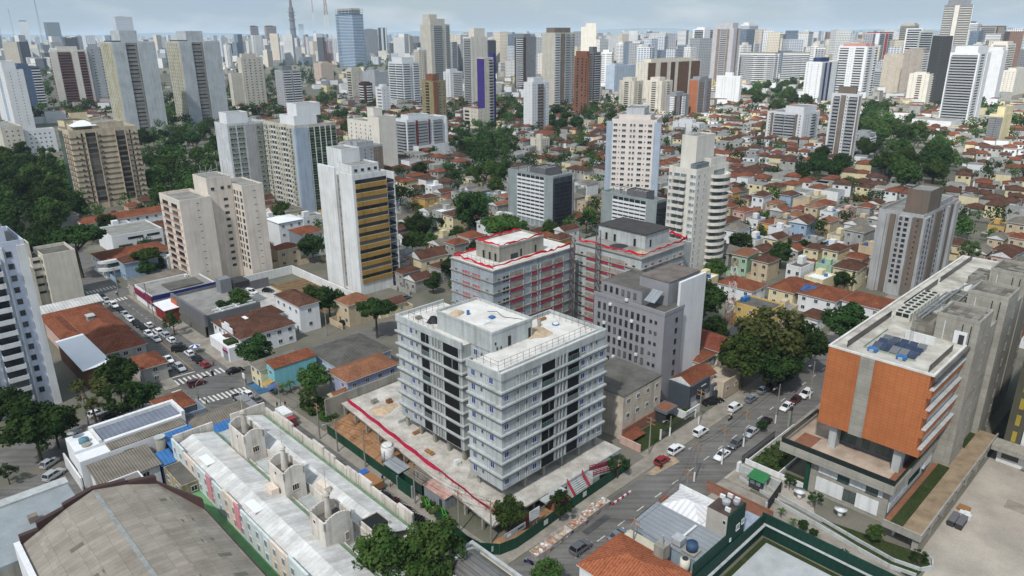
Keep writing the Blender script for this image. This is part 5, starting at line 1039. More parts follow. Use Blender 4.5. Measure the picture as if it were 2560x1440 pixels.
h10=house('office_building','white flat-roofed building with horizontal window slits by the dark tree',80,100,318,338,7.4,PALE,ROOFG,'flat',cat='building',nowin=True);gbox(h10,'window',GLASS,(86,92,317.9,317.98,5.4,6.4));gbox(h10,'window',GLASS,(93.5,98.6,317.9,317.98,5.4,6.4));gbox(h10,'window',GLASS,(82,87,317.9,317.98,2.2,3.6));gbox(h10,'window',GLASS,(89,99,317.9,317.98,2.0,3.6));gbox(h10,'side_wall',CORR,(76,90,308,310,0,3.4))
house('house','long white building with orange tiled roof in front of the beige striped tower',80,121,358,370,5.6,PALE,TILE,'hip',2.0,step=4)
house('house','low orange-roofed houses with solar panels behind the three-volume cream block',100,122,330,345,4.6,CRM2,TILE2,'gable',1.8,step=4)
house('building','white three-storey building with a low white hipped roof',133,144,277.4,289,11,PALE,METALW,'hip',1.2,floors=3,wins=('-b',),cat='building',door=None);house('building','white three-storey building with orange hipped roof beside the white-roofed one',132.4,142.4,257.4,268,10,PALE,TILE,'hip',1.9,floors=3,wins=('-b',),cat='building',door=None)
# old cream three-storey block and houses along the right-hand street
h11=house('apartment_block','old cream three-storey block with a bare brick base',114,128.2,83.4,97,10.6,mat('stained_cream',rgb(206,196,180),.92,.4,.25,.1,streak=.6),ROOFD,'shed',.4,cat='building',floors=3,wins=('-b',),step=3.4,door=None,e=.1)
gbox(h11,'brick_base',BRICK,(113.9,128.3,83.1,83.38,0,2.8));house('annexe','small stained annexe with dark roof behind the old cream block',117,124,98,106,9.6,wallm(176,170,156),ROOFD,'flat',nowin=True,parapet=.2)
o=grid('ruined_wall','red-tiled broken wall and weeds in front of the old cream block','wall',113.6,79);gbox(o,'wall',PINKW,(112.8,113.1,77.5,83,0,1.8));mb=MB(o);mb.shed(113.2,118.6,80.4,82.8,1.2,1.2,2.0,2.0,.12);mb.build('roof',TILE,o)
sheet('weeds',[(113.4,77.4),(120,77.4),(127.6,82.8),(114,82.8)],.06,GRASS,thick=.05)
h12=house('gym_building','dark slate shopfront building with a white gabled house behind',137,147.4,80.8,86.2,5.8,PALE,TILE,'gable',1.8,cat='shop',nowin=True)
gbox(h12,'facade',mat('slate_facade',rgb(72,80,88),.7,.2),(135.8,144.4,80.2,80.75,3.4,6.2),(135.6,136.1,80.2,86,.0,6.2));gbox(h12,'sign_lettering',WHITE,(140.6,142.6,80.1,80.18,4.7,5.0));gbox(h12,'window',GLASS,(139.6,142.2,80.1,80.75,1.6,3.2));gbox(h12,'side_wall',mat('slate_side',rgb(92,96,100),.8,.2),(144.6,148.4,79.4,80.0,0,4.0));gbox(h12,'sign_board',WHITE,(145.2,147,79.3,79.38,2.4,3.2));gbox(h12,'front_wall',WHITE,(131.8,137.6,78.4,78.7,0,2.0),(131.6,131.9,78.4,84,0,2.0))
house('house','hipped red-brown tiled house next to the slate shopfront',149,156.6,86.4,95.6,6.2,CRM2,TILE,'hip',1.9,step=3.4);house('house','larger faded red hipped roof house behind the slate shopfront',158,168,86.2,98,6.4,CRM2,mat('faded_red_tiles',rgb(150,88,72),.9,.4,.3,.1,pattern=('tile',.55),col2=(.5,.42,.38,1)),'hip',2.1,step=3.6);house('house','flat-roofed beige box house with forecourt beside the big dark tree',146.5,154.6,77.6,84.4,4.2,wallm(204,188,166),mat('beige_roof',rgb(196,182,164),.95,.4,.3),'flat',floors=1,step=3)
house('hall','hall with a dark grey curved roof behind the big dark tree',173,184,86.4,93,5.2,WHITE,mat('charcoal_sheet',rgb(74,74,76),.8,.3),'shed',.5,cat='hall',floors=1,nowin=True)
house('building','yellow two-storey building with grey flat roof and blue tanks',193,202,90,101.6,6.6,wallm(214,184,116),ROOFD,'flat',cat='building',floors=2,step=3);o=grid('roof_tank','pair of blue water tanks on the yellow building','water tank',197,100,z=6.7);MB(o).cyl(196.4,100.4,.8,6.62,7.9,14,.9).build('tank',METALB,o);MB(o).cyl(198.4,100.2,.8,6.62,7.9,14,.9).build('tank',METALB,o)
for lab,a0,a1,b0,b1,wl_ in (('cream house with big orange hipped roof in the row behind the yellow building',216.4,231,93.8,102,CREAMY),('white house with orange roof and solar panels in the same row',218,231,81,92.8,PALE),('white house with long orange roof at the right end of the row',221,232.6,68,80,PALE),('orange-roofed house left of the red and white mast',208.6,218,104,116.6,PALE)):
    house('house',lab,a0,a1,b0,b1,5.8,wl_,TILE,'hip',2.2,step=3.4)
o=grid('solar_array','dark solar panel array on the orange roof with cream house beside it','solar panel',220,88,z=7);mb=MB(o);mb.shed(219.2,223,89,93,6.5,7.6,7.6,6.5,.08);mb.build('panel',GLASSB,o)
lattice('telecom_mast','red and white lattice mast among the houses',190,101,0,21.5,2.4,1.4,7,'mast')

for k,(nm,lab,a,b,w,d,h,m) in enumerate((('timber_stack','stack of timber boards on the podium deck beside the left wing',79.6,113,2.4,1.0,.6,WOODN),('block_pallet','pallet of concrete blocks near the podium deck end',81,131,1.4,1.2,1.1,CONC2),('timber_stack','timber boards lying near the crimson net on the podium deck',77.2,104,1.0,2.6,.4,WOODN),('block_pallet','pallet of pale bags on the podium deck below the left wing',78.6,97.6,1.2,1.2,.9,WHITE),('pipe_bundle','bundle of dark pipes on the podium deck',84,122,3.2,.7,.5,DARK),('block_pallet','pallet of orange hollow bricks on the podium deck',83.6,128.6,1.3,1.2,1.0,TERRA),('timber_stack','timber formwork stack on the right roof of the concrete building',99.6,95,2.2,.8,.5,WOODN),('block_pallet','pallet of tiles at the left roof end of the concrete building',82.4,113.4,1.2,1.2,.7,CONC2))):
    z=ZT if 'roof' in lab else 3.0;o=grid(nm,lab,'building material',a,b,z=z);mb=MB(o);n=4
    for i in range(n):mb.box(a+.05*(i % 2),a+w-.07*((i+1) % 2),b+d*i/n+.02,b+d*(i+1)/n-.02,z+.01,z+h*(.75+.08*((i*7) % 4)))
    mb.build('stack',m,o)
# ---------- terracotta-clad building on the right with concrete shafts and podium
ORNG=mat('terracotta_cladding',rgb(188,116,74),.85,.3,.12,.15,pattern=('panel',1.2,.6,.10));CON3=mat('board_concrete',rgb(168,165,156),.92,.3,.3,.12,streak=.35,pattern=('panel',40,1.3,.12))
PATCH=mat('patchy_roof',rgb(150,146,136),.95,.3,.4,.1,pattern=('panel',1.3,1.1,.9))
t=grid('clinic_building','large terracotta-clad building with grey concrete shafts at the right','building',129,29.5)
ROOFK=mat('grimy_roof',rgb(206,202,192),.9,.6,.25,.15);mb=MB(t);mb.box(129,211,30.2,47.8,13.3,29.3,0,1);mb.build('wall',[ORNG,ROOFK],t)
gbox(t,'parapet',ROOFW,(128.9,129.3,29.6,47.9,29.3,29.65),(129.3,211,47.5,47.9,29.3,29.65),(129.3,147,29.6,30.0,29.3,29.65),(210.6,211,30,47.5,29.3,29.65))
gbox(t,'concrete_strip',CON3,(128.85,128.98,39.4,41.9,13.2,29.3))
SCREEN=flat('black_screen',(.012,.014,.02,1),.3,.5)
for a0,a1 in ((131,153),(160,182),(184,209)):gbox(t,'roof_screen',SCREEN,(a0,a1,45.2,45.3,29.31,30.6))
gbox(t,'roof_screen',SCREEN,(130.2,143,30.9,31.0,29.31,30.6))
for k,(a0,a1,b0) in enumerate(((147.6,156.4,28.4),(166,175,28.1),(186,196,29.0))):
    mb=MB(t);mb.box(a0,a1,b0,b0+7.2,0,33.8,0,1);mb.ring(a0-.02,a1+.02,b0-.02,b0+7.22,33.8,34.5,.35,0);mb.build('concrete_shaft',[CON3,PATCH],t)
    for i in range(8):gw(t,'-b',a1-1.6,b0,3+i*3.7,1.2,1.7,GLASSL,CON3,1)
    for b in (1.2,2.6,5.6):gbox(t,'downpipe',BLACK if b != 5.6 else PIPEW,(a0-.14,a0-.005,b0+b,b0+b+.12,29.4,33.2))
    gbox(t,'plant_room',PATCH,(a0+.5,a1-.5,b0+7.3,b0+11.4,29.3,31.4));gbox(t,'white_upstand',WHITE,(a0-4.6,a0-4.3,b0+5.6,b0+10.8,29.31,31.0))
mb=MB(t);mb.box(156.4,166,29.2,30.2,0,29.3);mb.box(175,186,29.2,30.2,0,29.3);mb.build('infill_wall',CON3,t)
gbox(t,'doorway',WHITE,(147.3,147.55,30.0,32.2,29.31,31.8));gbox(t,'door',DARK,(147.2,147.28,30.4,31.3,29.31,31.2))
for i in range(4):      # recessed corner balconies on the right flank
    z=13.6+i*3.9
    gbox(t,'window',GLASSL,(131.6,147.5,30.08,30.18,z+1.5,z+3.3));gbox(t,'spandrel',ORNG,(129.0,147.5,29.6,30.19,z-.3,z+1.3));gbox(t,'ledge',CONC,(129.0,147.5,29.3,30.0,z+1.31,z+1.5))
gbox(t,'ledge',ROOFD,(129,147.4,29.1,29.58,28.6,29.3))
mb=MB(t);mb.box(133,211,32.6,46.2,8.2,13.29);mb.build('recessed_floor',GREYD,t)
for k in range(8):b=35.2+k*1.25;gbox(t,'glazing',GLASSG,(132.85,132.98,b,b+1.2,9.0,12.6))
for b in (33.2,45.0):gbox(t,'column',CONC,(130.2,132.4,b-.7,b+.7,8.2,13.29))
mb=MB(t);mb.box(124,147.5,31.1,52.2,7.6,8.2,0,1);mb.build('terrace',[CON3,mat('terrace_floor',rgb(186,168,152),.95,.5,.25,.1)],t)
gbox(t,'terrace_beam',CON3,(123.8,124.2,31,52.3,7.2,9.0),(124.2,147.4,30.9,31.3,7.2,9.0),(124.2,140,52,52.4,7.2,9.0))
GB=flat('smoked_glass',(.02,.03,.028,1),.08,.6);gbox(t,'balustrade',GB,(123.95,124.05,31.1,52.2,9.0,10.1),(124.1,147.4,31.05,31.15,9.0,10.1),(124.1,140,52.15,52.25,9.0,10.1));gbox(t,'terrace_border',TERRA,(124.3,146,31.4,33,8.21,8.23),(124.3,132,47.6,51,8.21,8.23))
mb=MB(t);mb.box(125.4,147.4,32.0,46.6,0,7.6);mb.build('podium_wall',CON3,t)
gbox(t,'white_panel',WHITE,(125.25,125.38,41.2,44.8,4.9,7.1),(125.25,125.38,36.0,38.9,4.9,7.1),(125.25,125.38,33,33.8,4.9,7.1),(125.25,125.38,39.8,45.0,.9,3.9),(125.25,125.38,33.4,37.4,.9,3.9),(126,147,31.85,31.98,2.0,5.4))
for b,z in ((40.2,5.9),(35.0,5.9),(38.6,2.5)):gw(t,'-a',125.35,b,z,2.2,2.3,GLASSG,DARK,1)
for a in (128,130,134):gw(t,'-b',a,31.95,3.8,1.3,1.2,GLASSG,DARK,0)
gbox(t,'window',GLASSG,(135.5,142,31.8,31.9,3.2,4.6));gbox(t,'green_column',HOARD,(124.6,125.3,46.3,47.0,0,7.6));gbox(t,'door_tower',WHITE,(143,147,31.4,32,3.6,7.2))
claimg(120,215,20,54)
# roof plant
o=grid('solar_array','array of dark blue solar panels on the white roof of the terracotta building','solar array',134,38,z=29.31)
for i in range(3):
    for j in range(5):
        mb=MB(o);a=133.9+i*2.3;b=34.4+j*1.55;mb.shed(a,a+2.1,b,b+1.45,29.5,30.1,30.1,29.5,.06,0);mb.box(a+.9,a+1.1,b+.6,b+.8,29.31,29.7,1);mb.build('panel',[glassm('solar_glass',(.02,.03,.06,1),.2),ALU],o)
for k,b in enumerate((40.4,35.4)):
    o=grid('heat_pump',['small blue heat pump unit at the left of the solar array','small blue heat pump unit in front of the solar array'][k],'heat pump',132.4,b,z=29.31);gbox(o,'case',METALB,(131.9,133.1,b,b+1.6,29.31,30.0));gbox(o,'tray',ALU,(131.4,132,b+.4,b+1.1,29.31,29.9))
CH=flat('chiller_cream',rgb(196,196,184));FAN=flat('fan_black',(.02,.02,.02,1))
def chiller(a,b):
    o=grid('chiller',None,'chiller',a,b,'chiller units on the roof of the terracotta building',z=29.31);o['label']='cream rooftop chiller with black fans in the rows on the white roof'
    gbox(o,'case',CH,(a,a+1.5,b,b+3,29.31,31.2));mb=MB(o);mb.cyl(a+.75,b+.8,.55,31.2,31.3,12);mb.cyl(a+.75,b+2.2,.55,31.2,31.3,12);mb.build('fan',FAN,o);gbox(o,'grille',FAN,(a-.03,a-.005,b+.3,b+1.4,30.2,31),(a-.03,a-.005,b+1.6,b+2.7,30.2,31));return o
c0=chiller(152,41.4)
for k in range(1,18):
    i,j=k % 9,k // 9;p=W(152+i*2.05,41.4-j*6.2);dup(c0,(p.x,p.y,29.31),A0)
PIPES=[[(150.5,40.2,31.6),(170,40.2,31.6),(170,36,31.6)],[(150.5,39.5,31.6),(172,39.5,31.6)],[(149,38.5,30.2),(149,38.5,32),(176,38.5,32),(184,37,32)],[(156,37.4,31.2),(166,37.4,31.2),(166,36,29.5)],[(145,43,29.6),(133,43,29.6),(133,34,29.6)],[(158,40,31.7),(162,36.6,31.9),(174,36.6,31.9)]]
for k,pl in enumerate(PIPES):
    o=grid('roof_pipe',['first long steel pipe beside the chillers','second long steel pipe beside the chillers','raised steel pipe crossing between the roof shafts','short pipe dropping between the first two shafts','thin green pipe looping round the solar array','bent steel pipe over the chiller rows'][k],'pipe',pl[0][0],pl[0][1],z=29.31);mb=MB(o)
    for p,q in zip(pl[:-1],pl[1:]):mb.tube(p,q,.2 if k != 4 else .08,8)
    mb.build('pipe',PIPE if k != 4 else flat('green_pipe',rgb(110,140,110)),o)
    mb=MB(o)
    for p,q in zip(pl[:-1],pl[1:]):
        n=max(1,int(math.dist(p,q)/4))
        for i in range(n):mb.box(p[0]+(q[0]-p[0])*i/n-.05,p[0]+(q[0]-p[0])*i/n+.05,p[1]+(q[1]-p[1])*i/n-.05,p[1]+(q[1]-p[1])*i/n+.05,29.31,p[2])
    mb.build('support',ALU,o)
o=grid('roof_ladder','steel ladder against the plant room of the terracotta building','ladder',143.4,38,z=29.3);mb=MB(o)
for b in (37.8,38.3):mb.tube((143.0,b,29.3),(143.0,b,33),.04,4)
for k in range(9):mb.tube((143.0,37.8,29.6+k*.38),(143.0,38.3,29.6+k*.38),.03,4)
mb.build('rungs',ALU,o)
# raised walkway, yard, ramps and gardens round it
t=grid('raised_walkway','raised concrete walkway on pillars along the right flank of the terracotta building','walkway',120.7,25)
mb=MB(t);mb.box(120.7,168,24.9,31.0,3.0,3.5,0,1);mb.build('deck',[CON3,mat('walkway_floor',rgb(160,142,118),.95,.5,.3,.1)],t)
gbox(t,'edge_beam',CON3,(120.4,168,24.6,24.9,2.7,4.1),(120.4,120.7,24.9,31,2.7,4.1));gbox(t,'planter_bed',GRASS,(121,147,28.0,30.0,3.51,3.75),(157.5,165,28.2,30,3.51,3.75));gbox(t,'orange_strip',TERRA,(121,147,30.05,31,3.51,3.53));gbox(t,'pillar',CON3,(121,122,25,26,0,3));gbox(t,'back_wall',WHITE,(123,168,29.5,29.8,0,3.0))
for k in range(6):gbox(t,'pillar',CON3,(128+k*7,128.5+k*7,25,27,0,3))
for k in range(9):gbox(t,'wall_lamp',BLACK,(124+k*5,124.25+k*5,24.5,24.58,3.5,3.75))
YARD=mat('yard_concrete',rgb(182,174,162),.95,.5,.13,.1,fine=.2,col2=rgb(140,134,126))
sheet('yard',[(108,-20),(240,-20),(240,24.6),(121,24.6),(119,22.5),(108,22)],.03,YARD);sheet('yard_patch',[(146.5,13),(150,13),(150,18),(146.5,18)],.045,PAVE)
o=grid('waste_bins','group of black wheeled waste bins in the concrete yard','waste bins',134,22.4)
for k in range(6):i,j=k % 3,k // 3;gbox(o,'bin',DARK if k != 4 else BLACK,(133+i*1.25,134.1+i*1.25,21.4+j*1.3,22.5+j*1.3,0,1.15));gbox(o,'bin_lid',GREYD,(132.95+i*1.25,134.15+i*1.25,21.35+j*1.3,22.55+j*1.3,1.16,1.24))
o=grid('bag_pile','pile of white sacks behind the black bins','sacks',138.4,22.4);gbox(o,'sack',WHITE,(137.2,138.2,21.2,22.2,0,.9),(138.3,139.2,21.6,22.6,0,.7),(137.6,138.8,22.3,23.2,0,.8));gbox(o,'pallet',WOODN,(139.4,141.2,22,24,0,.5))
t=grid('rear_building','second terracotta building with white base at the right edge','building',163,12);mb=MB(t);mb.box(166,200,-6,20.4,7.6,28,0,1);mb.build('wall',[ORNG,ROOFW],t);gbox(t,'side_fin',wallm(88,87,76),(165.4,165.98,20.4,23.2,2,28),(166,200,20.41,23.2,2,28));gbox(t,'base',WHITE,(166.1,200,-6,20.3,0,7.59))
for k in range(6):gbox(t,'yellow_window',mat('yellow_panel',rgb(172,152,66)),(165.3,165.39,21.2,22.0,4.5+k*3.8,6.9+k*3.8))
t=grid('link_building','low concrete link building with white awning over the yard','building',164,20);gbox(t,'roof',CON3,(161.6,165.3,8,24.4,3.2,4.4));gbox(t,'wall',WHITE,(163.4,165.2,8,23.4,0,3.2));gbox(t,'awning',WHITE,(160.6,161.6,10,18,3.0,3.15));gbox(t,'window',GLASS,(163.3,163.39,19.6,22.6,1.2,2.7));gbox(t,'window',GLASS,(163.3,163.39,15,16.4,1.0,2.4))
sheet('courtyard',[(168,20.5),(240,20.5),(240,27),(168,27)],.05,mat('shadowed_court',rgb(92,92,86),.95,.5,.2,.1))  # courtyard shadow painted into the paving colour
PLANT=mat('garden_leaves',(.05,.095,.025,1),.95,.6,.9,.05,col2=(.10,.125,.05,1),fine=.6)
for k,q in enumerate(([(125.6,53.4),(138,52.8),(138.6,58.3),(125.8,59.2)],[(139.6,52.8),(147,52.8),(147.6,55.6),(139.8,56)],[(125.2,46.9),(128,46.9),(128,52),(125,52)],[(113.6,23.2),(119.6,22.4),(121.4,24),(118.4,40),(117.4,40)])):sheet('lawn',q,.16,GRASS,thick=.14)
o=grid('garden_planting','bed of low shrubs and grasses inside the white-edged garden','planting',131,56);rr=random.Random(4)
def tuft(mb,a,b,z,r,h,n,rr):
    for i in range(n):
        an=rr.uniform(0,6.28);q=r*math.sqrt(rr.random());x,y=a+q*math.cos(an),b+q*math.sin(an);zz=z+rr.uniform(.1,1)*h;s=rr.uniform(.12,.3)
        d=Vector((rr.uniform(-1,1),rr.uniform(-1,1),rr.uniform(-.4,1))).normalized();u=d.orthogonal().normalized()*s;v=d.cross(u).normalized()*s
        mb.face([(x-u.x-v.x,y-u.y-v.y,zz-u.z-v.z),(x+u.x-v.x,y+u.y-v.y,zz+u.z-v.z),(x+u.x+v.x,y+u.y+v.y,zz+u.z+v.z),(x-u.x+v.x,y-u.y+v.y,zz-u.z+v.z)])
mb=MB(o)
for k in range(26):tuft(mb,rr.uniform(126.6,137.4),rr.uniform(54,58.4),.16,.7,.6,40,rr)
mb.build('leaves',PLANT,o)
t=grid('garden_wall','white garden wall and ramp edge left of the terracotta building','wall',125,53);gbox(t,'wall',WHITE,(125.0,125.3,46.4,59.6,0,1.2),(125.3,138.6,52.5,52.7,0,.9),(125.3,147,59.4,59.6,0,.5))
o=grid('perimeter_fence','black bar fence between pavement and garden','fence',126,60);mb=MB(o)
for k in range(56):mb.box(124.2+k*.26,124.26+k*.26,60.0,60.05,.1,2.0)
mb.box(124.2,138.8,59.98,60.07,1.9,2.0);mb.box(124.2,138.8,59.98,60.07,.2,.3);mb.build('bars',DARK,o);gbox(o,'rail_wall',BLACK,(150,164,57.4,57.5,.2,2.1));gbox(o,'rail_base',WHITE,(150,164,57.3,57.6,0,.2))
sheet('driveway',[(109,22.5),(113,23),(116.5,40),(117,60),(111.6,60)],.035,PAVE);sheet('driveway',[(119,42),(124.8,45.5),(124.8,60),(117.2,60)],.025,YARD)
t=grid('ramp_wall','low concrete kerb walls along the curving service ramp','wall',118,45);mb=MB(t)
rp=[(121.2,57.6),(120,52),(119,48),(117.8,40),(116.6,33),(115.8,27),(116.6,23),(118.6,21.8),(120.6,22.4),(121.2,24)]
for off in (0,-2.0):
    for p,q in zip(rp[:-1] if off == 0 else rp[:6],rp[1:] if off == 0 else rp[1:7]):
        d=Vector((q[0]-p[0],q[1]-p[1])).normalized();n=Vector((-d.y,d.x))*.13
        if off:p=(p[0]+off,p[1]);q=(q[0]+off,q[1])
        mb.prism([(p[0]-n.x,p[1]-n.y),(q[0]-n.x,q[1]-n.y),(q[0]+n.x,q[1]+n.y),(p[0]+n.x,p[1]+n.y)],0,.75)
mb.build('kerb',CONC,t)
o=grid('guard_booth','small dark guard booth with a green roof in the driveway','booth',119,53);gbox(o,'wall',DARK,(118,120.2,52.2,55,0,2.4));gbox(o,'window',GLASSL,(117.92,117.99,52.6,53.5,1.2,2.0));gbox(o,'window',GLASSL,(117.92,117.99,53.8,54.7,1.2,2.0));mb=MB(o);mb.shed(117.6,120.6,51.8,55.4,2.5,3.0,3.0,2.5,.12);mb.build('roof',mat('booth_green',rgb(52,122,74),.6,.3),o);gbox(o,'door',WHITE,(118.6,119.6,52.1,52.18,0,2.1))
o=grid('sliding_gate','black sliding gate across the driveway','gate',114,49);mb=MB(o);mb.prism([(112.6,48.4),(120.8,49.6),(120.8,49.75),(112.6,48.55)],.1,2.5);mb.build('leaf',BLACK,o);gbox(o,'post',CONC,(112.3,112.6,48.3,48.7,0,2.6))
o=grid('driveway_wall','grey driveway wall with white top behind the guard booth','wall',121,55);gbox(o,'wall',[CONC,WHITE],(121.4,121.8,49.8,58.8,0,1.8));gbox(o,'end_post',WHITE,(121,122,58.8,59.4,0,2.2))
for k,(a,b) in enumerate(((121.4,46.2),(121.4,38.4))):
    o=grid('round_planter',['white funnel-shaped planter by the upper service ramp','white funnel-shaped planter further down the service ramp'][k],'planter',a,b);mb=MB(o);mb.cyl(a,b,.35,0,1.3,14,.5);mb.cyl(a,b,.5,1.3,1.9,20,1.15);mb.build('bowl',WHITE,o,True)
# ---------- bottom right corner: green building, roofs, brick wall, sports court
t=grid('green_building','dark green three-storey building with rooftop water tanks','building',93,45)
mb=MB(t);mb.box(93.9,99.4,46.6,50.4,0,10.2,1,2);mb.build('wall',[GREENW,wallm(176,170,162),mat('brown_flat_roof',rgb(84,72,66),.95,.4,.4)],t);gbox(t,'green_side',GREENW,(93.9,99.4,46.3,46.58,0,10.3),(84,93.88,46.3,46.58,0,6.6),(76,83.9,46.2,46.5,0,4.6))
for a,z,w,h in ((97.2,6.6,1.1,1.2),(98.8,6.9,.8,1.0),(96.4,3.2,1.3,1.2),(95.0,5.2,.5,.6),(94.6,1.6,1.2,.6)):gw(t,'-b',a,46.3,z,w,h,GLASSL,WHITE,1)
gw(t,'-a',93.9,47.1,8.8,.6,.8,GLASS,FRAME,0)
for k,(a,b) in enumerate(((96.4,48.4),(97.6,47.2))):o=grid('roof_tank',['larger grey water tank on the green building','smaller grey water tank on the green building'][k],'water tank',a,b,z=10.2);MB(o).cyl(a,b,.7-.15*k,10.22,11.2,14).build('tank',GREYM,o,True);MB(o).cyl(a,b,.72-.15*k,11.2,11.35,14,.2).build('lid',GRYW,o)
o=grid('air_conditioner','white air conditioner boxes at the roof edge of the green building','air conditioners',98.4,47,z=10.2)
for a,b in ((98.6,47.2),(98.7,48.6),(95.0,46.9),(97.6,49.4)):gbox(o,'case',WHITE,(a,a+.4,b,b+.9,10.22,10.9))
t=grid('grey_roof_building','low building with a smooth grey metal roof on the street corner row','building',86.6,47)
gbox(t,'wall',wallm(150,166,178),(86.4,93.8,46.7,60,0,5.2));mb=MB(t);mb.shed(86.2,93.85,46.6,60.3,5.4,6.1,6.1,5.4,.15);mb.build('roof',METALG,t);gbox(t,'skylight',WHITE,(87,93,51.4,51.8,6.2,6.3))
o=grid('roof_tank','dark blue water tank on the grey metal roof','water tank',87.4,49,z=6);MB(o).cyl(87.6,49,.95,5.9,7.2,16).build('tank',flat('tank_blue',rgb(52,76,104)),o,True);gbox(o,'base',CONC2,(86.4,88.6,47.8,50.2,5.7,5.9));gbox(o,'side_box',GRYW,(86.6,88.4,50.6,52.4,5.9,7.0))
t=grid('white_roof_building','building with a gleaming white ribbed metal roof beside the green building','building',94,52);gbox(t,'wall',PALE,(93.9,100.6,50.5,59.8,0,5.6));mb=MB(t);mb.hip(94,100.4,51.6,59.6,5.62,1.3,.1,0);mb.build('roof',mat('white_ribbed_metal',rgb(228,228,230),.5,.1,.3,.3,pattern=('wave',1.0,.28,0)),t);gbox(t,'red_gutter',TERRA,(94.4,96.6,59.62,60.2,6.0,6.4));gbox(t,'parapet',WHITE,(100.6,100.9,51,60,0,6.6))
t=grid('tiled_house','house with a vivid orange tiled roof at the bottom of the picture','house',73,50);gbox(t,'wall',PALE,(73,84,47.5,60.3,0,4.4));mb=MB(t);mb.hip(73.2,83.8,47,60.4,4.42,2.3,.45,0,False,1);mb.build('roof',[mat('vivid_tiles',rgb(176,108,78),.9,.25,.4,.12,pattern=('tile',.5),col2=(.6,.5,.45,1),bump=.5),WHITE],t);gbox(t,'chimney_box',CONC2,(83,85,51.4,53.2,4.6,7.2));gbox(t,'flue',ALU,(83.6,83.9,52,52.3,7.2,9));gbox(t,'lean_to',mat('cream_sheet',rgb(204,196,176),.8,.3),(84.05,86.2,53.6,60.2,4.2,4.4))
o=grid('roof_tank','cream water tank beside the vivid orange roof','water tank',85.4,48.6,z=4.4);MB(o).cyl(85.3,48.7,.85,3.0,5.6,16,.8).build('tank',CRM2,o,True);MB(o).cyl(85.3,48.7,.5,5.6,5.75,12).build('lid',DARK,o)
gbox(t,'rear_terrace',CONC2,(84,86.3,46.9,50.4,0,3.0))
t=grid('brick_wall','bare orange brick wall along the driveway','wall',111,55);gbox(t,'wall',BRICK,(111.0,111.25,46.5,60.2,0,2.2));gbox(t,'coping',TERRA,(110.95,111.3,46.5,60.2,2.2,2.3));sheet('bare_soil',[(101,47),(110.9,47),(110.9,59),(101,59)],.03,SOIL)
o=grid('shed_roof','pale blue-grey sheet shelter behind the green building','shelter',102,47);mb=MB(o);mb.shed(101.2,106.6,46.8,49.4,3.1,3.3,3.3,3.1,.1);mb.build('roof',mat('blueish_sheet',rgb(156,168,184),.6,.4,.5,.2),o);gbox(o,'post',ALU,(101.3,101.4,46.9,47,0,3.0),(106.4,106.5,46.9,47,0,3.0))
t=grid('court_wall','tall dark green walls around the sports court','wall',105,40);gbox(t,'wall',GREENW,(106.4,106.7,20,46.4,0,4.6),(82,106.38,45.9,46.2,0,4.4));gbox(t,'coping',CONC,(105.9,106.35,20,45.8,2.6,2.75),(82,105.9,45.4,45.85,2.4,2.55));sheet('court_grass',[(70,10),(106,10),(106,45.4),(70,45.4)],.025,GRASS);sheet('court_floor',[(70,10),(105,10),(105,44.4),(70,44.4)],.045,mat('court_floor',rgb(186,190,192),.9,.3,.3,.1))
# ---------- long white school with two metal roofs and three little towers
SCHW=mat('stained_school_white',rgb(222,216,207),.92,.4,.25,.1,streak=.7);SCHC=mat('pale_mint',rgb(212,222,220),.92,.2,.2,.1,streak=.35);SCHP=mat('faded_pink',rgb(222,150,158),.92,.2,.4,.1);SCHB=mat('cream_render',rgb(230,216,200),.92,.2,.2,.1,streak=.35)
t=grid('school_building','long white school with two grey metal roofs and three little towers','building',38.4,80)
METS=mat('school_metal_roof',rgb(222,222,220),.65,.4,.35,.25,pattern=('panel',1.0,14,.28))
def gm(a):return 1.0
B0,B1=72.0,138.0
mb=MB(t);mb.box(38.6,50.9,B0,B1,0,6.4);mb.box(50.9,58.4,83.5,B1,0,6.4);mb.build('wall',SCHW,t)
n=11
for i in range(n):      # street front of the school towards the brown hall: bays of different pastel colours
    b0=138-(i+1)*6.0;b1=b0+5.98;mb=MB(t);mb.box(38.2,38.58,b0,b1,0,8.6+(.5 if i in (0,4,8) else 0));mb.build('facade_bay',SCHC if i % 3 != 1 else SCHB,t)
    for k in (1.5,4.5):
        gw(t,'-a',38.2,b0+k,7.0,1.0,1.5,GLASSL,FRAME,1);gw(t,'-a',38.2,b0+k,4.4,1.0,1.5,GLASSL,FRAME,1)
for b in (118.6,106.8):gbox(t,'pink_bay',SCHP,(38.0,38.19,b,b+2.0,4.2,9.3))
mb=MB(t)
def roofslope(a0,a1,ar,ze,zr,B0=B0):
    mb.shed(a0,ar,B0,B1-1.2,ze,zr,zr,ze,.12);mb.shed(ar,a1,B0,B1-1.2,zr,ze,ze,zr,.12)
roofslope(38.9,46.2,42.0,7.9,9.0);mb.build('roof',METS,t);mb=MB(t);roofslope(51.0,56.8,53.6,7.6,8.7,83.5);mb.build('roof',METS,t)
gbox(t,'skylight',METALW,(39.6,41.4,124,128,8.55,8.75));gbox(t,'skylight',METALW,(39.6,41.4,104,108,8.55,8.75));gbox(t,'vent_box',SCHB,(44.2,45.6,107,109.6,7.9,9.4));gbox(t,'vent_box',SCHB,(51.2,52.4,101,104,8.2,9.4))
GUT=mat('green_gutter',rgb(118,146,118),.8,.5,.6,.2);gbox(t,'gutter',GUT,(46.25,47.1,B0,B1-1,6.6,7.3),(56.9,57.7,83.5,B1-1,6.6,7.2))
mb=MB(t)
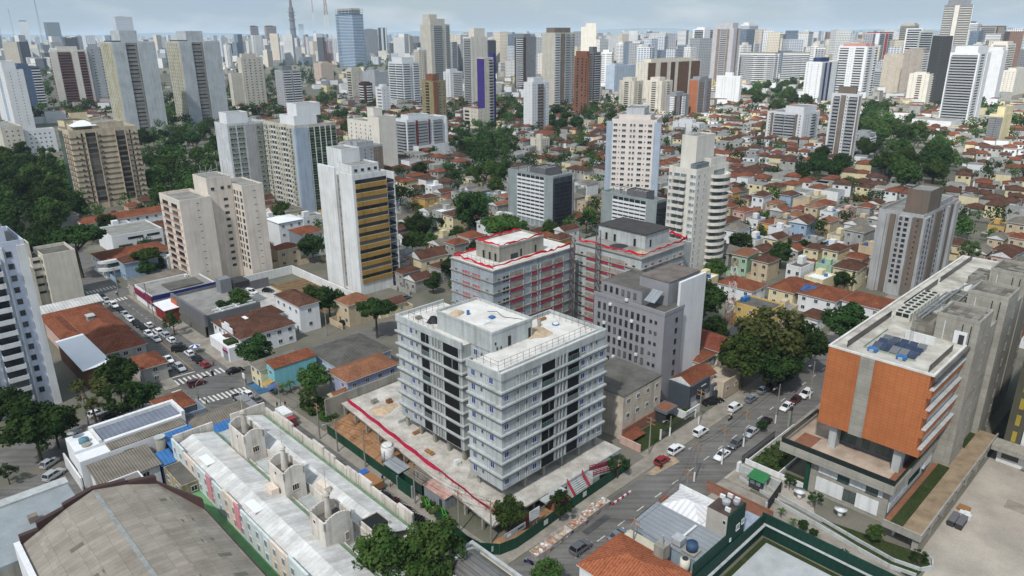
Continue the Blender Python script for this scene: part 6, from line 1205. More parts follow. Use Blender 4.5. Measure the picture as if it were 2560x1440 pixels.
for i in range(13):     # parapet wall towards the street, gently stepped
    b0=138-(i+1)*4.12;h=8.5+(.9*math.sin(i*.9) ** 2);mb.box(58.0,58.4,b0,b0+4.1,6.4,h);mb.box(57.86,57.99,b0-.15,b0+.15,6.4,h)
mb.build('parapet_wall',SCHW,t);gbox(t,'end_parapet',SCHW,(38.6,46.6,137.6,138,6.4,9.6),(50.4,58,137.6,138,6.4,9.8))
gbox(t,'court_floor',CONC,(47.2,50.9,B0,B1,6.4,6.5));gbox(t,'court_wall',SCHW,(47.12,47.35,B0,128,6.5,7.5),(50.7,50.95,83.5,128,6.5,8.2))
for k,(b0,b1) in enumerate(((122.2,129.2),(105.4,111.2),(88.3,93.0))):
    a0,a1=(46.6,50.6) if k == 0 else ((46.0,50.0) if k == 1 else (44.0,49.0));mb=MB(t);zt=12.6
    mb.box(a0,a1,b0,b1,0,zt-1.4)
    mb.box(a0,a0+.3,b0,b1,zt-1.4,zt);mb.box(a1-.3,a1,b0,b1,zt-1.4,zt)
    for bb in (b0,b1-.3):
        m=10
        for i in range(m):x0=a0+(a1-a0)*i/m;x1=a0+(a1-a0)*(i+1)/m;mb.box(x0,x1,bb,bb+.3,zt-1.4,zt+.9*math.sin(math.pi*(i+.5)/m))
    mb.build('tower',SCHW,t)
    gbox(t,'tower_floor',ROOFD,(a0+.3,a1-.3,b0+.3,b1-.3,zt-1.39,zt-1.3))
    mb=MB(t);cx,cy=(a0+a1)/2,(b0+b1)/2+.6;mb.cyl(cx,cy,.62,zt-1.3,zt+2.6,12,.42);mb.cyl(cx,cy,.42,zt+2.6,zt+2.9,12,.62);mb.cyl(cx,cy,.55,zt+2.9,zt+3.3,12,.45);mb.cyl(cx,cy,.45,zt+3.3,zt+3.6,12,.1);mb.tube((cx,cy,zt+3.5),(cx,cy,zt+8),.05,4);mb.build('finial',SCHW,t)
    gw(t,'-b',(a0+a1)/2,b0,9.2,1.3,1.3,BLACK,SCHB,2,'vent_grille') if k != 2 else gw(t,'-b',(a0+a1)/2+1.4,b0,8.4,.8,1.6,GREYM,SCHB,0,'door')
    gw(t,'-a',a0,b0+3,11.6,.7,.7,BLACK,SCHB,0,'opening')
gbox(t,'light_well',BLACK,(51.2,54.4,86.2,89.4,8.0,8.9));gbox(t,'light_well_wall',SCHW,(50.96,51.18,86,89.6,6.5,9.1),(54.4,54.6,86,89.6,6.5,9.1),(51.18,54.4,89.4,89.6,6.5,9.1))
o=grid('side_alley','green-painted alley strip between the brown hall and the school','walkway',36.4,100);gbox(o,'floor',mat('green_paint_floor',rgb(110,158,112),.9,.4,.3,.1),(34.7,38.1,76,131.4,.0,3.2))
# ---------- big brown hall with a bent sheet roof, grey roof and mixed roofs bottom left
t=grid('sheet_roof_hall','big hall with a pale brown bent roof of weathered sheets','hall',10,90)
SHEETM=mat('weathered_sheets',rgb(162,155,144),.93,.4,.2,.1,pattern=('panel',1.05,2.6,.28),col2=(.6,.58,.55,1))
secs=[(9.4,8.6),(12,9.8),(16.2,11.0),(21.2,11.6),(26,11.1),(30.4,9.9),(34.2,8.2)]
def hb(a):return 122.5+3.2*max(0,1-abs(a-21.5)/9.0)-(0 if a < 31 else (a-31)*3.4)
mb=MB(t)
for (a0,z0),(a1,z1) in zip(secs[:-1],secs[1:]):
    mb.face([(a0,62,z0),(a1,62,z1),(a1,hb(a1),z1),(a0,hb(a0),z0)])
mb.build('roof',SHEETM,t)
mb=MB(t)
for (a0,z0),(a1,z1) in zip(secs[:-1],secs[1:]):mb.prism([(a0,hb(a0)),(a1,hb(a1)),(a1,hb(a1)+.9),(a0,hb(a0)+.9)],0,max(z0,z1)+.35)
mb.box(33.9,34.5,62,112,0,8.0);mb.build('end_wall',mat('maroon_fascia',rgb(78,60,58),.8,.3,.4),t)
gbox(t,'side_wall',PALE,(8.5,9.35,62,123,0,9.2));mb=MB(t)
mb.face([(20.9,62,11.62),(21.6,62,11.62),(21.6,124.5,11.62),(20.9,124.5,11.62)]);mb.build('ridge_strip',mat('ridge_grey',rgb(150,154,152),.8,.4,1.0),t)
DRK=mat('dark_sheet',rgb(112,108,98),.9,.3)
for a,b,s in ((28.8,116,.0),(29.4,108,0),(29.8,101,0),(30.4,96,0),(30.2,90,0),(14.2,112,1),(14.6,103,1),(24.4,92,0)):
    f=lambda x:[z0+(z1-z0)*(x-a0)/(a1-a0) for (a0,z0),(a1,z1) in zip(secs[:-1],secs[1:]) if a0 <= x <= a1][0]
    mb=MB(t);mb.face([(a,b,f(a)+.03),(a+1.9,b,f(a+1.9)+.03),(a+1.9,b+1,f(a+1.9)+.03),(a,b+1,f(a)+.03)]);mb.build('dark_sheet',DRK,t)
t=grid('grey_roof_hall','low hall with a plain grey membrane roof at the left edge','hall',9,126);gbox(t,'wall',CONC2,(-14,20,124.4,144.4,0,4.4));gbox(t,'roof',mat('bluegrey_membrane',rgb(150,158,162),.9,.3,.2,.15),(-14,20.2,124.4,142.4,4.41,5.0));gbox(t,'border',CONC,(-14,20.4,142.4,144.8,4.41,5.4));gbox(t,'vent_box',TAUPE,(12.2,13.6,133.6,134.8,5.01,6.2))
t=grid('white_building','white building with a blue-grey roof strip and a satellite dish','building',23.6,146);gbox(t,'wall',PALE,(23.6,45,149.2,156.4,0,7.4));gbox(t,'roof',mat('slate_blue_sheet',rgb(126,134,148),.8,.35,.3,.2,pattern=('wave',.9,.25,0)),(28.6,44.4,150.2,155.6,7.41,7.55));gbox(t,'parapet',WHITE,(28,45.1,155.6,156.5,7.41,8.3),(44.4,45.1,149.2,155.6,7.41,8.3),(28,28.58,149.2,155.6,7.41,8.1));gbox(t,'front_wing',PALE,(23.4,44,145.6,149.18,0,6.8));gbox(t,'wing_roof',CORR,(29,44,145.7,149.1,6.81,7.0));gbox(t,'street_wall',WHITE,(22.9,23.2,146,158.6,0,3.2));gbox(t,'shutter',SAGE,(31.2,33,145.5,145.58,3.4,6.0))
o=grid('satellite_dish','pale satellite dish on the corner of the white building','satellite dish',25,155.4,z=7.4);mb=MB(o);mb.cyl(25,155.4,.12,7.41,8.3,8);mb.cyl(25,155.4,.15,8.3,8.65,18,1.1);mb.build('dish',CONC,o,True)
o=grid('roof_tank','flat turquoise water tank on the white building','water tank',26,152,z=7.4);MB(o).cyl(26,152,.95,7.41,8.2,16).build('tank',mat('turq_tank',rgb(96,138,150)),o,True);MB(o).cyl(26,150.3,.9,7.41,7.75,16).build('lid',CONC2,o)
for nm,lab,a0,a1,b0,b1,h,wm_,rm,kind,rh in (('house','low house with ribbed grey cement roof left of the blue roofs',24.6,35,137,144.8,5.0,PALE,CORR,'shedb',.7),('house','grey hipped cement roof beside the school end',45.4,58,143.6,151.2,4.8,wallm(170,166,158),CORR,'hip',1.4),('house','white-walled lean-to with stained grey roof beside the brown hall',24.2,31,128.5,136.4,5.6,PALE,mat('stained_slab',rgb(126,122,118),.95,.6,.3),'flat',0),('house','small weathered house with dark flat roof by the school end',35,39.5,125.5,134.5,5.4,mat('mouldy_cream',rgb(176,166,142),.92,.5,.3,.1,streak=.8),ROOFD,'flat',0)):
    house(nm,lab,a0,a1,b0,b1,h,wm_,rm,kind,rh or None,floors=2,step=4,parapet=.2)
for lab,a0,a1,b0,b1,z0,z1 in (('large bright blue metal roof beside the school',38.6,44.6,139.4,146,5.4,6.6),('smaller blue metal roof sheet below the large blue roof',35.2,38.4,136.6,141.4,4.6,5.3),('blue metal roof strip by the first little tower',46,52.4,139,143.2,4.9,5.9)):
    o=grid('blue_roof_shed',lab,'shed',a0,b0);gbox(o,'wall',mat('blue_wall',rgb(44,72,116),.9,.3),(a0+.2,a1-.2,b0+.2,b1-.2,0,z0-.4));mb=MB(o);mb.shed(a0,a1,b0,b1,z0,z0,z1,z1,.1);mb.build('roof',METALB,o)
o=grid('roof_cylinder','grey cylindrical concrete tank next to the blue roofs','water tank',37.8,143.4);MB(o).cyl(37.6,143.2,1.0,0,7.4,16).build('tank',CONC2,o,True);MB(o).cyl(37.6,143.2,1.1,7.4,7.6,16).build('lid',CONC,o)
house('house','red-tiled corner house with a grey end wall at the crossing',43.4,50,157.6,165.8,4.8,wallm(140,150,160),TILE,'hip',1.2,nowin=True);o=grid('grey_fin_wall','smooth blue-grey end wall of the corner house','wall',50.4,153);gbox(o,'wall',wallm(140,152,166),(45.6,50.4,152.4,152.7,0,5.6),(50.4,50.7,152.4,158.4,0,5.6));gbox(o,'white_trim',WHITE,(45.2,45.5,152.4,160,0,6.4))
house('house','long beige cement-roofed house along the side street',27.6,43,157.2,163.4,4.2,wallm(186,180,168),mat('beige_cement_roof',rgb(166,156,138),.95,.5,.3,.1,pattern=('wave',1.0,.25,0)),'shed',.5,floors=1,nowin=True)
# skylight building at the bottom edge
t=grid('skylight_building','building with a curved grey barrel skylight and ribbed roof panels at the bottom edge','building',56,68);gbox(t,'wall',wallm(206,196,176),(50.6,64.4,62,76.6,0,4.2));gbox(t,'coping',CONC,(50.4,64.6,76.2,76.8,4.21,4.8),(64.0,64.6,62,76.2,4.21,4.8),(56.6,57.1,62,76.2,4.21,4.7));gbox(t,'roof',CORR,(50.6,56.6,62,76.2,4.21,4.4));mb=MB(t)
for i in range(10):
    x0,x1=math.pi*i/10,math.pi*(i+1)/10;p=lambda x,b:(60.4-2.9*math.cos(x),b,4.4+1.9*math.sin(x));mb.face([p(x0,64),p(x1,64),p(x1,74),p(x0,74)])
    mb.face([p(x0,74),p(x1,74),(60.4,74,4.4)])
mb.build('barrel_skylight',mat('ribbed_skylight',rgb(120,120,118),.6,.4,.4,.3,pattern=('wave',.7,.5,1)),t)
mb=MB(t)
for i in range(11):
    x0=math.pi*i/10
    if i < 10:x1=math.pi*(i+1)/10;mb.tube((60.4-3.0*math.cos(x0),74.1,4.4+2.0*math.sin(x0)),(60.4-3.0*math.cos(x1),74.1,4.4+2.0*math.sin(x1)),.25,6)
mb.build('arch',CONC,t);gbox(t,'corner_tower',CRM2,(50.2,52.8,76.9,78.6,0,6.4))
claimg(0,76,40,170)
# ------------------------------------------------------------------ vegetation
def leafmat(key,c1,c2):
    if key in MATS:return MATS[key]
    m=bpy.data.materials.new(key);m.use_nodes=True;t=m.node_tree;t.nodes.clear();L=t.links.new
    out=N(t,'ShaderNodeOutputMaterial');co=N(t,'ShaderNodeTexCoord');oi=N(t,'ShaderNodeObjectInfo')
    nz=N(t,'ShaderNodeTexNoise');nz.inputs['Scale'].default_value=.55;nz.inputs['Detail'].default_value=3;L(co.outputs['Object'],nz.inputs['Vector'])
    mr=N(t,'ShaderNodeMapRange');L(nz.outputs[0],mr.inputs[0]);mr.inputs[1].default_value=.36;mr.inputs[2].default_value=.66
    mx=N(t,'ShaderNodeMixRGB');L(mr.outputs[0],mx.inputs[0]);mx.inputs[1].default_value=c1;mx.inputs[2].default_value=c2
    hs=N(t,'ShaderNodeHueSaturation');L(mx.outputs[0],hs.inputs['Color'])
    for inp,lo,hi in (('Hue',.48,.515),('Value',.7,1.3)):
        r=N(t,'ShaderNodeMapRange');L(oi.outputs['Random'],r.inputs[0]);r.inputs[3].default_value=lo;r.inputs[4].default_value=hi;L(r.outputs[0],hs.inputs[inp])
    d=N(t,'ShaderNodeBsdfDiffuse');L(hs.outputs[0],d.inputs[0]);tr=N(t,'ShaderNodeBsdfTranslucent');L(hs.outputs[0],tr.inputs[0])
    ms=N(t,'ShaderNodeMixShader');ms.inputs[0].default_value=.22;L(d.outputs[0],ms.inputs[1]);L(tr.outputs[0],ms.inputs[2]);L(ms.outputs[0],out.inputs[0])
    MATS[key]=m;return m
BARK=mat('bark',rgb(94,84,72),.95,.4,1.2,.05)
LEAF={'dark':leafmat('dark_leaves',(.022,.05,.016,1),(.05,.092,.026,1)),'mid':leafmat('mid_leaves',(.036,.078,.02,1),(.085,.135,.036,1)),'olive':leafmat('olive_leaves',(.055,.065,.02,1),(.095,.10,.035,1))}
def crown_mesh(seed,form,leaf,n_l=15,per=190,r=4.0):
    """leaf-sized faces spread through a lumpy crown; crown radius r, base at z = 0"""
    rr=random.Random(seed);mb=MB();lumps=[]
    fz,cz,lo={'round':(.82,1.35,-.8),'umbrella':(.32,1.45,-.3),'tall':(1.25,1.6,-.9),'open':(.75,1.4,-.7)}[form]
    for i in range(n_l):
        while True:
            v=Vector((rr.uniform(-1,1),rr.uniform(-1,1),rr.uniform(lo,1)))
            if v.length < 1 and (v.length > .35 or i < 2):break
        s=rr.uniform(.15,.33)*(1.05 if form != 'open' else .8)
        k=1-s*.75
        lumps.append((Vector((v.x*k*r,v.y*k*r,(v.z*fz*k+cz)*r)),s*r))
    for c,s in lumps:
        for i in range(int(per*(s/r/.35) ** 2)):
            d=Vector((rr.gauss(0,1),rr.gauss(0,1),rr.gauss(0,1))).normalized()
            q=rr.uniform(.55,1.08);p=c+Vector((d.x*s*q,d.y*s*q,d.z*s*q*(.8 if form != 'umbrella' else .5)))
            nn=(d+Vector((rr.uniform(-1,1),rr.uniform(-1,1),rr.uniform(-.5,1.2)))*.9).normalized()
            u=nn.orthogonal().normalized();w=nn.cross(u);an=rr.uniform(0,6.28);u,w=u*math.cos(an)+w*math.sin(an),w*math.cos(an)-u*math.sin(an)
            a=rr.uniform(.036,.08)*r;b=a*rr.uniform(.5,.9)
            mb.face([p-u*a-w*b*.4,p-w*b,p+u*a,p+w*b])
    tm=MB();h=(cz-fz*.5)*r
    tm.tube((0,0,-.2),(.1,.05,h*.75),.055*r,8,r1=.04*r)
    for c,s in lumps[:6]:tm.tube((.1,.05,h*.72),tuple(c),.03*r,5,r1=.008*r)
    me=bpy.data.meshes.new('crown');me.from_pydata(mb.v,[],mb.f);me.materials.append(LEAF[leaf]);me.update()
    return me,tm.mesh('trunk',BARK),cz*r
PROTO={}
sd=11
for form in ('round','umbrella','tall','open'):
    for leaf in ('dark','mid','olive'):
        for v in range(2 if leaf != 'olive' else 1):sd += 1;PROTO.setdefault((form,leaf),[]).append(crown_mesh(sd,form,leaf,40 if form != 'open' else 26,235 if form != 'open' else 200))
def palm_mesh(seed):
    rr=random.Random(seed);mb=MB();r=4.0;H=5.2
    for i in range(16):
        an=i*6.2832/16+rr.uniform(-.2,.2);el0=rr.uniform(.1,1.1);ln=rr.uniform(.7,1)*r;prev=None
        for k in range(7):
            f=k/6;x=ln*f*math.cos(el0*.6);z=H+ln*(f*math.sin(el0)-f*f*.75);w=.34*math.sin(math.pi*min(1,.15+f*.9))+.03
            c=Vector((x*math.cos(an),x*math.sin(an),z));s=Vector((-math.sin(an),math.cos(an),0))*w
            cur=(c-s+Vector((0,0,-.12)),c,c+s+Vector((0,0,-.12)))
            if prev:mb.face([prev[0],cur[0],cur[1],prev[1]]);mb.face([prev[1],cur[1],cur[2],prev[2]])
            prev=cur
    tm=MB();tm.tube((0,0,-.1),(.12,.05,H*.55),.24,8,r1=.18);tm.tube((.12,.05,H*.55),(0,0,H+.1),.18,8,r1=.14)
    me=bpy.data.meshes.new('crown');me.from_pydata(mb.v,[],mb.f);me.materials.append(LEAF['mid']);me.update()
    return me,tm.mesh('trunk',BARK),H
PROTO[('palm','mid')]=[palm_mesh(5),palm_mesh(9)]
NTREE=0
def tree_at(x,y,r,form='round',leaf='dark',label=None,group=None,z=0.0,auto=None,squash=1.0):
    global NTREE;NTREE += 1
    cm,tm,cz=R.choice(PROTO[(form,leaf)])
    o=thing('palm_tree' if form == 'palm' else 'tree',label,'palm' if form == 'palm' else 'tree',(x,y,z),R.uniform(0,6.28),group,auto=auto);THINGS[-1]['h']=cz/4*r
    s=r/4.0;o.scale=(s,s,s*squash)
    place(cm,'crown',o,(0,0,0));place(tm,'trunk',o,(0,0,0));return o
KC={'round':1.35,'umbrella':1.45,'tall':1.6,'open':1.4,'palm':1.3}
def tree_px(x,y,w,form='round',leaf='dark',label=None,**kw):
    """crown centre and crown width as seen from the drone -> a real position and size on the ground"""
    hc=5.0
    for _ in range(4):
        p=G(x,y,hc);d=(Vector((p.x,p.y,hc))-Vector((0,0,CAM_H))).dot(fw);r=w/2*d/F_PX;hc=KC[form]*r
    return tree_at(p.x,p.y,r,form,leaf,label,**kw)
for a in [(1925,835,190,'round','olive','big olive-brown tree by the street beside the terracotta building'),(1862,885,150,'round','mid','wide dark green tree in front of the big olive-brown tree'),(1945,905,130,'round','dark','dark tree between the wide green tree and the terracotta building'),(2010,850,130,'round','dark','dark tree squeezed between the olive-brown tree and the terracotta building'),
          (1755,740,130,'round','dark','dark tree beside the grey office building near the lattice mast'),(1790,820,80,'round','dark','smaller dark tree below the one near the lattice mast'),(2120,800,120,'round','dark','dark tree behind the terracotta building roof edge')]:tree_px(*a)
for a in [(965,1395,195,'round','mid','leafy bright green tree at the bottom centre, left one of two'),(1085,1368,185,'round','mid','leafy bright green tree at the bottom centre, right one of two'),(1275,1275,95,'round','mid','street-corner tree in front of the red-netted site front'),(1400,1255,80,'open','dark','loose dark tree in front of the entrance stairs'),(1545,1160,62,'open','dark','small dark tree at the far end of the site hoarding'),(1370,1435,90,'round','mid','tree top just showing at the bottom edge by the street corner'),
          (785,940,88,'round','mid','round green tree in front of the lilac house'),(765,990,60,'open','mid','loose tree over the lilac house garden'),(640,870,95,'round','dark','rounded dark tree beside the corner shop'),(937,770,112,'umbrella','dark','flat-topped tree by the side street in front of the parking wall'),(820,745,85,'round','dark','dark tree at the parking yard by the white house'),(775,735,60,'round','mid','lighter tree next to the dark one at the parking yard'),(595,750,75,'round','mid','leafy tree behind the orange-panel shop'),(560,770,60,'round','dark','low tree between the grey shop and corner shop'),(430,800,60,'open','dark','thin street tree standing on the avenue pavement'),
          (80,1060,165,'round','dark','large dark tree at the left under the white-blue tower'),(15,1010,110,'round','dark','dark tree cut by the left edge under the white-blue tower'),(130,1050,120,'round','dark','dark tree right of the large one at the left'),(290,930,110,'round','dark','dark tree in front of the white sheet-roofed warehouse'),(225,985,120,'open','olive','sparse brownish tree over the side street'),(350,985,90,'round','dark','dark tree near the zebra crossing'),(300,990,110,'open','dark','loose dark tree over parked cars on the side street'),(15,1175,60,'open','dark','small bare-looking tree at the left edge by the grey hall'),
          (1172,515,108,'round','dark','big dark spreading tree among orange roofs in the centre'),(1258,560,128,'umbrella','mid','flat-topped green tree beside the big dark spreading tree'),(1042,560,75,'round','dark','dark tree right of the mustard tower'),(1030,600,60,'round','mid','rounded green tree under the dark one by the mustard tower'),(1000,480,75,'open','dark','dark tree behind the mustard tower'),(1090,630,40,'round','olive','small yellowish tree by the violet house'),
          (780,610,75,'round','dark','dark tree against the white three-storey buildings'),(185,590,150,'umbrella','dark','broad dark flat-topped tree over the avenue end'),(110,580,90,'round','dark','dark tree left of the broad flat-topped tree'),(265,555,60,'round','dark','dark tree in front of the long white building'),(370,635,80,'umbrella','mid','light green tree beside the curved-balcony corner building'),(705,525,60,'round','mid','green tree at the foot of the green-panelled slab')]:tree_px(*a)
for a in [(705,965,40,'palm','mid','palm against the turquoise wall, left one'),(725,955,40,'palm','mid','palm against the turquoise wall, right one'),(880,880,44,'palm','mid','palm on the grey corrugated roof edge'),(1955,1275,34,'palm','mid','young palm beside the sliding gate'),(1985,1300,34,'palm','mid','young palm by the green court wall'),(1985,665,60,'palm','mid','tall palm among the houses left of the stepped brown tower'),(1065,610,40,'palm','mid','palm by the violet house')]:tree_px(*a)
for a in [(1976,1200,42,'open','dark','young tree by the upper service ramp'),(2040,1245,44,'open','dark','young tree beside the white podium panels'),(2190,1330,50,'round','mid','round bushy tree near the end of the raised walkway'),(2300,1390,46,'open','dark','thin tree on the grass island at the ramp bend'),(2010,1312,32,'round','dark','dark clipped shrub by the green court wall'),(2035,1330,26,'round','dark','small rounded shrub next to the dark clipped shrub'),(2112,1385,32,'open','dark','dry small tree behind the green court wall'),(1712,1028,24,'round','mid','small round tree by the canopy of the grey office'),(1905,1062,30,'round','dark','small pavement tree between parked cars')]:tree_px(*a)
def scatter(poly,n,w0,w1,forms,leaf,style,mind=.62):
    """trees of one stand, sampled where the stand shows in the photo"""
    xs=[p[0] for p in poly];ys=[p[1] for p in poly];done=[];tries=0
    while len(done) < n and tries < n*60:
        tries += 1;x,y=R.uniform(min(xs),max(xs)),R.uniform(min(ys),max(ys))
        if not inside((x,y),poly):continue
        rm=R.uniform(w0,w1);p=G(x,y,rm*1.3)
        if taken((p.x,p.y)) or any((p.x-q[0]) ** 2+(p.y-q[1]) ** 2 < (mind*(rm+q[2])) ** 2 for q in done):continue
        done.append((p.x,p.y,rm));lf=R.choice(leaf);fm=R.choice(forms)
        tree_at(p.x,p.y,rm,fm,lf,None,group=style[1],auto=('%s %s tree' % ({'dark':'dark green','mid':'mid-green','olive':'olive-toned'}[lf],{'round':'rounded','umbrella':'flat-topped','tall':'tall','open':'loose-crowned'}[fm]),'tree'))
        claim([(p.x-rm*.6,p.y-rm*.6),(p.x+rm*.6,p.y-rm*.6),(p.x+rm*.6,p.y+rm*.6),(p.x-rm*.6,p.y+rm*.6)])
scatter([(-20,360),(80,370),(150,400),(190,470),(190,520),(100,560),(-20,520)],22,5,8,('round','tall'),('dark','dark','mid'),(0,'trees of the dark grove at the left edge'))
scatter([(345,330),(420,300),(540,330),(545,440),(470,420),(400,470),(360,440)],18,5,8,('round',),('dark','dark','mid'),(0,'trees below the weathered slab towers'))
scatter([(1150,300),(1240,320),(1300,330),(1290,390),(1250,440),(1160,420),(1130,360)],20,5,8,('round','open'),('dark','dark','mid'),(0,'trees of the central wooded slope'))
scatter([(1380,260),(1450,250),(1455,320),(1400,330),(1370,300)],8,5,8,('round',),('dark',),(0,'trees below the terracotta tower'))
scatter([(2150,265),(2230,250),(2290,300),(2330,340),(2400,370),(2390,420),(2300,440),(2200,420),(2150,380)],34,6,9,('round',),('mid','dark','mid'),(0,'trees of the park on the right'))
scatter([(1860,215),(1950,195),(2015,200),(2015,250),(1950,270),(1880,250)],18,7,10,('round',),('dark','mid','mid'),(0,'trees below the black-and-white slabs'))
scatter([(840,280),(1000,270),(1050,300),(1000,330),(860,330)],9,5,8,('round',),('dark','mid'),(0,'trees behind the green-panelled slab'))
scatter([(1000,430),(1160,400),(1260,430),(1260,470),(1180,460),(1060,440)],10,4,6,('round','open'),('dark','mid'),(0,'trees behind the orange roofs in the centre'))
scatter([(2010,380),(2080,370),(2130,410),(2080,460),(1980,420)],10,4,7,('round',),('dark',),(0,'trees under the grey-banded white tower'))
scatter([(0,530),(60,540),(100,620),(40,600)],5,4,6,('round',),('dark',),(0,'trees of the dark grove at the left edge'))
# ------------------------------------------------------------------ vehicles
RUB=flat('tyre_rubber',(.015,.015,.016,1),.8,.2);RIM=flat('rim',(.35,.36,.37,1),.35,.5);HL=flat('headlight',(.75,.77,.8,1),.2,.6);TL=flat('taillight',(.3,.02,.015,1),.3,.5);CGL=flat('car_glass',(.012,.014,.016,1),.06,.7)
PAINT={'white':(.78,.79,.8,1),'silver':(.42,.44,.46,1),'grey':(.11,.115,.125,1),'black':(.012,.012,.014,1),'red':(.28,.02,.025,1),'maroon':(.085,.022,.03,1),'blue-grey':(.16,.2,.24,1),'beige':(.45,.43,.39,1)}
CARM={}
def car_proto(kind,paint):
    k=(kind,paint)
    if k in CARM:return CARM[k]
    Lh,Wd,Ht,prof={'hatch':(4.0,1.74,1.5,((-2.0,.45,.95),(-1.9,.3,1.0),(-1.2,.3,1.02),(.75,.3,.98),(1.75,.32,.82),(2.0,.42,.62))),'sedan':(4.5,1.78,1.45,((-2.25,.45,.9),(-2.1,.3,.98),(-1.2,.3,1.0),(.85,.3,.97),(1.95,.32,.8),(2.25,.42,.6))),'suv':(4.5,1.9,1.72,((-2.25,.5,1.05),(-2.15,.35,1.12),(-1.2,.35,1.14),(.8,.35,1.1),(1.95,.38,.98),(2.25,.5,.72))),'van':(4.4,1.82,1.85,((-2.2,.45,1.0),(-2.18,.35,1.15),(-1.2,.35,1.18),(1.0,.35,1.1),(1.95,.36,.92),(2.2,.45,.68)))}[kind]
    cab={'hatch':(-1.95,-1.45,.05,.95),'sedan':(-1.6,-1.0,.1,1.05),'suv':(-2.2,-1.85,.1,.95),'van':(-2.18,-2.05,.45,1.2)}[kind]
    if paint not in MATS:MATS[paint]=mat('paint_'+paint,PAINT[paint],.25,0,spec=.6,fine=.03)
    pm=MATS[paint];w=Wd/2;mb=MB();rings=[]
    for x,z0,z1 in prof:
        q=w*(.9 if abs(x) > Lh/2-.06 else 1.0);zm=(z0+z1)/2
        rings.append([mb.pt(p) for p in ((x,-q*.92,z0),(x,-q,zm),(x,-q*.9,z1),(x,q*.9,z1),(x,q,zm),(x,q*.92,z0))])
    for r0,r1 in zip(rings[:-1],rings[1:]):
        for i in range(6):j=(i+1) % 6;mb.f.append([r0[i],r1[i],r1[j],r0[j]]);mb.m.append(0)
    mb.f.append(rings[0]);mb.m.append(0);mb.f.append(rings[-1][::-1]);mb.m.append(0)
    x0,x1,x2,x3=cab;zt=Ht;zb=prof[2][2]-.02;b=[(x0,-w*.88,zb),(x3,-w*.88,zb),(x3,w*.88,zb),(x0,w*.88,zb)];tq=[(x1,-w*.72,zt),(x2,-w*.72,zt),(x2,w*.72,zt),(x1,w*.72,zt)]
    g=MB();g.face([b[0],b[1],tq[1],tq[0]]);g.face([b[1],b[2],tq[2],tq[1]]);g.face([b[2],b[3],tq[3],tq[2]]);g.face([b[3],b[0],tq[0],tq[3]]);g.face([tq[0],tq[1],tq[2],tq[3]])
    gm_=g.mesh('glass',CGL);rf=MB();e=.03;rf.prism([(x1-e,-w*.72-e),(x2+e,-w*.72-e),(x2+e,w*.72+e),(x1-e,w*.72+e)],zt-.005,zt+.05)
    for s in (-1,1):
        for (bx,tx) in ((x0,x1),((x0+x3)/2,(x1+x2)/2),(x3,x2)):rf.tube((bx,s*w*.885,zb),(tx,s*w*.725,zt),.05,4)
    if kind == 'van':rf.box(x0,x0+1.6,-w*.87,-w*.78,zb,zt-.12);rf.box(x0,x0+1.6,w*.78,w*.87,zb,zt-.12)
    WHEEL=[];wm=MB();n=12
    for s in (-1,1):pass
    wm.tube((0,-.1,0),(0,.1,0),.32,14);wm=wm.mesh('wheel',RUB);rm=MB();rm.tube((0,-.115,0),(0,.115,0),.2,10);rm=rm.mesh('rim',RIM)
    hm_=MB();hm_.box(-.04,.06,-.2,.2,-.09,.09);hm_=hm_.mesh('headlight',HL);tm_=MB();tm_.box(-.05,.04,-.12,.12,-.12,.12);tm_=tm_.mesh('taillight',TL)
    CARM[k]=dict(body=mb.mesh('body',pm),glass=gm_,roof=rf.mesh('roof',pm),wheel=wm,rim=rm,head=hm_,tail=tm_,L=Lh,w=w,zt=prof[1][2]);return CARM[k]
CARN=0
def car(x,y,heading,paint,kind,label,small=False,z=0.02,world=None,auto=None):
    """heading: azimuth of the bonnet in degrees"""
    p=world or G(x,y,.7);q=car_proto(kind,paint);o=thing('car' if kind != 'van' else 'van',label,'car' if kind != 'van' else 'van',(p.x,p.y,z),rad(heading),auto=auto);THINGS[-1]['h']=1.5
    place(q['body'],'body',o,(0,0,0));place(q['glass'],'glass',o,(0,0,0));place(q['roof'],'roof',o,(0,0,0))
    for sx in (-1,1):
        for sy in (-1,1):
            wo_=place(q['wheel'],'wheel',o,(sx*q['L']*.31,sy*(q['w']-.08),.32))
            if not small:place(q['rim'],'rim',wo_,(0,0,0))
    for sy in (-1,1):place(q['head'],'headlight',o,(q['L']/2-.06,sy*q['w']*.62,.66));place(q['tail'],'taillight',o,(-q['L']/2+.03,sy*q['w']*.72,.85))
    claim([(p.x-2,p.y-2),(p.x+2,p.y-2),(p.x+2,p.y+2),(p.x-2,p.y+2)])
    return o
U,V=44,134      # azimuth of the right-hand street and of the avenue
ORD='first second third fourth fifth sixth seventh eighth ninth tenth eleventh twelfth'.split()
for i,(x,y,c,k) in enumerate([(258,744,'black','hatch'),(267,751,'silver','hatch'),(285,763,'white','suv'),(301,774,'black','sedan'),(314,786,'silver','hatch'),(326,797,'white','sedan'),(343,810,'black','suv'),(359,821,'black','hatch'),(372,834,'white','hatch'),(390,846,'silver','sedan'),(421,898,'white','sedan'),(400,905,'white','hatch')]):
    car(x,y,V+180,c,k,'%s car, %s from the far end of the avenue queue' % (c,ORD[i]))
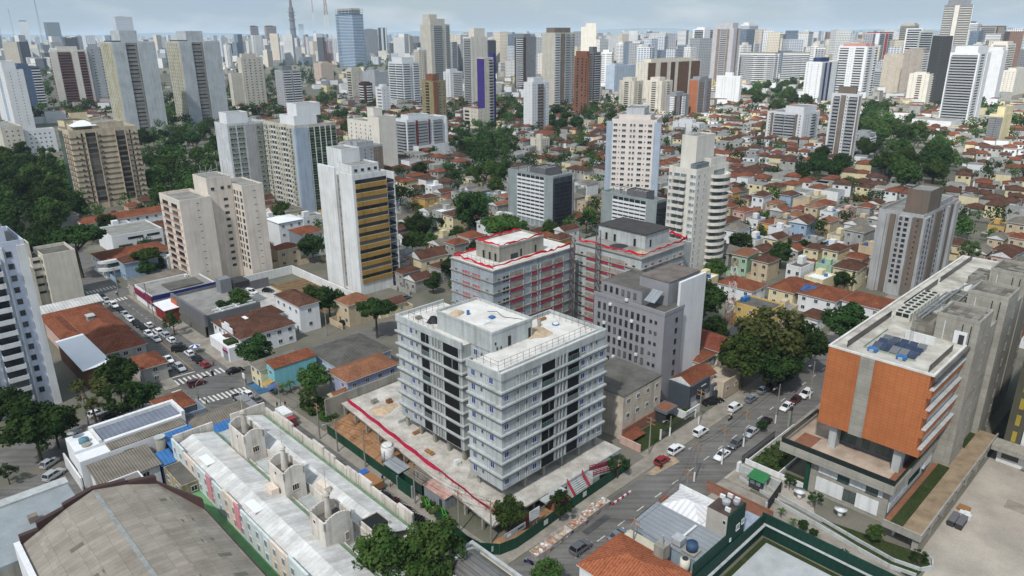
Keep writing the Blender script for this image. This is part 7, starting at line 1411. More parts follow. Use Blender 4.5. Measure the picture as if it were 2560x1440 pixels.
for i,(x,y,c,k,l) in enumerate([(415,918,'beige','hatch','beige car waiting at the left of the stop line'),(450,919,'silver','suv','silver car waiting at the stop line beside the yellow line'),(372,812,'white','hatch','white car parked by the thin street tree'),(395,828,'white','suv','white car parked past the thin street tree'),(413,837,'silver','suv','big silver car parked behind the white one on the avenue'),(428,849,'white','hatch','white hatchback parked between silver and dark cars'),(447,860,'grey','sedan','dark grey car parked near the blue and white umbrella'),(473,882,'white','hatch','white car parked opposite the corner shop'),(493,898,'black','suv','black pickup-like car near the red one'),(511,910,'red','hatch','red car parked before the zebra crossing')]):car(x,y,V if i > 1 else V+180,c,k,l)
for x,y,hd,c,k,l in [(450,873,10,'black','van','black van pulling out across the avenue'),(491,957,U,'maroon','suv','dark maroon car crossing the intersection'),(587,925,U,'black','sedan','black sedan leaving into the side street'),(618,984,V,'white','hatch','white car beside the bus at the crossing'),(595,992,V,'black','sedan','black car left of the bus at the stop line'),(641,998,V,'grey','sedan','dark car right of the bus'),(568,1036,V+180,'silver','hatch','silver car with open boot on the street below the crossing'),(962,1242,V,'black','sedan','black car parked beside the school wall'),
                          (629,730,-20,'white','van','white van in the parking yard'),(670,726,-10,'black','hatch','black car in the parking yard'),(698,742,V,'grey','hatch','dark car beside the tall white house'),(860,806,50,'black','sedan','black car parked on the side street'),(866,744,50,'silver','sedan','silver car in the brown parking bay'),(1014,743,U,'grey','hatch','grey car parked outside the timber gate'),
                          (1655,1150,U,'red','hatch','dark red car parked on the right-hand street'),(1690,1123,U,'white','suv','white estate car parked ahead of the dark red car'),(1752,1079,U,'white','van','white passenger van parked on the right-hand street'),(1838,1018,U,'white','van','white panel van with its rear door open'),(1878,996,U,'blue-grey','hatch','grey-blue car behind the white panel van'),(1908,974,U,'blue-grey','sedan','grey car next to the big dark tree'),(1930,962,U,'black','sedan','black car in the shade of the big dark tree'),(1952,950,U,'black','hatch','farthest black car under the big dark tree'),
                          (1805,1137,U+180,'white','sedan','white sedan parked on the near right kerb'),(1838,1109,U+180,'grey','hatch','black-grey hatchback behind the white sedan'),(1878,1080,U+180,'silver','sedan','silver-blue car by the small pavement tree'),(1912,1055,U+180,'black','sedan','black car half hidden by the small pavement tree'),(1965,1017,U+180,'white','hatch','white hatchback ahead of the maroon car'),(1988,1000,U+180,'maroon','hatch','maroon car parked near the terracotta building'),(2014,985,U+180,'white','suv','white car behind the maroon one'),(1452,1368,U,'grey','suv','dark grey sport utility car driving up the right-hand street'),(1545,1338,U,'blue-grey','sedan','blue-grey car half hidden behind the vivid orange roof'),(1778,1004,20,'black','sedan','black car in the slate shop forecourt'),(1790,1000,20,'black','hatch','second black car in the slate shop forecourt'),
                          (124,1156,75,'silver','hatch','silver estate car parked across from the dark trees'),(135,1186,75,'silver','suv','silver car with dark roof beside the grey hall'),(190,1086,75,'silver','hatch','silver hatchback by the white building corner'),(243,1032,50,'white','hatch','white car under the side street trees'),(274,1038,50,'black','sedan','black car under the side street trees'),(308,1024,50,'black','hatch','black car next to the beige cement roof'),(84,550,V,'white','hatch','white car on the shaded far end of the avenue'),(1478,512,U,'white','hatch','white car on the street between the grey slabs'),(1880,572,60,'white','hatch','white car parked on the steep street right of the cream balcony tower'),(2318,300,70,'white','hatch','white car on the sunlit road by the park')]:car(x,y,hd,c,k,l)
# bus, trucks
BUSG=flat('bus_green_grey',rgb(62,74,74),.4)
p=G(625,1022,1.5);t=thing('bus','dark bus with a pale roof waiting at the crossing','bus',(p.x,p.y,.02),rad(V));mb=MB();mb.box(-5.5,5.5,-1.25,1.25,.4,3.0,0,1);mb.box(-3,-.5,-.8,.8,3.0,3.25,1);mb.box(1,3.4,-.8,.8,3.0,3.25,1);mb.build('body',[BUSG,GREYM],t);MB().box(-5.2,5.2,-1.28,-1.255,1.4,2.6).build('window',GLASS,t);MB().box(-5.2,5.2,1.255,1.28,1.4,2.6).build('window',GLASS,t);MB().box(5.505,5.53,-1.1,1.1,1.2,2.7).build('windscreen',GLASS,t);MB().box(-5.53,-5.505,-1.0,1.0,1.5,2.5).build('window',GLASS,t)
for sx in (-3.4,3.4):
    for sy in (-1.1,1.1):MB().tube((sx,sy-.16,.48),(sx,sy+.16,.48),.48,14).build('wheel',RUB,t)
def truck(x,y,hd,label,cabc,box,load=None):
    p=G(x,y,1.2);t=thing('truck',label,'truck',(p.x,p.y,.02),rad(hd));MB().box(1.5,3.1,-1,1,.5,2.3).build('cab',cabc,t);MB().box(3.105,3.13,-.85,.85,1.4,2.1).build('windscreen',GLASS,t);MB().box(-3.1,3.0,-.9,.9,.45,.75).build('chassis',DARK,t);MB().box(-3.1,1.3,-1.1,1.1,.76,3.0 if not load else 2.3).build('box' if not load else 'load',box,t)
    for sx in (-2,2.2):
        for sy in (-.9,.9):MB().tube((sx,sy-.14,.42),(sx,sy+.14,.42),.42,12).build('wheel',RUB,t)
truck(716,1046,V+180,'small white box truck with a red cab beside the school parapet',flat('truck_red',(.3,.03,.03,1),.35,.5),WHITE);truck(925,1203,V,'flatbed truck with a blue cab loaded with timber crates',flat('truck_blue',(.02,.12,.42,1),.35,.5),WOODN,True)
# motorbikes
mm=MB();mm.tube((-.65,-.06,.3),(-.65,.06,.3),.3,12);wheelm=mm.mesh('wheel',RUB)
def moto_parts():
    b=MB();b.prism([(-.35,-.13),(.4,-.13),(.5,0),(.4,.13),(-.35,.13)],.32,.62);b.prism([(-.05,-.14),(.35,-.14),(.42,0),(.35,.14),(-.05,.14)],.62,.86);s=MB();s.prism([(-.75,-.11),(-.05,-.14),(-.05,.14),(-.75,.11)],.66,.8);f=MB();f.tube((.66,0,.3),(.45,0,.98),.04,5);f.tube((.45,-.34,1.0),(.45,.34,1.0),.025,5);f.box(.5,.62,-.09,.09,.78,.95);w=MB();w.tube((0,-.06,0),(0,.06,0),.3,12);w.tube((0,-.07,0),(0,.07,0),.12,8)
    return b,s.mesh('seat',BLACK),f.mesh('handlebar',ALU),w.mesh('wheel',RUB)
MP=moto_parts();MBODY={k:MP[0].mesh('body',flat('moto_'+k,c,.3,.5)) for k,c in (('black',(.012,.012,.013,1)),('red',(.25,.015,.02,1)),('blue',(.03,.04,.2,1)))}
def moto(x,y,z,hd,colr,label,group=None):
    t=thing('motorbike',label,'motorbike',(x,y,z),hd,group);place(MBODY[colr],'body',t,(0,0,0));place(MP[1],'seat',t,(0,0,0));place(MP[2],'handlebar',t,(0,0,0));place(MP[3],'wheel',t,(.68,0,.3));place(MP[3],'wheel',t,(-.62,0,.3));return t
for i in range(18):
    p=W(65.0+.25*math.sin(i),100.4-i*.62);moto(p.x,p.y,.02,A0+rad(20),'red' if i in (1,9) else 'black',('red motorbike in the parked row by the school wall, %s one' % ('upper' if i == 1 else 'lower')) if i in (1,9) else 'black motorbike in the tight parked row beside the school wall','motorbikes parked by the school wall')
p=G(1322,1405,.4);moto(p.x,p.y,.02,rad(150),'blue','blue motorbike parked at the corner of the right-hand street');p=G(1826,1046,.4);moto(p.x,p.y,.02,rad(V+90),'black','dark motorbike with a rider by the white panel van')
# ------------------------------------------------------------------ people: one continuous skinned body each
def person_mesh(pose):
    """joints -> skin -> mesh; pose 0 standing, 1 walking, 2 riding"""
    st=.28 if pose == 1 else .06
    J=[(0,0,.95),(0,0,1.2),(.02,0,1.42),(.03,0,1.52),(.05,0,1.66)];rad_=[.15,.15,.13,.06,.105];E=[(0,1),(1,2),(2,3),(3,4)]
    def add(p,r,par):J.append(p);rad_.append(r);E.append((par,len(J)-1));return len(J)-1
    for s in (-1,1):
        h=add((0,s*.1,.9),.1,0)
        if pose == 2:k=add((.42,s*.2,.78),.075,h);f=add((.3,s*.2,.36),.05,k);add((.42,s*.2,.33),.045,f)
        else:k=add((s*st*.6+.04,s*.1,.5),.075,h);f=add((s*st-.03,s*.1,.09),.05,k);add((s*st+.14,s*.1,.05),.045,f)
        sh=add((.02,s*.19,1.4),.065,2)
        if pose == 2:e=add((.22,s*.26,1.18),.05,sh);w=add((.46,s*.26,1.08),.04,e)
        else:e=add((-s*st*.4,s*.25,1.13),.05,sh);w=add((-s*st*.8+.08,s*.25,.89),.04,e)
        add((J[w][0]+.05,J[w][1],J[w][2]-.1),.038,w)
    me=bpy.data.meshes.new('person');me.from_pydata(J,E,[]);o=bpy.data.objects.new('person_build',me);COL.objects.link(o)
    sk=o.modifiers.new('skin','SKIN');sk.use_smooth_shade=True
    for i,v in enumerate(me.skin_vertices[0].data):v.radius=(rad_[i],rad_[i]);v.use_root=i == 0
    o.modifiers.new('sub','SUBSURF').levels=1
    dg=bpy.context.evaluated_depsgraph_get();m2=bpy.data.meshes.new_from_object(o.evaluated_get(dg));bpy.data.objects.remove(o);m2.name='body';return m2
PM={k:person_mesh(k) for k in (0,1,2)}
SKIN=flat('skin',rgb(168,122,96));HAIRM=flat('dark_hair',(.02,.015,.012,1))
def person(x,y,hd,top,legs,label,pose=0,z=0.0):
    p=G(x,y,z);k=('pm',pose,top,legs)
    if k not in WM:
        m=PM[pose].copy();m.materials.clear()
        for c in (SKIN,flat('cloth_%d_%d_%d' % top,rgb(*top)),flat('cloth_%d_%d_%d' % legs,rgb(*legs)),BLACK):m.materials.append(c)
        for q in m.polygons:
            c=q.center;q.material_index=3 if c.z < .1 else (2 if c.z < .96 and abs(c.y) < .2 and not (pose != 2 and abs(c.y) > .19) else (0 if c.z > 1.5 or (abs(c.y) > .2 and c.z < 1.1) else 1))
        WM[k]=m
        hm2=MB();n=8
        for i in range(n):
            for j in range(3):
                f=lambda i,j:(.035+.125*math.cos(6.2832*i/n)*math.cos(j*.5),.12*math.sin(6.2832*i/n)*math.cos(j*.5),1.69+.11*math.sin(j*.55))
                hm2.face([f(i,j),f(i+1,j),f(i+1,j+1),f(i,j+1)])
        WM['hair']=hm2.mesh('hair',HAIRM)
    o=bpy.data.objects.new('person',WM[k]);COL.objects.link(o);o.location=(p.x,p.y,z);o.rotation_euler=(0,0,rad(hd));tag(o,label,'person');place(WM['hair'],'hair',o,(0,0,0));return o
DK,BL=(34,36,42),(40,52,90)
for a in [(1653,1172,20,DK,DK,'person in dark clothes crossing the road behind the dark red car',1),(957,1204,120,BL,DK,'person in a blue shirt beside the flatbed truck',1,.14),(976,1216,200,(200,200,196),DK,'person in a pale shirt beside the black car by the site gate',0,.14),(992,1214,60,DK,BL,'person in dark top standing at the green site gate',0,.14),(997,1217,240,(150,90,70),DK,'person in a brown top standing at the green site gate',0,.14),(694,1020,134,(60,54,66),DK,'person walking on the pavement above the white box truck, left one',1,.14),(714,1018,134,DK,(90,60,60),'person walking on the pavement above the white box truck, right one',1,.14),(508,1040,0,DK,DK,'person in black standing on the corner terrace',0),(517,1008,60,(190,192,196),DK,'person in a pale top waiting at the zebra crossing',1),(497,1004,60,DK,DK,'person in dark clothes at the kerb by the zebra crossing',0),(535,915,134,(190,70,80),DK,'person in a red top next to the red car',0),(616,962,44,BL,DK,'person under the street sign on the blue pavement',0,.14),(292,738,134,(200,196,190),DK,'person in a pale top on the avenue pavement near the far crossing',1,.14),(295,742,134,DK,DK,'person in dark clothes on the avenue pavement near the far crossing',1,.14)]:person(*a)
person(1826,1046,V+90,(200,200,200),DK,'rider in a pale jacket sitting on the dark motorbike',2)
# ------------------------------------------------------------------ street furniture: poles, lamps, wires, skips
POLE=mat('pole_concrete',rgb(150,146,140),.9,.3,.8,.1)
def pole(x,y,h,label,kind='utility',rot=A0,base=None,world=None):
    p=world or G(x,y,0);t=thing('utility_pole' if kind == 'utility' else 'street_lamp',label,'utility pole' if kind == 'utility' else 'street lamp',(p.x,p.y),rot);THINGS[-1]['h']=h
    MB().cyl(0,0,.19,0,h,8,.11).build('pole',POLE,t)
    if kind == 'utility':
        mb=MB()
        for z in (h-.5,h-1.5):mb.box(-.06,.06,-1.1,1.1,z,z+.12)
        for z in (h-.5,h-1.5):
            for y_ in (-1,-.5,.5,1):mb.cyl(0,y_,.05,z+.12,z+.32,6)
        mb.build('crossarm',WOODN,t)
    if kind in ('lamp','both') or (kind == 'utility' and x % 2):mb=MB();mb.tube((0,0,h-1.6),(-1.4,0,h-.4),.05,5);mb.tube((-1.4,0,h-.4),(-2.6,0,h-.2),.05,5);mb.box(-3.1,-2.5,-.14,.14,h-.3,h-.14);mb.build('lamp_arm',ALU,t)
    if base:MB().cyl(0,0,.2,0.02,2.2,8,.19).build('painted_base',WHITE,t)
    return p
PL={}
for k,x,y,h,lab,kind,base in [('r1',1622,1136,9,'utility pole by the green gate end of the site','utility',0),('r2',1674,1090,5,'white post in front of the ruined wall','lamp',1),('r3',1746,1062,9,'utility pole in front of the grey office fence','utility',1),('r4',1735,1203,9,'utility pole beside the brick wall corner','utility',1),('r5',1804,1160,9,'utility pole by the near white sedan','utility',1),('r6',1858,1116,9,'utility pole between the parked cars and garden','utility',1),('r7',1938,1058,10,'street lamp pole by the pavement opposite the panel van','both',1),('r8',2024,996,10,'street lamp pole nearest the terracotta building','both',1),('r9',1712,1275,9,'utility pole at the grey metal roof edge','utility',0),('r10',1580,1405,9,'utility pole beside the vivid orange roof','utility',0),
                                    ('l1',1228,1358,9,'concrete pole at the hoarding corner','utility',0),('l2',1148,1332,9,'utility pole by the low site planter','utility',0),('l3',1038,1260,9,'utility pole with transformer in front of the site huts','utility',0),('l4',914,1169,9,'utility pole near the water tank','utility',0),('l5',845,1130,8,'utility pole at the far end of the hoarding','utility',0),('l6',800,1098,9,'leaning-shadow pole on the pavement beside the school','utility',0),('l7',705,1042,9,'utility pole by the white box truck','utility',0),('l8',818,840,9,'utility pole by the parking wall trees','utility',0),('l9',222,1064,9,'utility pole under the side street trees','utility',0),('l10',560,862,8,'utility pole beside the corner shop','utility',0),('l11',296,730,9,'utility pole at the far zebra crossing','utility',0),('l12',372,772,9,'utility pole in front of the blue-banded hall','utility',0),('l13',388,812,8,'utility pole by the white sheet-roofed shed','utility',0)]:PL[k]=(pole(x,y,h,lab,kind,base=base),h)
def wires(k0,k1,label,n=3):
    (p,h),(q,g)=PL[k0],PL[k1];o=thing('power_line',label,'power line',(p.x,p.y),0);mb=MB()
    for i in range(n):
        off=(i-1)*.8;a=Vector((p.x,p.y,h-.3-.9*(i == 2)));b=Vector((q.x,q.y,g-.3-.9*(i == 2)));d=(b-a).normalized();s=Vector((-d.y,d.x,0))*off;prev=None;L=(b-a).length
        for j in range(11):
            f=j/10;c=a.lerp(b,f)+s-Vector((0,0,4*f*(1-f)*L*.03))-Vector((p.x,p.y,0))
            if prev is not None:mb.tube(prev,c,.028,3)
            prev=c
    mb.build('wire',BLACK,o)
for k0,k1,l in (('l1','l2','power lines between the hoarding-corner pole and the planter pole'),('l2','l3','power lines between the planter pole and the transformer pole'),('l3','l4','power lines running past the white water tank'),('l4','l5','power lines at the far end of the hoarding'),('l5','l6','power lines over the school pavement'),('l6','l7','power lines over the white box truck'),('l1','r10','power lines crossing the street at the bottom'),('r10','r9','power lines beside the vivid orange roof'),('r9','r4','power lines beside the white ribbed roof'),('r4','r5','power lines over the driveway entrance'),('r5','r6','power lines over the near parked cars'),('r6','r7','power lines along the garden fence'),('l11','l12','power lines in front of the low shops'),('l12','l13','power lines by the white-roofed shed')):wires(k0,k1,l)
o=thing('transformer','grey pole transformer among the wires in front of the site huts','transformer',(PL['l3'][0].x,PL['l3'][0].y,0),A0);MB().cyl(.45,.1,.3,6.2,7.2,10).build('tank',GREYM,o);MB().cyl(.3,-.6,.3,6.2,7.2,10).build('tank',GREYM,o)
def skip(x,y,label,z,full):
    p=G(x,y,.5);t=thing('rubble_skip',label,'skip',(p.x,p.y,.02),A0,'rubble skips along the kerb');mb=MB()
    c=[(-1.5,-.8),(1.5,-.8),(1.5,.8),(-1.5,.8)];C=[(-1.9,-.95),(1.9,-.95),(1.9,.95),(-1.9,.95)]
    for i in range(4):j=(i+1) % 4;mb.face([(*c[i],.1),(*c[j],.1),(*C[j],1.15),(*C[i],1.15)]);mb.face([(c[i][0]*.94,c[i][1]*.9,.2),(C[i][0]*.96,C[i][1]*.93,1.15),(C[j][0]*.96,C[j][1]*.93,1.15),(c[j][0]*.94,c[j][1]*.9,.2)]);mb.tube((*C[i],1.15),(*C[j],1.15),.05,4)
    mb.box(-1.5,1.5,-.8,.8,.05,.2);mb.build('bin',mat('skip_white',rgb(200,196,190),.7,.5,1.2,.2,col2=rgb(150,120,100)),t)
    rr=random.Random(x);mb=MB()
    for k in range(40 if full else 16):a,b=rr.uniform(-1.5,1.5),rr.uniform(-.7,.7);s=rr.uniform(.12,.35);q=rr.uniform(.7,1.2) if full else rr.uniform(.3,.6);mb.prism([(a-s,b-s*.6),(a+s*.8,b-s),(a+s,b+s*.5),(a-s*.5,b+s)],q-.15,q+rr.uniform(.05,.3),k % 3)
    mb.box(-1.55,1.55,-.78,.78,.22,.75 if full else .35,0);mb.build('rubble',[SAND,WHITE,mat('brick_rubble',rgb(190,140,124),.95,.4,2.)],t)
for i,(x,y,f) in enumerate([(1352,1379,1),(1378,1358,0),(1404,1338,0),(1442,1312,1),(1472,1286,1),(1500,1265,1)]):skip(x,y,'%s white skip counted from the street corner, %s' % (ORD[i],'heaped with rubble' if f else 'nearly empty'),0,f)
o=grid('plastic_barrier','red and white plastic barrier lying along the lane','barrier',96.5,70.2);mb=MB(o)
for k in range(8):mb.box(94+k*.75,94.7+k*.75,70.1,70.4,.02,.4,k % 2)
mb.build('rail',[REDNET,WHITE],o)
o=thing('traffic_signal','curved traffic signal arm over the intersection','traffic light',(G(497,1008).x,G(497,1008).y),A0);mb=MB();mb.cyl(0,0,.12,0,5,8,.1);prev=(0,0,5)
for k in range(1,9):q=(5.2*(1-math.cos(k/8*1.4)),0,5+1.6*math.sin(k/8*1.5));mb.tube(prev,q,.08,5);prev=q
mb.build('mast',POLE,o);MB().box(prev[0]-.2,prev[0]+.2,-.5,.5,prev[2]-.5,prev[2]+.6).build('signal_head',BLACK,o);MB().box(prev[0]-2.4,prev[0]-1.0,-.1,.1,prev[2]-.45,prev[2]-.1).build('signal_head',BLACK,o)
o=thing('street_sign','white street clock sign on a post at the blue pavement','sign',(G(613,968).x,G(613,968).y),A0);MB().cyl(0,0,.1,0,3.2,8).build('post',ALU,o);MB().box(-.1,.1,-.6,.6,2.6,3.9).build('board',WHITE,o)
o=thing('totem_sign','tall pale totem sign on the pavement by the terracotta building','sign',(G(1972,1068).x,G(1972,1068).y),A0);MB().box(-.4,.4,-.25,.25,.1,4.4).build('totem',SAGE,o);MB().box(-.42,.42,-.27,.27,4.4,5.2).build('cap',DARK,o)
o=thing('parasol','blue and white parasol over a street stall','parasol',(G(490,882).x,G(490,882).y),0);mb=MB()
for i in range(8):a,b=6.2832*i/8,6.2832*(i+1)/8;mb.face([(1.5*math.cos(a),1.5*math.sin(a),2.1),(1.5*math.cos(b),1.5*math.sin(b),2.1),(0,0,2.7)],i % 2)
mb.build('canopy',[WHITE,flat('parasol_blue',(.03,.06,.3,1))],o);MB().cyl(0,0,.04,0,2.6,6).build('pole',ALU,o)
for k,(a,b) in enumerate(((68.0,93.5),(68.4,89.0))):o=grid('easel_sign',['bright green frame sign on the pavement, upper one','bright green frame sign on the pavement, lower one'][k],'sign',a,b);mb=MB(o);mb.tube((a,b,0),(a,b+1.0,2.2),.09,4);mb.tube((a+.8,b,0),(a+.4,b+1.0,2.2),.09,4);mb.tube((a,b+.4,.9),(a+.7,b+.4,.9),.09,4);mb.build('frame',flat('bright_green',(.08,.42,.05,1)),o)
def hedge(name,label,a0,a1,b0,b1,h,n=260):
    o=grid(name,label,'hedge',a0,b0);rr=random.Random(int(a0*7));mb=MB(o)
    for k in range(max(3,int((a1-a0)*(b1-b0)*2))):tuft(mb,rr.uniform(a0,a1),rr.uniform(b0,b1),.05,.45,h,46,rr)
    mb.build('leaves',LEAF['mid'],o)
hedge('hedge','low clipped hedge round the pink-roofed site hut',67.8,69.6,90.4,96.6,.9);hedge('hedge','low hedge on the pavement planter by the hoarding',66.8,68.2,84.4,88.4,.9);hedge('hedge','hedge bushes in the garden of the lilac house',70.5,76,141,147,1.2);hedge('hedge','small bushes in planters by the lilac house steps',71,75,136.5,139.5,.9)
# ------------------------------------------------------------------ the sea of small houses, far trees and the skyline
FBB=[(min(q[0] for q in f),max(q[0] for q in f),min(q[1] for q in f),max(q[1] for q in f),f) for f in FOOT];NF0=len(FOOT)
def free(x,y,m=3.0):
    for x0,x1,y0,y1,f in FBB:
        if x0-m < x < x1+m and y0-m < y < y1+m and (inside((x,y),f) or any(inside((x+dx*m,y+dy*m),f) for dx,dy in ((1,0),(-1,0),(0,1),(0,-1)))):return False
    return True
GREENZ=[[(-20,360),(80,370),(190,470),(190,520),(100,560),(-20,520)],[(345,330),(420,300),(540,330),(545,440),(400,470),(360,440)],[(1150,300),(1300,330),(1290,390),(1250,440),(1160,420)],[(2150,265),(2230,250),(2330,340),(2400,370),(2390,420),(2300,440),(2150,400)],[(1850,215),(2015,200),(2015,250),(1880,262)],[(340,300),(560,300),(560,520),(390,520)]]
WP={'white':PALE,'cream':CREAMY,'grey':wallm(176,176,172,.35,.5),'beige':wallm(206,188,158),'ochre':wallm(208,172,104),'pale green':wallm(168,196,170),'pale blue':wallm(160,184,206),'pink':wallm(214,180,168),'off-white':WHITE}
RP_={'orange':TILE,'brown':TILE2,'pale orange':TILE3,'grey':CORR,'dark grey':ROOFD,'white':METALW,'flat grey':ROOFG}
HP={}
def house_proto(wc,rc,rt,two,big):
    k=(wc,rc,rt,two,big)
    if k in HP:return HP[k]
    w,d,h=(8.4 if big else 6.6),(10.4 if big else 8.8),(6.1 if two else 3.5)
    o=thing('house',None,'house',(0,0,-500));THINGS.pop()
    mb=MB();mb.box(-w/2,w/2,-d/2,d/2,0,h,0,1 if rt == 'flat' else 0)
    if rt == 'flat':mb.ring(-w/2-.02,w/2+.02,-d/2-.02,d/2+.02,h,h+.6,.2,0);mb.box(-w/2+1,-w/2+3.4,1,3.6,h+.002,h+2.2,0)
    mb.box(-w/2+.4,w*.1,d/2+.004,d/2+2.6,0,2.7,0,1);mb.box(-w/2,-w/2+.16,-d/2-3.2,-d/2-.004,0,1.8);mb.box(-w/2+.17,w/2,-d/2-3.2,-d/2-3.04,0,1.7);mb.build('wall',[WP[wc],RP_[rc]],o)
    if rt == 'flat' and sum(map(ord,wc+rc)) % 2:MB().cyl(w*.2,d*.15,.65,h+.002,h+1.1,12).build('water_tank',METALB,o)
    if rt != 'flat':mb=MB();mb.hip(-w/2,w/2,-d/2,d/2,h+.004,w*.22,.45,0,rt == 'gable',1);mb.build('roof',[RP_[rc],WHITE],o)
    for z in ([1.7,4.6] if two else [1.8]):
        for x in ((-.28,.28) if z > 3 or not two else (.28,)):place(win_mesh(1.4,1.2),'window',o,(x*w,-d/2,z))
        for y in (-.25,.25):place(win_mesh(1.2,1.1),'window',o,(-w/2,y*d,z),-math.pi/2)
    place(win_mesh(1.0,2.1,DARK,FRAME,0),'door',o,(-.22*w,-d/2,1.06));HP[k]=o
    return o
cand=[];STREET=[]
for zone,(rot,a0,a1,b0,b1) in enumerate(((A0,78,430,-340,460),(A0+rad(14),430,980,-560,900))):
    ca,sa=math.cos(rot),math.sin(rot);a=a0;row=0
    while a < a1:
        b=b0+R.uniform(0,5)
        while b < b1:
            wdt=R.choice((6.8,7.0,7.4,8.8,9.4));bb=b+wdt/2;x,y=a*ca-bb*sa,a*sa+bb*ca
            px=PX((x,y,3));b += wdt+(R.uniform(2,7) if R.random() < .16 else .1)
            if-40 < px[0] < 2600 and 250 < px[1] < 1000 and y > 60:cand.append((y*y+x*x,x+R.uniform(-.3,.3),y+R.uniform(-.3,.3),rot+(math.pi if row % 2 else 0)-math.pi/2,px,wdt > 9))
        if row % 2 == 1:
            for k in range(7):
                bb=R.uniform(b0,b1);aa=a+12.3;STREET.append((aa*ca-bb*sa,aa*sa+bb*ca,math.degrees(rot)+90))
        a += 12.8 if row % 2 == 0 else 20.0;row += 1
cand.sort(key=lambda c:c[0])
farh=MB();FH_=[PALE,CREAMY,WP['grey'],TILE,TILE2,ROOFG,CORR];nh=0;FT=[]
for d2,x,y,rz,px,big in cand:
    if not free(x,y):continue
    if any(inside(px,g) for g in GREENZ):
        if R.random() < .6:FT.append((x,y,R.uniform(4,7)))
        continue
    if R.random() < (.17 if px[0] > 1500 else .34):FT.append((x,y,R.uniform(3,5.8)));continue
    wc=R.choices(list(WP),(14,14,26,14,6,3,3,4,12))[0];rc=R.choices(list(RP_),(26,26,8,14,10,4,14))[0];rtp='flat' if rc in ('dark grey','flat grey','white') else R.choice(('hip','hip','gable'));two=R.random() < .6
    if nh < 272:
        nh += 1;p=house_proto(wc,rc,rtp,two,big);st='%s house with %s roof' % (wc,{'hip':rc+' hipped','gable':rc+' gabled','flat':rc if 'flat' in rc else 'flat '+rc}[rtp])
        dup(p,(x,y,0),rz+R.uniform(-.06,.06),None,'house','small houses of the neighbourhood',(R.uniform(.82,1.0),R.uniform(.8,1.15),R.uniform(.8,1.25)),auto=(st,'house'));THINGS[-1]['h']=5
        if R.random() < .4:FT.append((x+7.2*math.cos(rz+1.57),y+7.2*math.sin(rz+1.57),R.uniform(2,3.4)))
    else:
        w,d,h=R.uniform(6,9.5),R.uniform(7.5,11),R.choice((3.4,6,6.4));c,s=math.cos(rz),math.sin(rz);n0=len(farh.v);wi=R.choice((0,1,2,2));ri=R.choice((3,4,4,5,6))
        farh.box(-w/2,w/2,-d/2,d/2,0,h,wi,5)
        for xx in (-.25,.25):farh.face([(xx*w-.7,-d/2-.04,h-1.9),(xx*w+.7,-d/2-.04,h-1.9),(xx*w+.7,-d/2-.04,h-.7),(xx*w-.7,-d/2-.04,h-.7)],7)
        if ri < 5:farh.hip(-w/2,w/2,-d/2,d/2,h+.004,w*.22,.4,ri)
        for i in range(n0,len(farh.v)):v=farh.v[i];farh.v[i]=(x+v[0]*c-v[1]*s,y+v[0]*s+v[1]*c,v[2])
for p in HP.values():
    for ch in list(p.children):bpy.data.objects.remove(ch)
    bpy.data.objects.remove(p)
nc=0
for x,y,hd in sorted(STREET,key=lambda q:q[0] ** 2+q[1] ** 2):
    px=PX((x,y,1))
    if nc < 44 and 0 < px[0] < 2560 and 300 < px[1] < 900 and free(x,y,2.5) and not any(inside(px,g) for g in GREENZ):nc += 1;c=R.choice(('white','white','silver','grey','black','red'));k=R.choice(('hatch','sedan','suv'));car(0,0,hd,c,k,None,True,world=Vector((x,y)),auto=('%s %s parked among houses' % (c,{'hatch':'hatchback','sedan':'sedan','suv':'high car'}[k]),'car'))
farh.build('distant_houses',FH_+[GLASS],kind='stuff')
# trees between the houses: the nearest ones as single trees, the far ones as one mass
FT.sort(key=lambda q:q[0] ** 2+q[1] ** 2)
NS=max(0,285-NTREE)
for x,y,r in FT[:NS]:
    lf=R.choice(('dark','dark','mid'));fm=R.choice(('round','round','open'));tree_at(x,y,r,fm,lf,None,group='trees between the small houses',auto=('%s %s tree' % ({'dark':'dark green','mid':'mid-green'}[lf],{'round':'rounded','open':'loose-crowned'}[fm]),'tree'))
FT=FT[NS:]
WOODS=(([(-20,118),(250,112),(250,165),(120,185),(-20,175)],260),([(60,175),(130,180),(140,260),(100,300),(60,270)],40),([(380,130),(480,150),(430,300),(380,250)],40),([(570,110),(830,112),(840,200),(760,215),(650,250),(580,210)],230),([(830,118),(1000,120),(990,172),(840,180)],110),([(560,200),(700,215),(860,240),(860,285),(700,290),(560,280)],60),([(100,150),(260,150),(260,290),(110,290)],50),([(1440,250),(1560,240),(1560,300),(1450,310)],26),([(2380,270),(2560,270),(2560,330),(2440,340)],26),([(2500,120),(2560,120),(2560,170),(2510,180)],20),([(1240,250),(1320,250),(1310,320),(1250,300)],22),([(340,300),(560,300),(560,520),(390,520)],60),([(-20,400),(200,420),(200,560),(-20,560)],50))
WOODP=[w[0] for w in WOODS];FT2=[]
for poly,n in WOODS:
    xs=[q[0] for q in poly];ys=[q[1] for q in poly];k=0;tr=0
    while k < n and tr < n*20:
        tr += 1;px=(R.uniform(min(xs),max(xs)),R.uniform(min(ys),max(ys)))
        if not inside(px,poly):continue
        q=G(px[0],px[1],5);r=R.uniform(5,8)
        if free(q.x,q.y,1):FT.append((q.x,q.y,r));k += 1
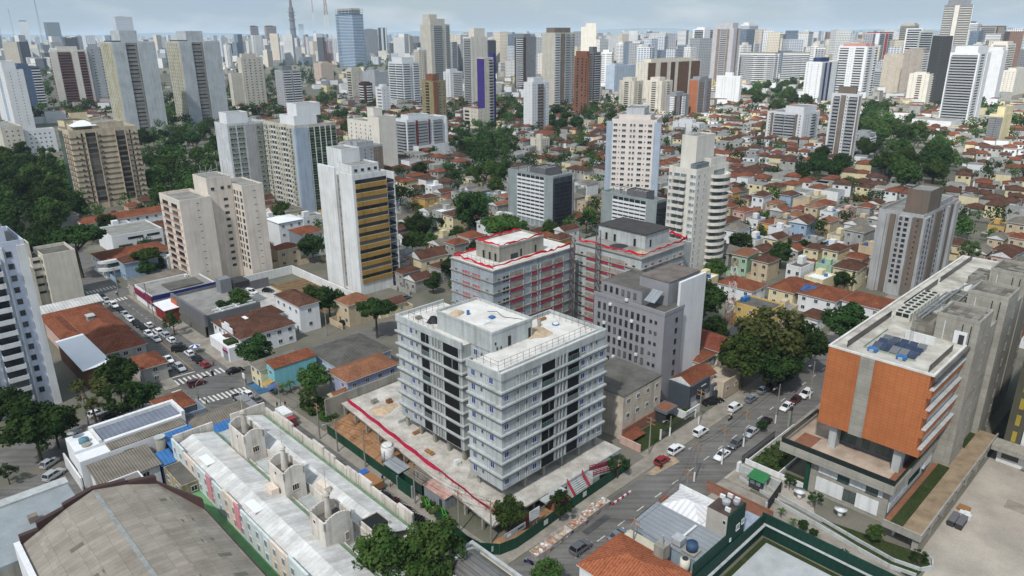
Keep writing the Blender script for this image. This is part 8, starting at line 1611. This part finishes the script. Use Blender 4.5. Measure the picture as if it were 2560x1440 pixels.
# ---- skyline
def facade(key,wall,bw=3.4,bh=3.0,ms=.85,gl=(.06,.075,.09,1)):return mat('facade_'+key,gl,.7,.2,.02,.3,pattern=('brick',bw,bh,wall,(gl[0]*2,gl[1]*2,gl[2]*2,1),ms,0.0),fine=.1)
FAC={'white':facade('white',rgb(226,226,224)),'cream':facade('cream',rgb(218,208,190),2.8),'grey':facade('grey',rgb(166,168,172),4.2),'white-lined':facade('lined',rgb(228,228,226),40,3.0,1.0),'grey-blue':facade('blue',rgb(120,136,154),3.0,3.2,.6),'brown':facade('brown',rgb(136,104,84),3.0),'pale':facade('pale',rgb(206,212,220),5.0),'dark':facade('dark',rgb(74,76,82),3.0,3.2,.8)}
sk=random.Random(17);ns=0;tr=0;placed=[]
while ns < 230 and tr < 16000:
    tr += 1;x=sk.uniform(-20,2590) if sk.random() < .4 else sk.uniform(1150,2590);y=sk.choice((sk.uniform(98,140),sk.uniform(110,185),sk.uniform(130,235)))
    if (y > 150 and x < 560) or (y > 185 and x < 1000):continue
    p=G(x,y);w,d=sk.uniform(13,24),sk.uniform(12,22)
    if any(inside((x,y),g) for g in GREENZ) or not free(p.x,p.y,16) or any((p.x-q[0]) ** 2+(p.y-q[1]) ** 2 < 30 ** 2 for q in placed):continue
    dist=p.length;hmax=solve_h(p,62 if sk.random() < .12 else sk.uniform(72,108));h=min(sk.uniform(36,96),max(14,hmax*sk.uniform(.75,1)))
    if y > 170:h=min(h,62)
    fk=sk.choices(list(FAC),(24,16,12,16,7,5,16,4))[0];placed.append((p.x,p.y));ns += 1
    o=thing('apartment_tower',None,'tower',(p.x,p.y),rad(sk.choice((30,44,44,58,70))),'towers of the skyline',auto=('%s %s tower' % (fk,'tall' if h > 62 else ('mid-height' if h > 40 else 'low')),'tower'));THINGS[-1]['h']=h
    mb=MB();mb.box(-w/2,w/2,-d/2,d/2,0,h,0,1);
    if sk.random() < .6:mb.box(-w*.18,w*.16,-d/2-1.2,-d/2,3,h-2,0)
    if sk.random() < .5:mb.box(-w/2-1.2,-w/2,-d*.2,d*.2,3,h-2,0)
    mb.ring(-w/2-.05,w/2+.05,-d/2-.05,d/2+.05,h,h+1.2,.4,2);mb.build('wall',[FAC[fk],ROOFG,PALE],o);mb=MB();u=sk.uniform(-.2,.1);mb.box(w*u-w*.22,w*u+w*.25,-d*.25,d*.25,h,h+sk.uniform(3,7));mb.build('penthouse',sk.choice((PALE,CRM2,GRYW)),o)
city=MB();rr=random.Random(33);CM=list(FAC.values())
for i in range(6400):
    dd=math.exp(rr.uniform(math.log(2300 if i < 5200 else 1500),math.log(17000 if i < 5200 else 4200)));an=rr.uniform(-.68 if i < 5200 else-.1,.68);x,y=dd*math.sin(an),dd*math.cos(an)
    if dd < 2400 and not free(x,y,14):continue
    big=rr.random() < (.22 if i < 5200 else .6);w,d=rr.uniform(14,30)*(1+dd/16000),rr.uniform(14,26);h=rr.uniform(35,92) if big else rr.uniform(7,34)
    if dd > 9000:h *= 1.15
    n0=len(city.v);a=rr.uniform(0,1.57);c,s=math.cos(a),math.sin(a);city.box(-w/2,w/2,-d/2,d/2,0,h,rr.choices(range(8),(26,16,12,14,8,4,16,4))[0],8 if rr.random() < .75 else 9)
    for k in range(n0,len(city.v)):v=city.v[k];city.v[k]=(x+v[0]*c-v[1]*s,y+v[0]*s+v[1]*c,v[2])
city.build('distant_city',CM+[ROOFG,TILE],kind='stuff')
low=MB()
for i in range(5200):
    dd=math.exp(rr.uniform(math.log(850),math.log(6500)));an=rr.uniform(-.66,.66);x,y=dd*math.sin(an),dd*math.cos(an)
    if dd < 1600 and not free(x,y,6):continue
    q=PX((x,y,4))
    if rr.random() < .9 and any(inside(q,g) for g in WOODP):continue
    if rr.random() < .22:FT2.append((x,y,rr.uniform(4,7)));continue
    w,d,h=rr.uniform(8,20),rr.uniform(8,16),rr.uniform(3.5,12);n0=len(low.v);a=rr.uniform(0,1.57);c,s=math.cos(a),math.sin(a);low.box(-w/2,w/2,-d/2,d/2,0,h,rr.choice((0,1,2,2)),rr.choice((3,4,4,5,6)))
    for k in range(n0,len(low.v)):v=low.v[k];low.v[k]=(x+v[0]*c-v[1]*s,y+v[0]*s+v[1]*c,v[2])
low.build('distant_houses',FH_,kind='stuff')
wood=[MB(),MB()];rr=random.Random(21)
for x,y,r in FT+FT2:
    mb=wood[rr.random() < .4];far=x*x+y*y > 800 ** 2
    for i in range(6):
        c=Vector((x+rr.uniform(-.6,.6)*r,y+rr.uniform(-.6,.6)*r,r*rr.uniform(.7,1.7)));s=r*rr.uniform(.35,.55)
        for j in range(14 if far else 46):
            d=Vector((rr.gauss(0,1),rr.gauss(0,1),rr.gauss(0,.9))).normalized();p=c+d*s*rr.uniform(.6,1.05);nn=(d+Vector((rr.uniform(-.7,.7),rr.uniform(-.7,.7),.5))).normalized();u=nn.orthogonal().normalized();w=nn.cross(u);a=s*(.42 if far else .24)*rr.uniform(.7,1.2)
            mb.face([p-u*a,p-w*a*.7,p+u*a,p+w*a*.7])
for mb,l in zip(wood,('dark','mid')):
    me=bpy.data.meshes.new('distant_trees');me.from_pydata(mb.v,[],mb.f);me.materials.append(LEAF[l]);me.update();o=bpy.data.objects.new('distant_trees',me);COL.objects.link(o);o['kind']='stuff'
hills=MB();n=90;pr=[rr.uniform(90,200) for _ in range(n)]
for i in range(n-1):
    a0,a1=-.75+1.5*i/(n-1),-.75+1.5*(i+1)/(n-1);f=lambda a,d,z:(d*math.sin(a),d*math.cos(a),z);h0,h1=[120+60*math.sin(j*.37)+40*math.sin(j*.13+1)+pr[j]*.2 for j in (i,i+1)]
    hills.face([f(a0,24500,0),f(a1,24500,0),f(a1,26000,h1),f(a0,26000,h0)]);hills.face([f(a0,26000,h0),f(a1,26000,h1),f(a1,28000,0),f(a0,28000,0)])
hills.build('hills',mat('hill_forest',(.05,.075,.04,1),.95,.5,.002,.05),kind='structure')
# masts on the left ridge and the telecom tower
for k,(x,yb,yt,w0,lab) in enumerate(((10,122,-14,9,'tall dark lattice mast at the left edge of the skyline'),(42,120,22,7,'thin lattice mast second from the left edge'),(112,126,-12,10,'tall lattice mast by the dark ridge building'),(790,120,-14,11,'left one of two tall lattice masts on the wooded rise'),(826,168,-30,13,'right one of two tall lattice masts on the wooded rise, nearer'))):
    p=G(x,yb);lo=solve_h(p,yt);o=lattice('lattice_mast',lab,0,0,0,lo,w0*(1.6 if k > 2 else 1.3),2.2,1 if k < 3 else 3,'mast',world=p)
    if k < 3:
        for c in o.children:c.data.materials[0]=STEELR
p=G(738,130);h=solve_h(p,0);o=thing('telecom_tower','dark concrete telecom tower with platforms and a thin tip','tower',(p.x,p.y));THINGS[-1]['h']=h;mb=MB();mb.cyl(0,0,17,0,h*.86,14,12);mb.build('shaft',GREYD,o)
for f in (.45,.62,.70,.76):MB().cyl(0,0,19,h*f,h*f+3.5,14).build('platform',GREYD,o)
MB().cyl(0,0,8,h*.86,h*1.0,10,6).build('tip',GREYD,o);MB().cyl(0,0,2.2,h,h*1.1,6,.8).build('antenna',STEELR,o)
T('office_tower','wide blue-white striped office block on the left skyline',300,118,42,277,330,GRYW,14,'s@0-1x1.8x.4 d@0-1x1.9','s@0-1x1.8x.4 d@0-1x1.9',(.2,.6,.2,.7,5),glass=GLASSB,accent=PALE)
T('office_tower','dark slab block beside the lattice mast on the left ridge',128,118,56,108,148,DARK,18,'','',None)
T('apartment_tower','white tower with a dark top on the left ridge',60,122,54,48,68,PALE,20,'w3@.1-.9x1x1.2','',(.1,.9,.1,.9,8),pm=DARK)
for lab,xb,yb,yt,xl,xr,c in (('dark banded tower left of the telecom tower',634,128,66,624,645,DBRN),('brown-cream tower left of the telecom tower',672,130,66,660,690,BRWN),('grey glass tower right behind the telecom tower',750,95,54,744,761,GREYM)):T('apartment_tower',lab,xb,yb,yt,xl,xr,c,20,'s@0-1x1x.3 d@.1-.9','s@0-1x1x.3',(.1,.7,.1,.9,4),accent=PALE)
# ------------------------------------------------------------------ labels that single out the generated things by look and by what stands near
LM=[('the mustard-banded tower',890,590),('the three-volume cream block',560,590),('the beige striped tower',260,420),('the green-panelled slab',745,430),('the left weathered slab',320,220),('the right weathered slab',490,210),('the red-balconied tower',180,190),('the maroon-finned block',1060,350),('the purple-finned tower',1215,220),('the khaki tower',1085,250),('the brown-trimmed white tower',1340,265),('the terracotta brick tower',1456,215),('the left grey slab',1350,500),('the square-window tower',1590,420),('the cream balcony tower',1745,570),('the stepped brown tower',2295,630),('the grey-banded white tower',2110,320),('the nine-storey white block',1985,320),('the navy-striped tower',2055,205),('the curved-corner white tower',2430,220),('the pale yellow tower',2503,325),('the orange-brick tower',1750,245),('the tiny-windowed white tower',1824,225),('the left netted building',1270,700),('the right netted building',1590,680),('the lattice mast',1825,730),('the olive-brown tree',1905,830),('the terracotta building',2230,960),('the blue glass tower',870,70),('the mauve-piered tower',1818,120),('the tallest cream tower',1090,110),('the tallest grey tower',2392,80),('the telecom tower',730,70),('the lone white tower',1472,90),('the taupe-striped tower',1397,170),('the brown-cream slab',1670,200),('the pink-topped tower',2145,175),('the red-crowned tower',2200,110),('the black-and-white slabs',1950,165),('the long white building',300,520),('the corner-balcony building',290,640),('the white-blue tower',70,800),('the striped office block',303,80),('the ridge mast',112,60),('the park trees',2260,340),('the wooded slope',1220,370),('the left edge grove',80,450),('the white-roofed block',705,590),('the violet house palm',1065,610),('the spreading dark tree',1172,520),('the lower grey slab',1585,520),('the cream end-walled block',930,370)]
OW='first second third fourth fifth sixth seventh eighth ninth tenth eleventh twelfth thirteenth fourteenth fifteenth sixteenth seventeenth eighteenth nineteenth twentieth'.split()
keys={}
for d in THINGS:
    if not d['auto']:continue
    o=d['o'];x,y=PX((d['x'],d['y'],d['h']*.6));st,ct=d['auto'];o['category']=ct
    nm,lx,ly=min(LM,key=lambda m:(m[1]-x) ** 2+((m[2]-y)*1.3) ** 2);dx,dy=x-lx,y-ly
    rel=('right of' if dx > 0 else 'left of') if abs(dx) > abs(dy) else ('in front of' if dy > 0 else 'behind')
    keys.setdefault((st,rel,nm),[]).append((x,o))
for (st,rel,nm),v in keys.items():
    v.sort(key=lambda q:q[0]);n=len(v)
    for i,(x,o) in enumerate(v):
        o['label']='%s %s %s' % (st,rel,nm)+('' if n == 1 else (', leftmost of several' if i == 0 else (', rightmost of several' if i == n-1 else ', %s from left' % OW[min(i,19)])))
print('objects',len(bpy.data.objects))
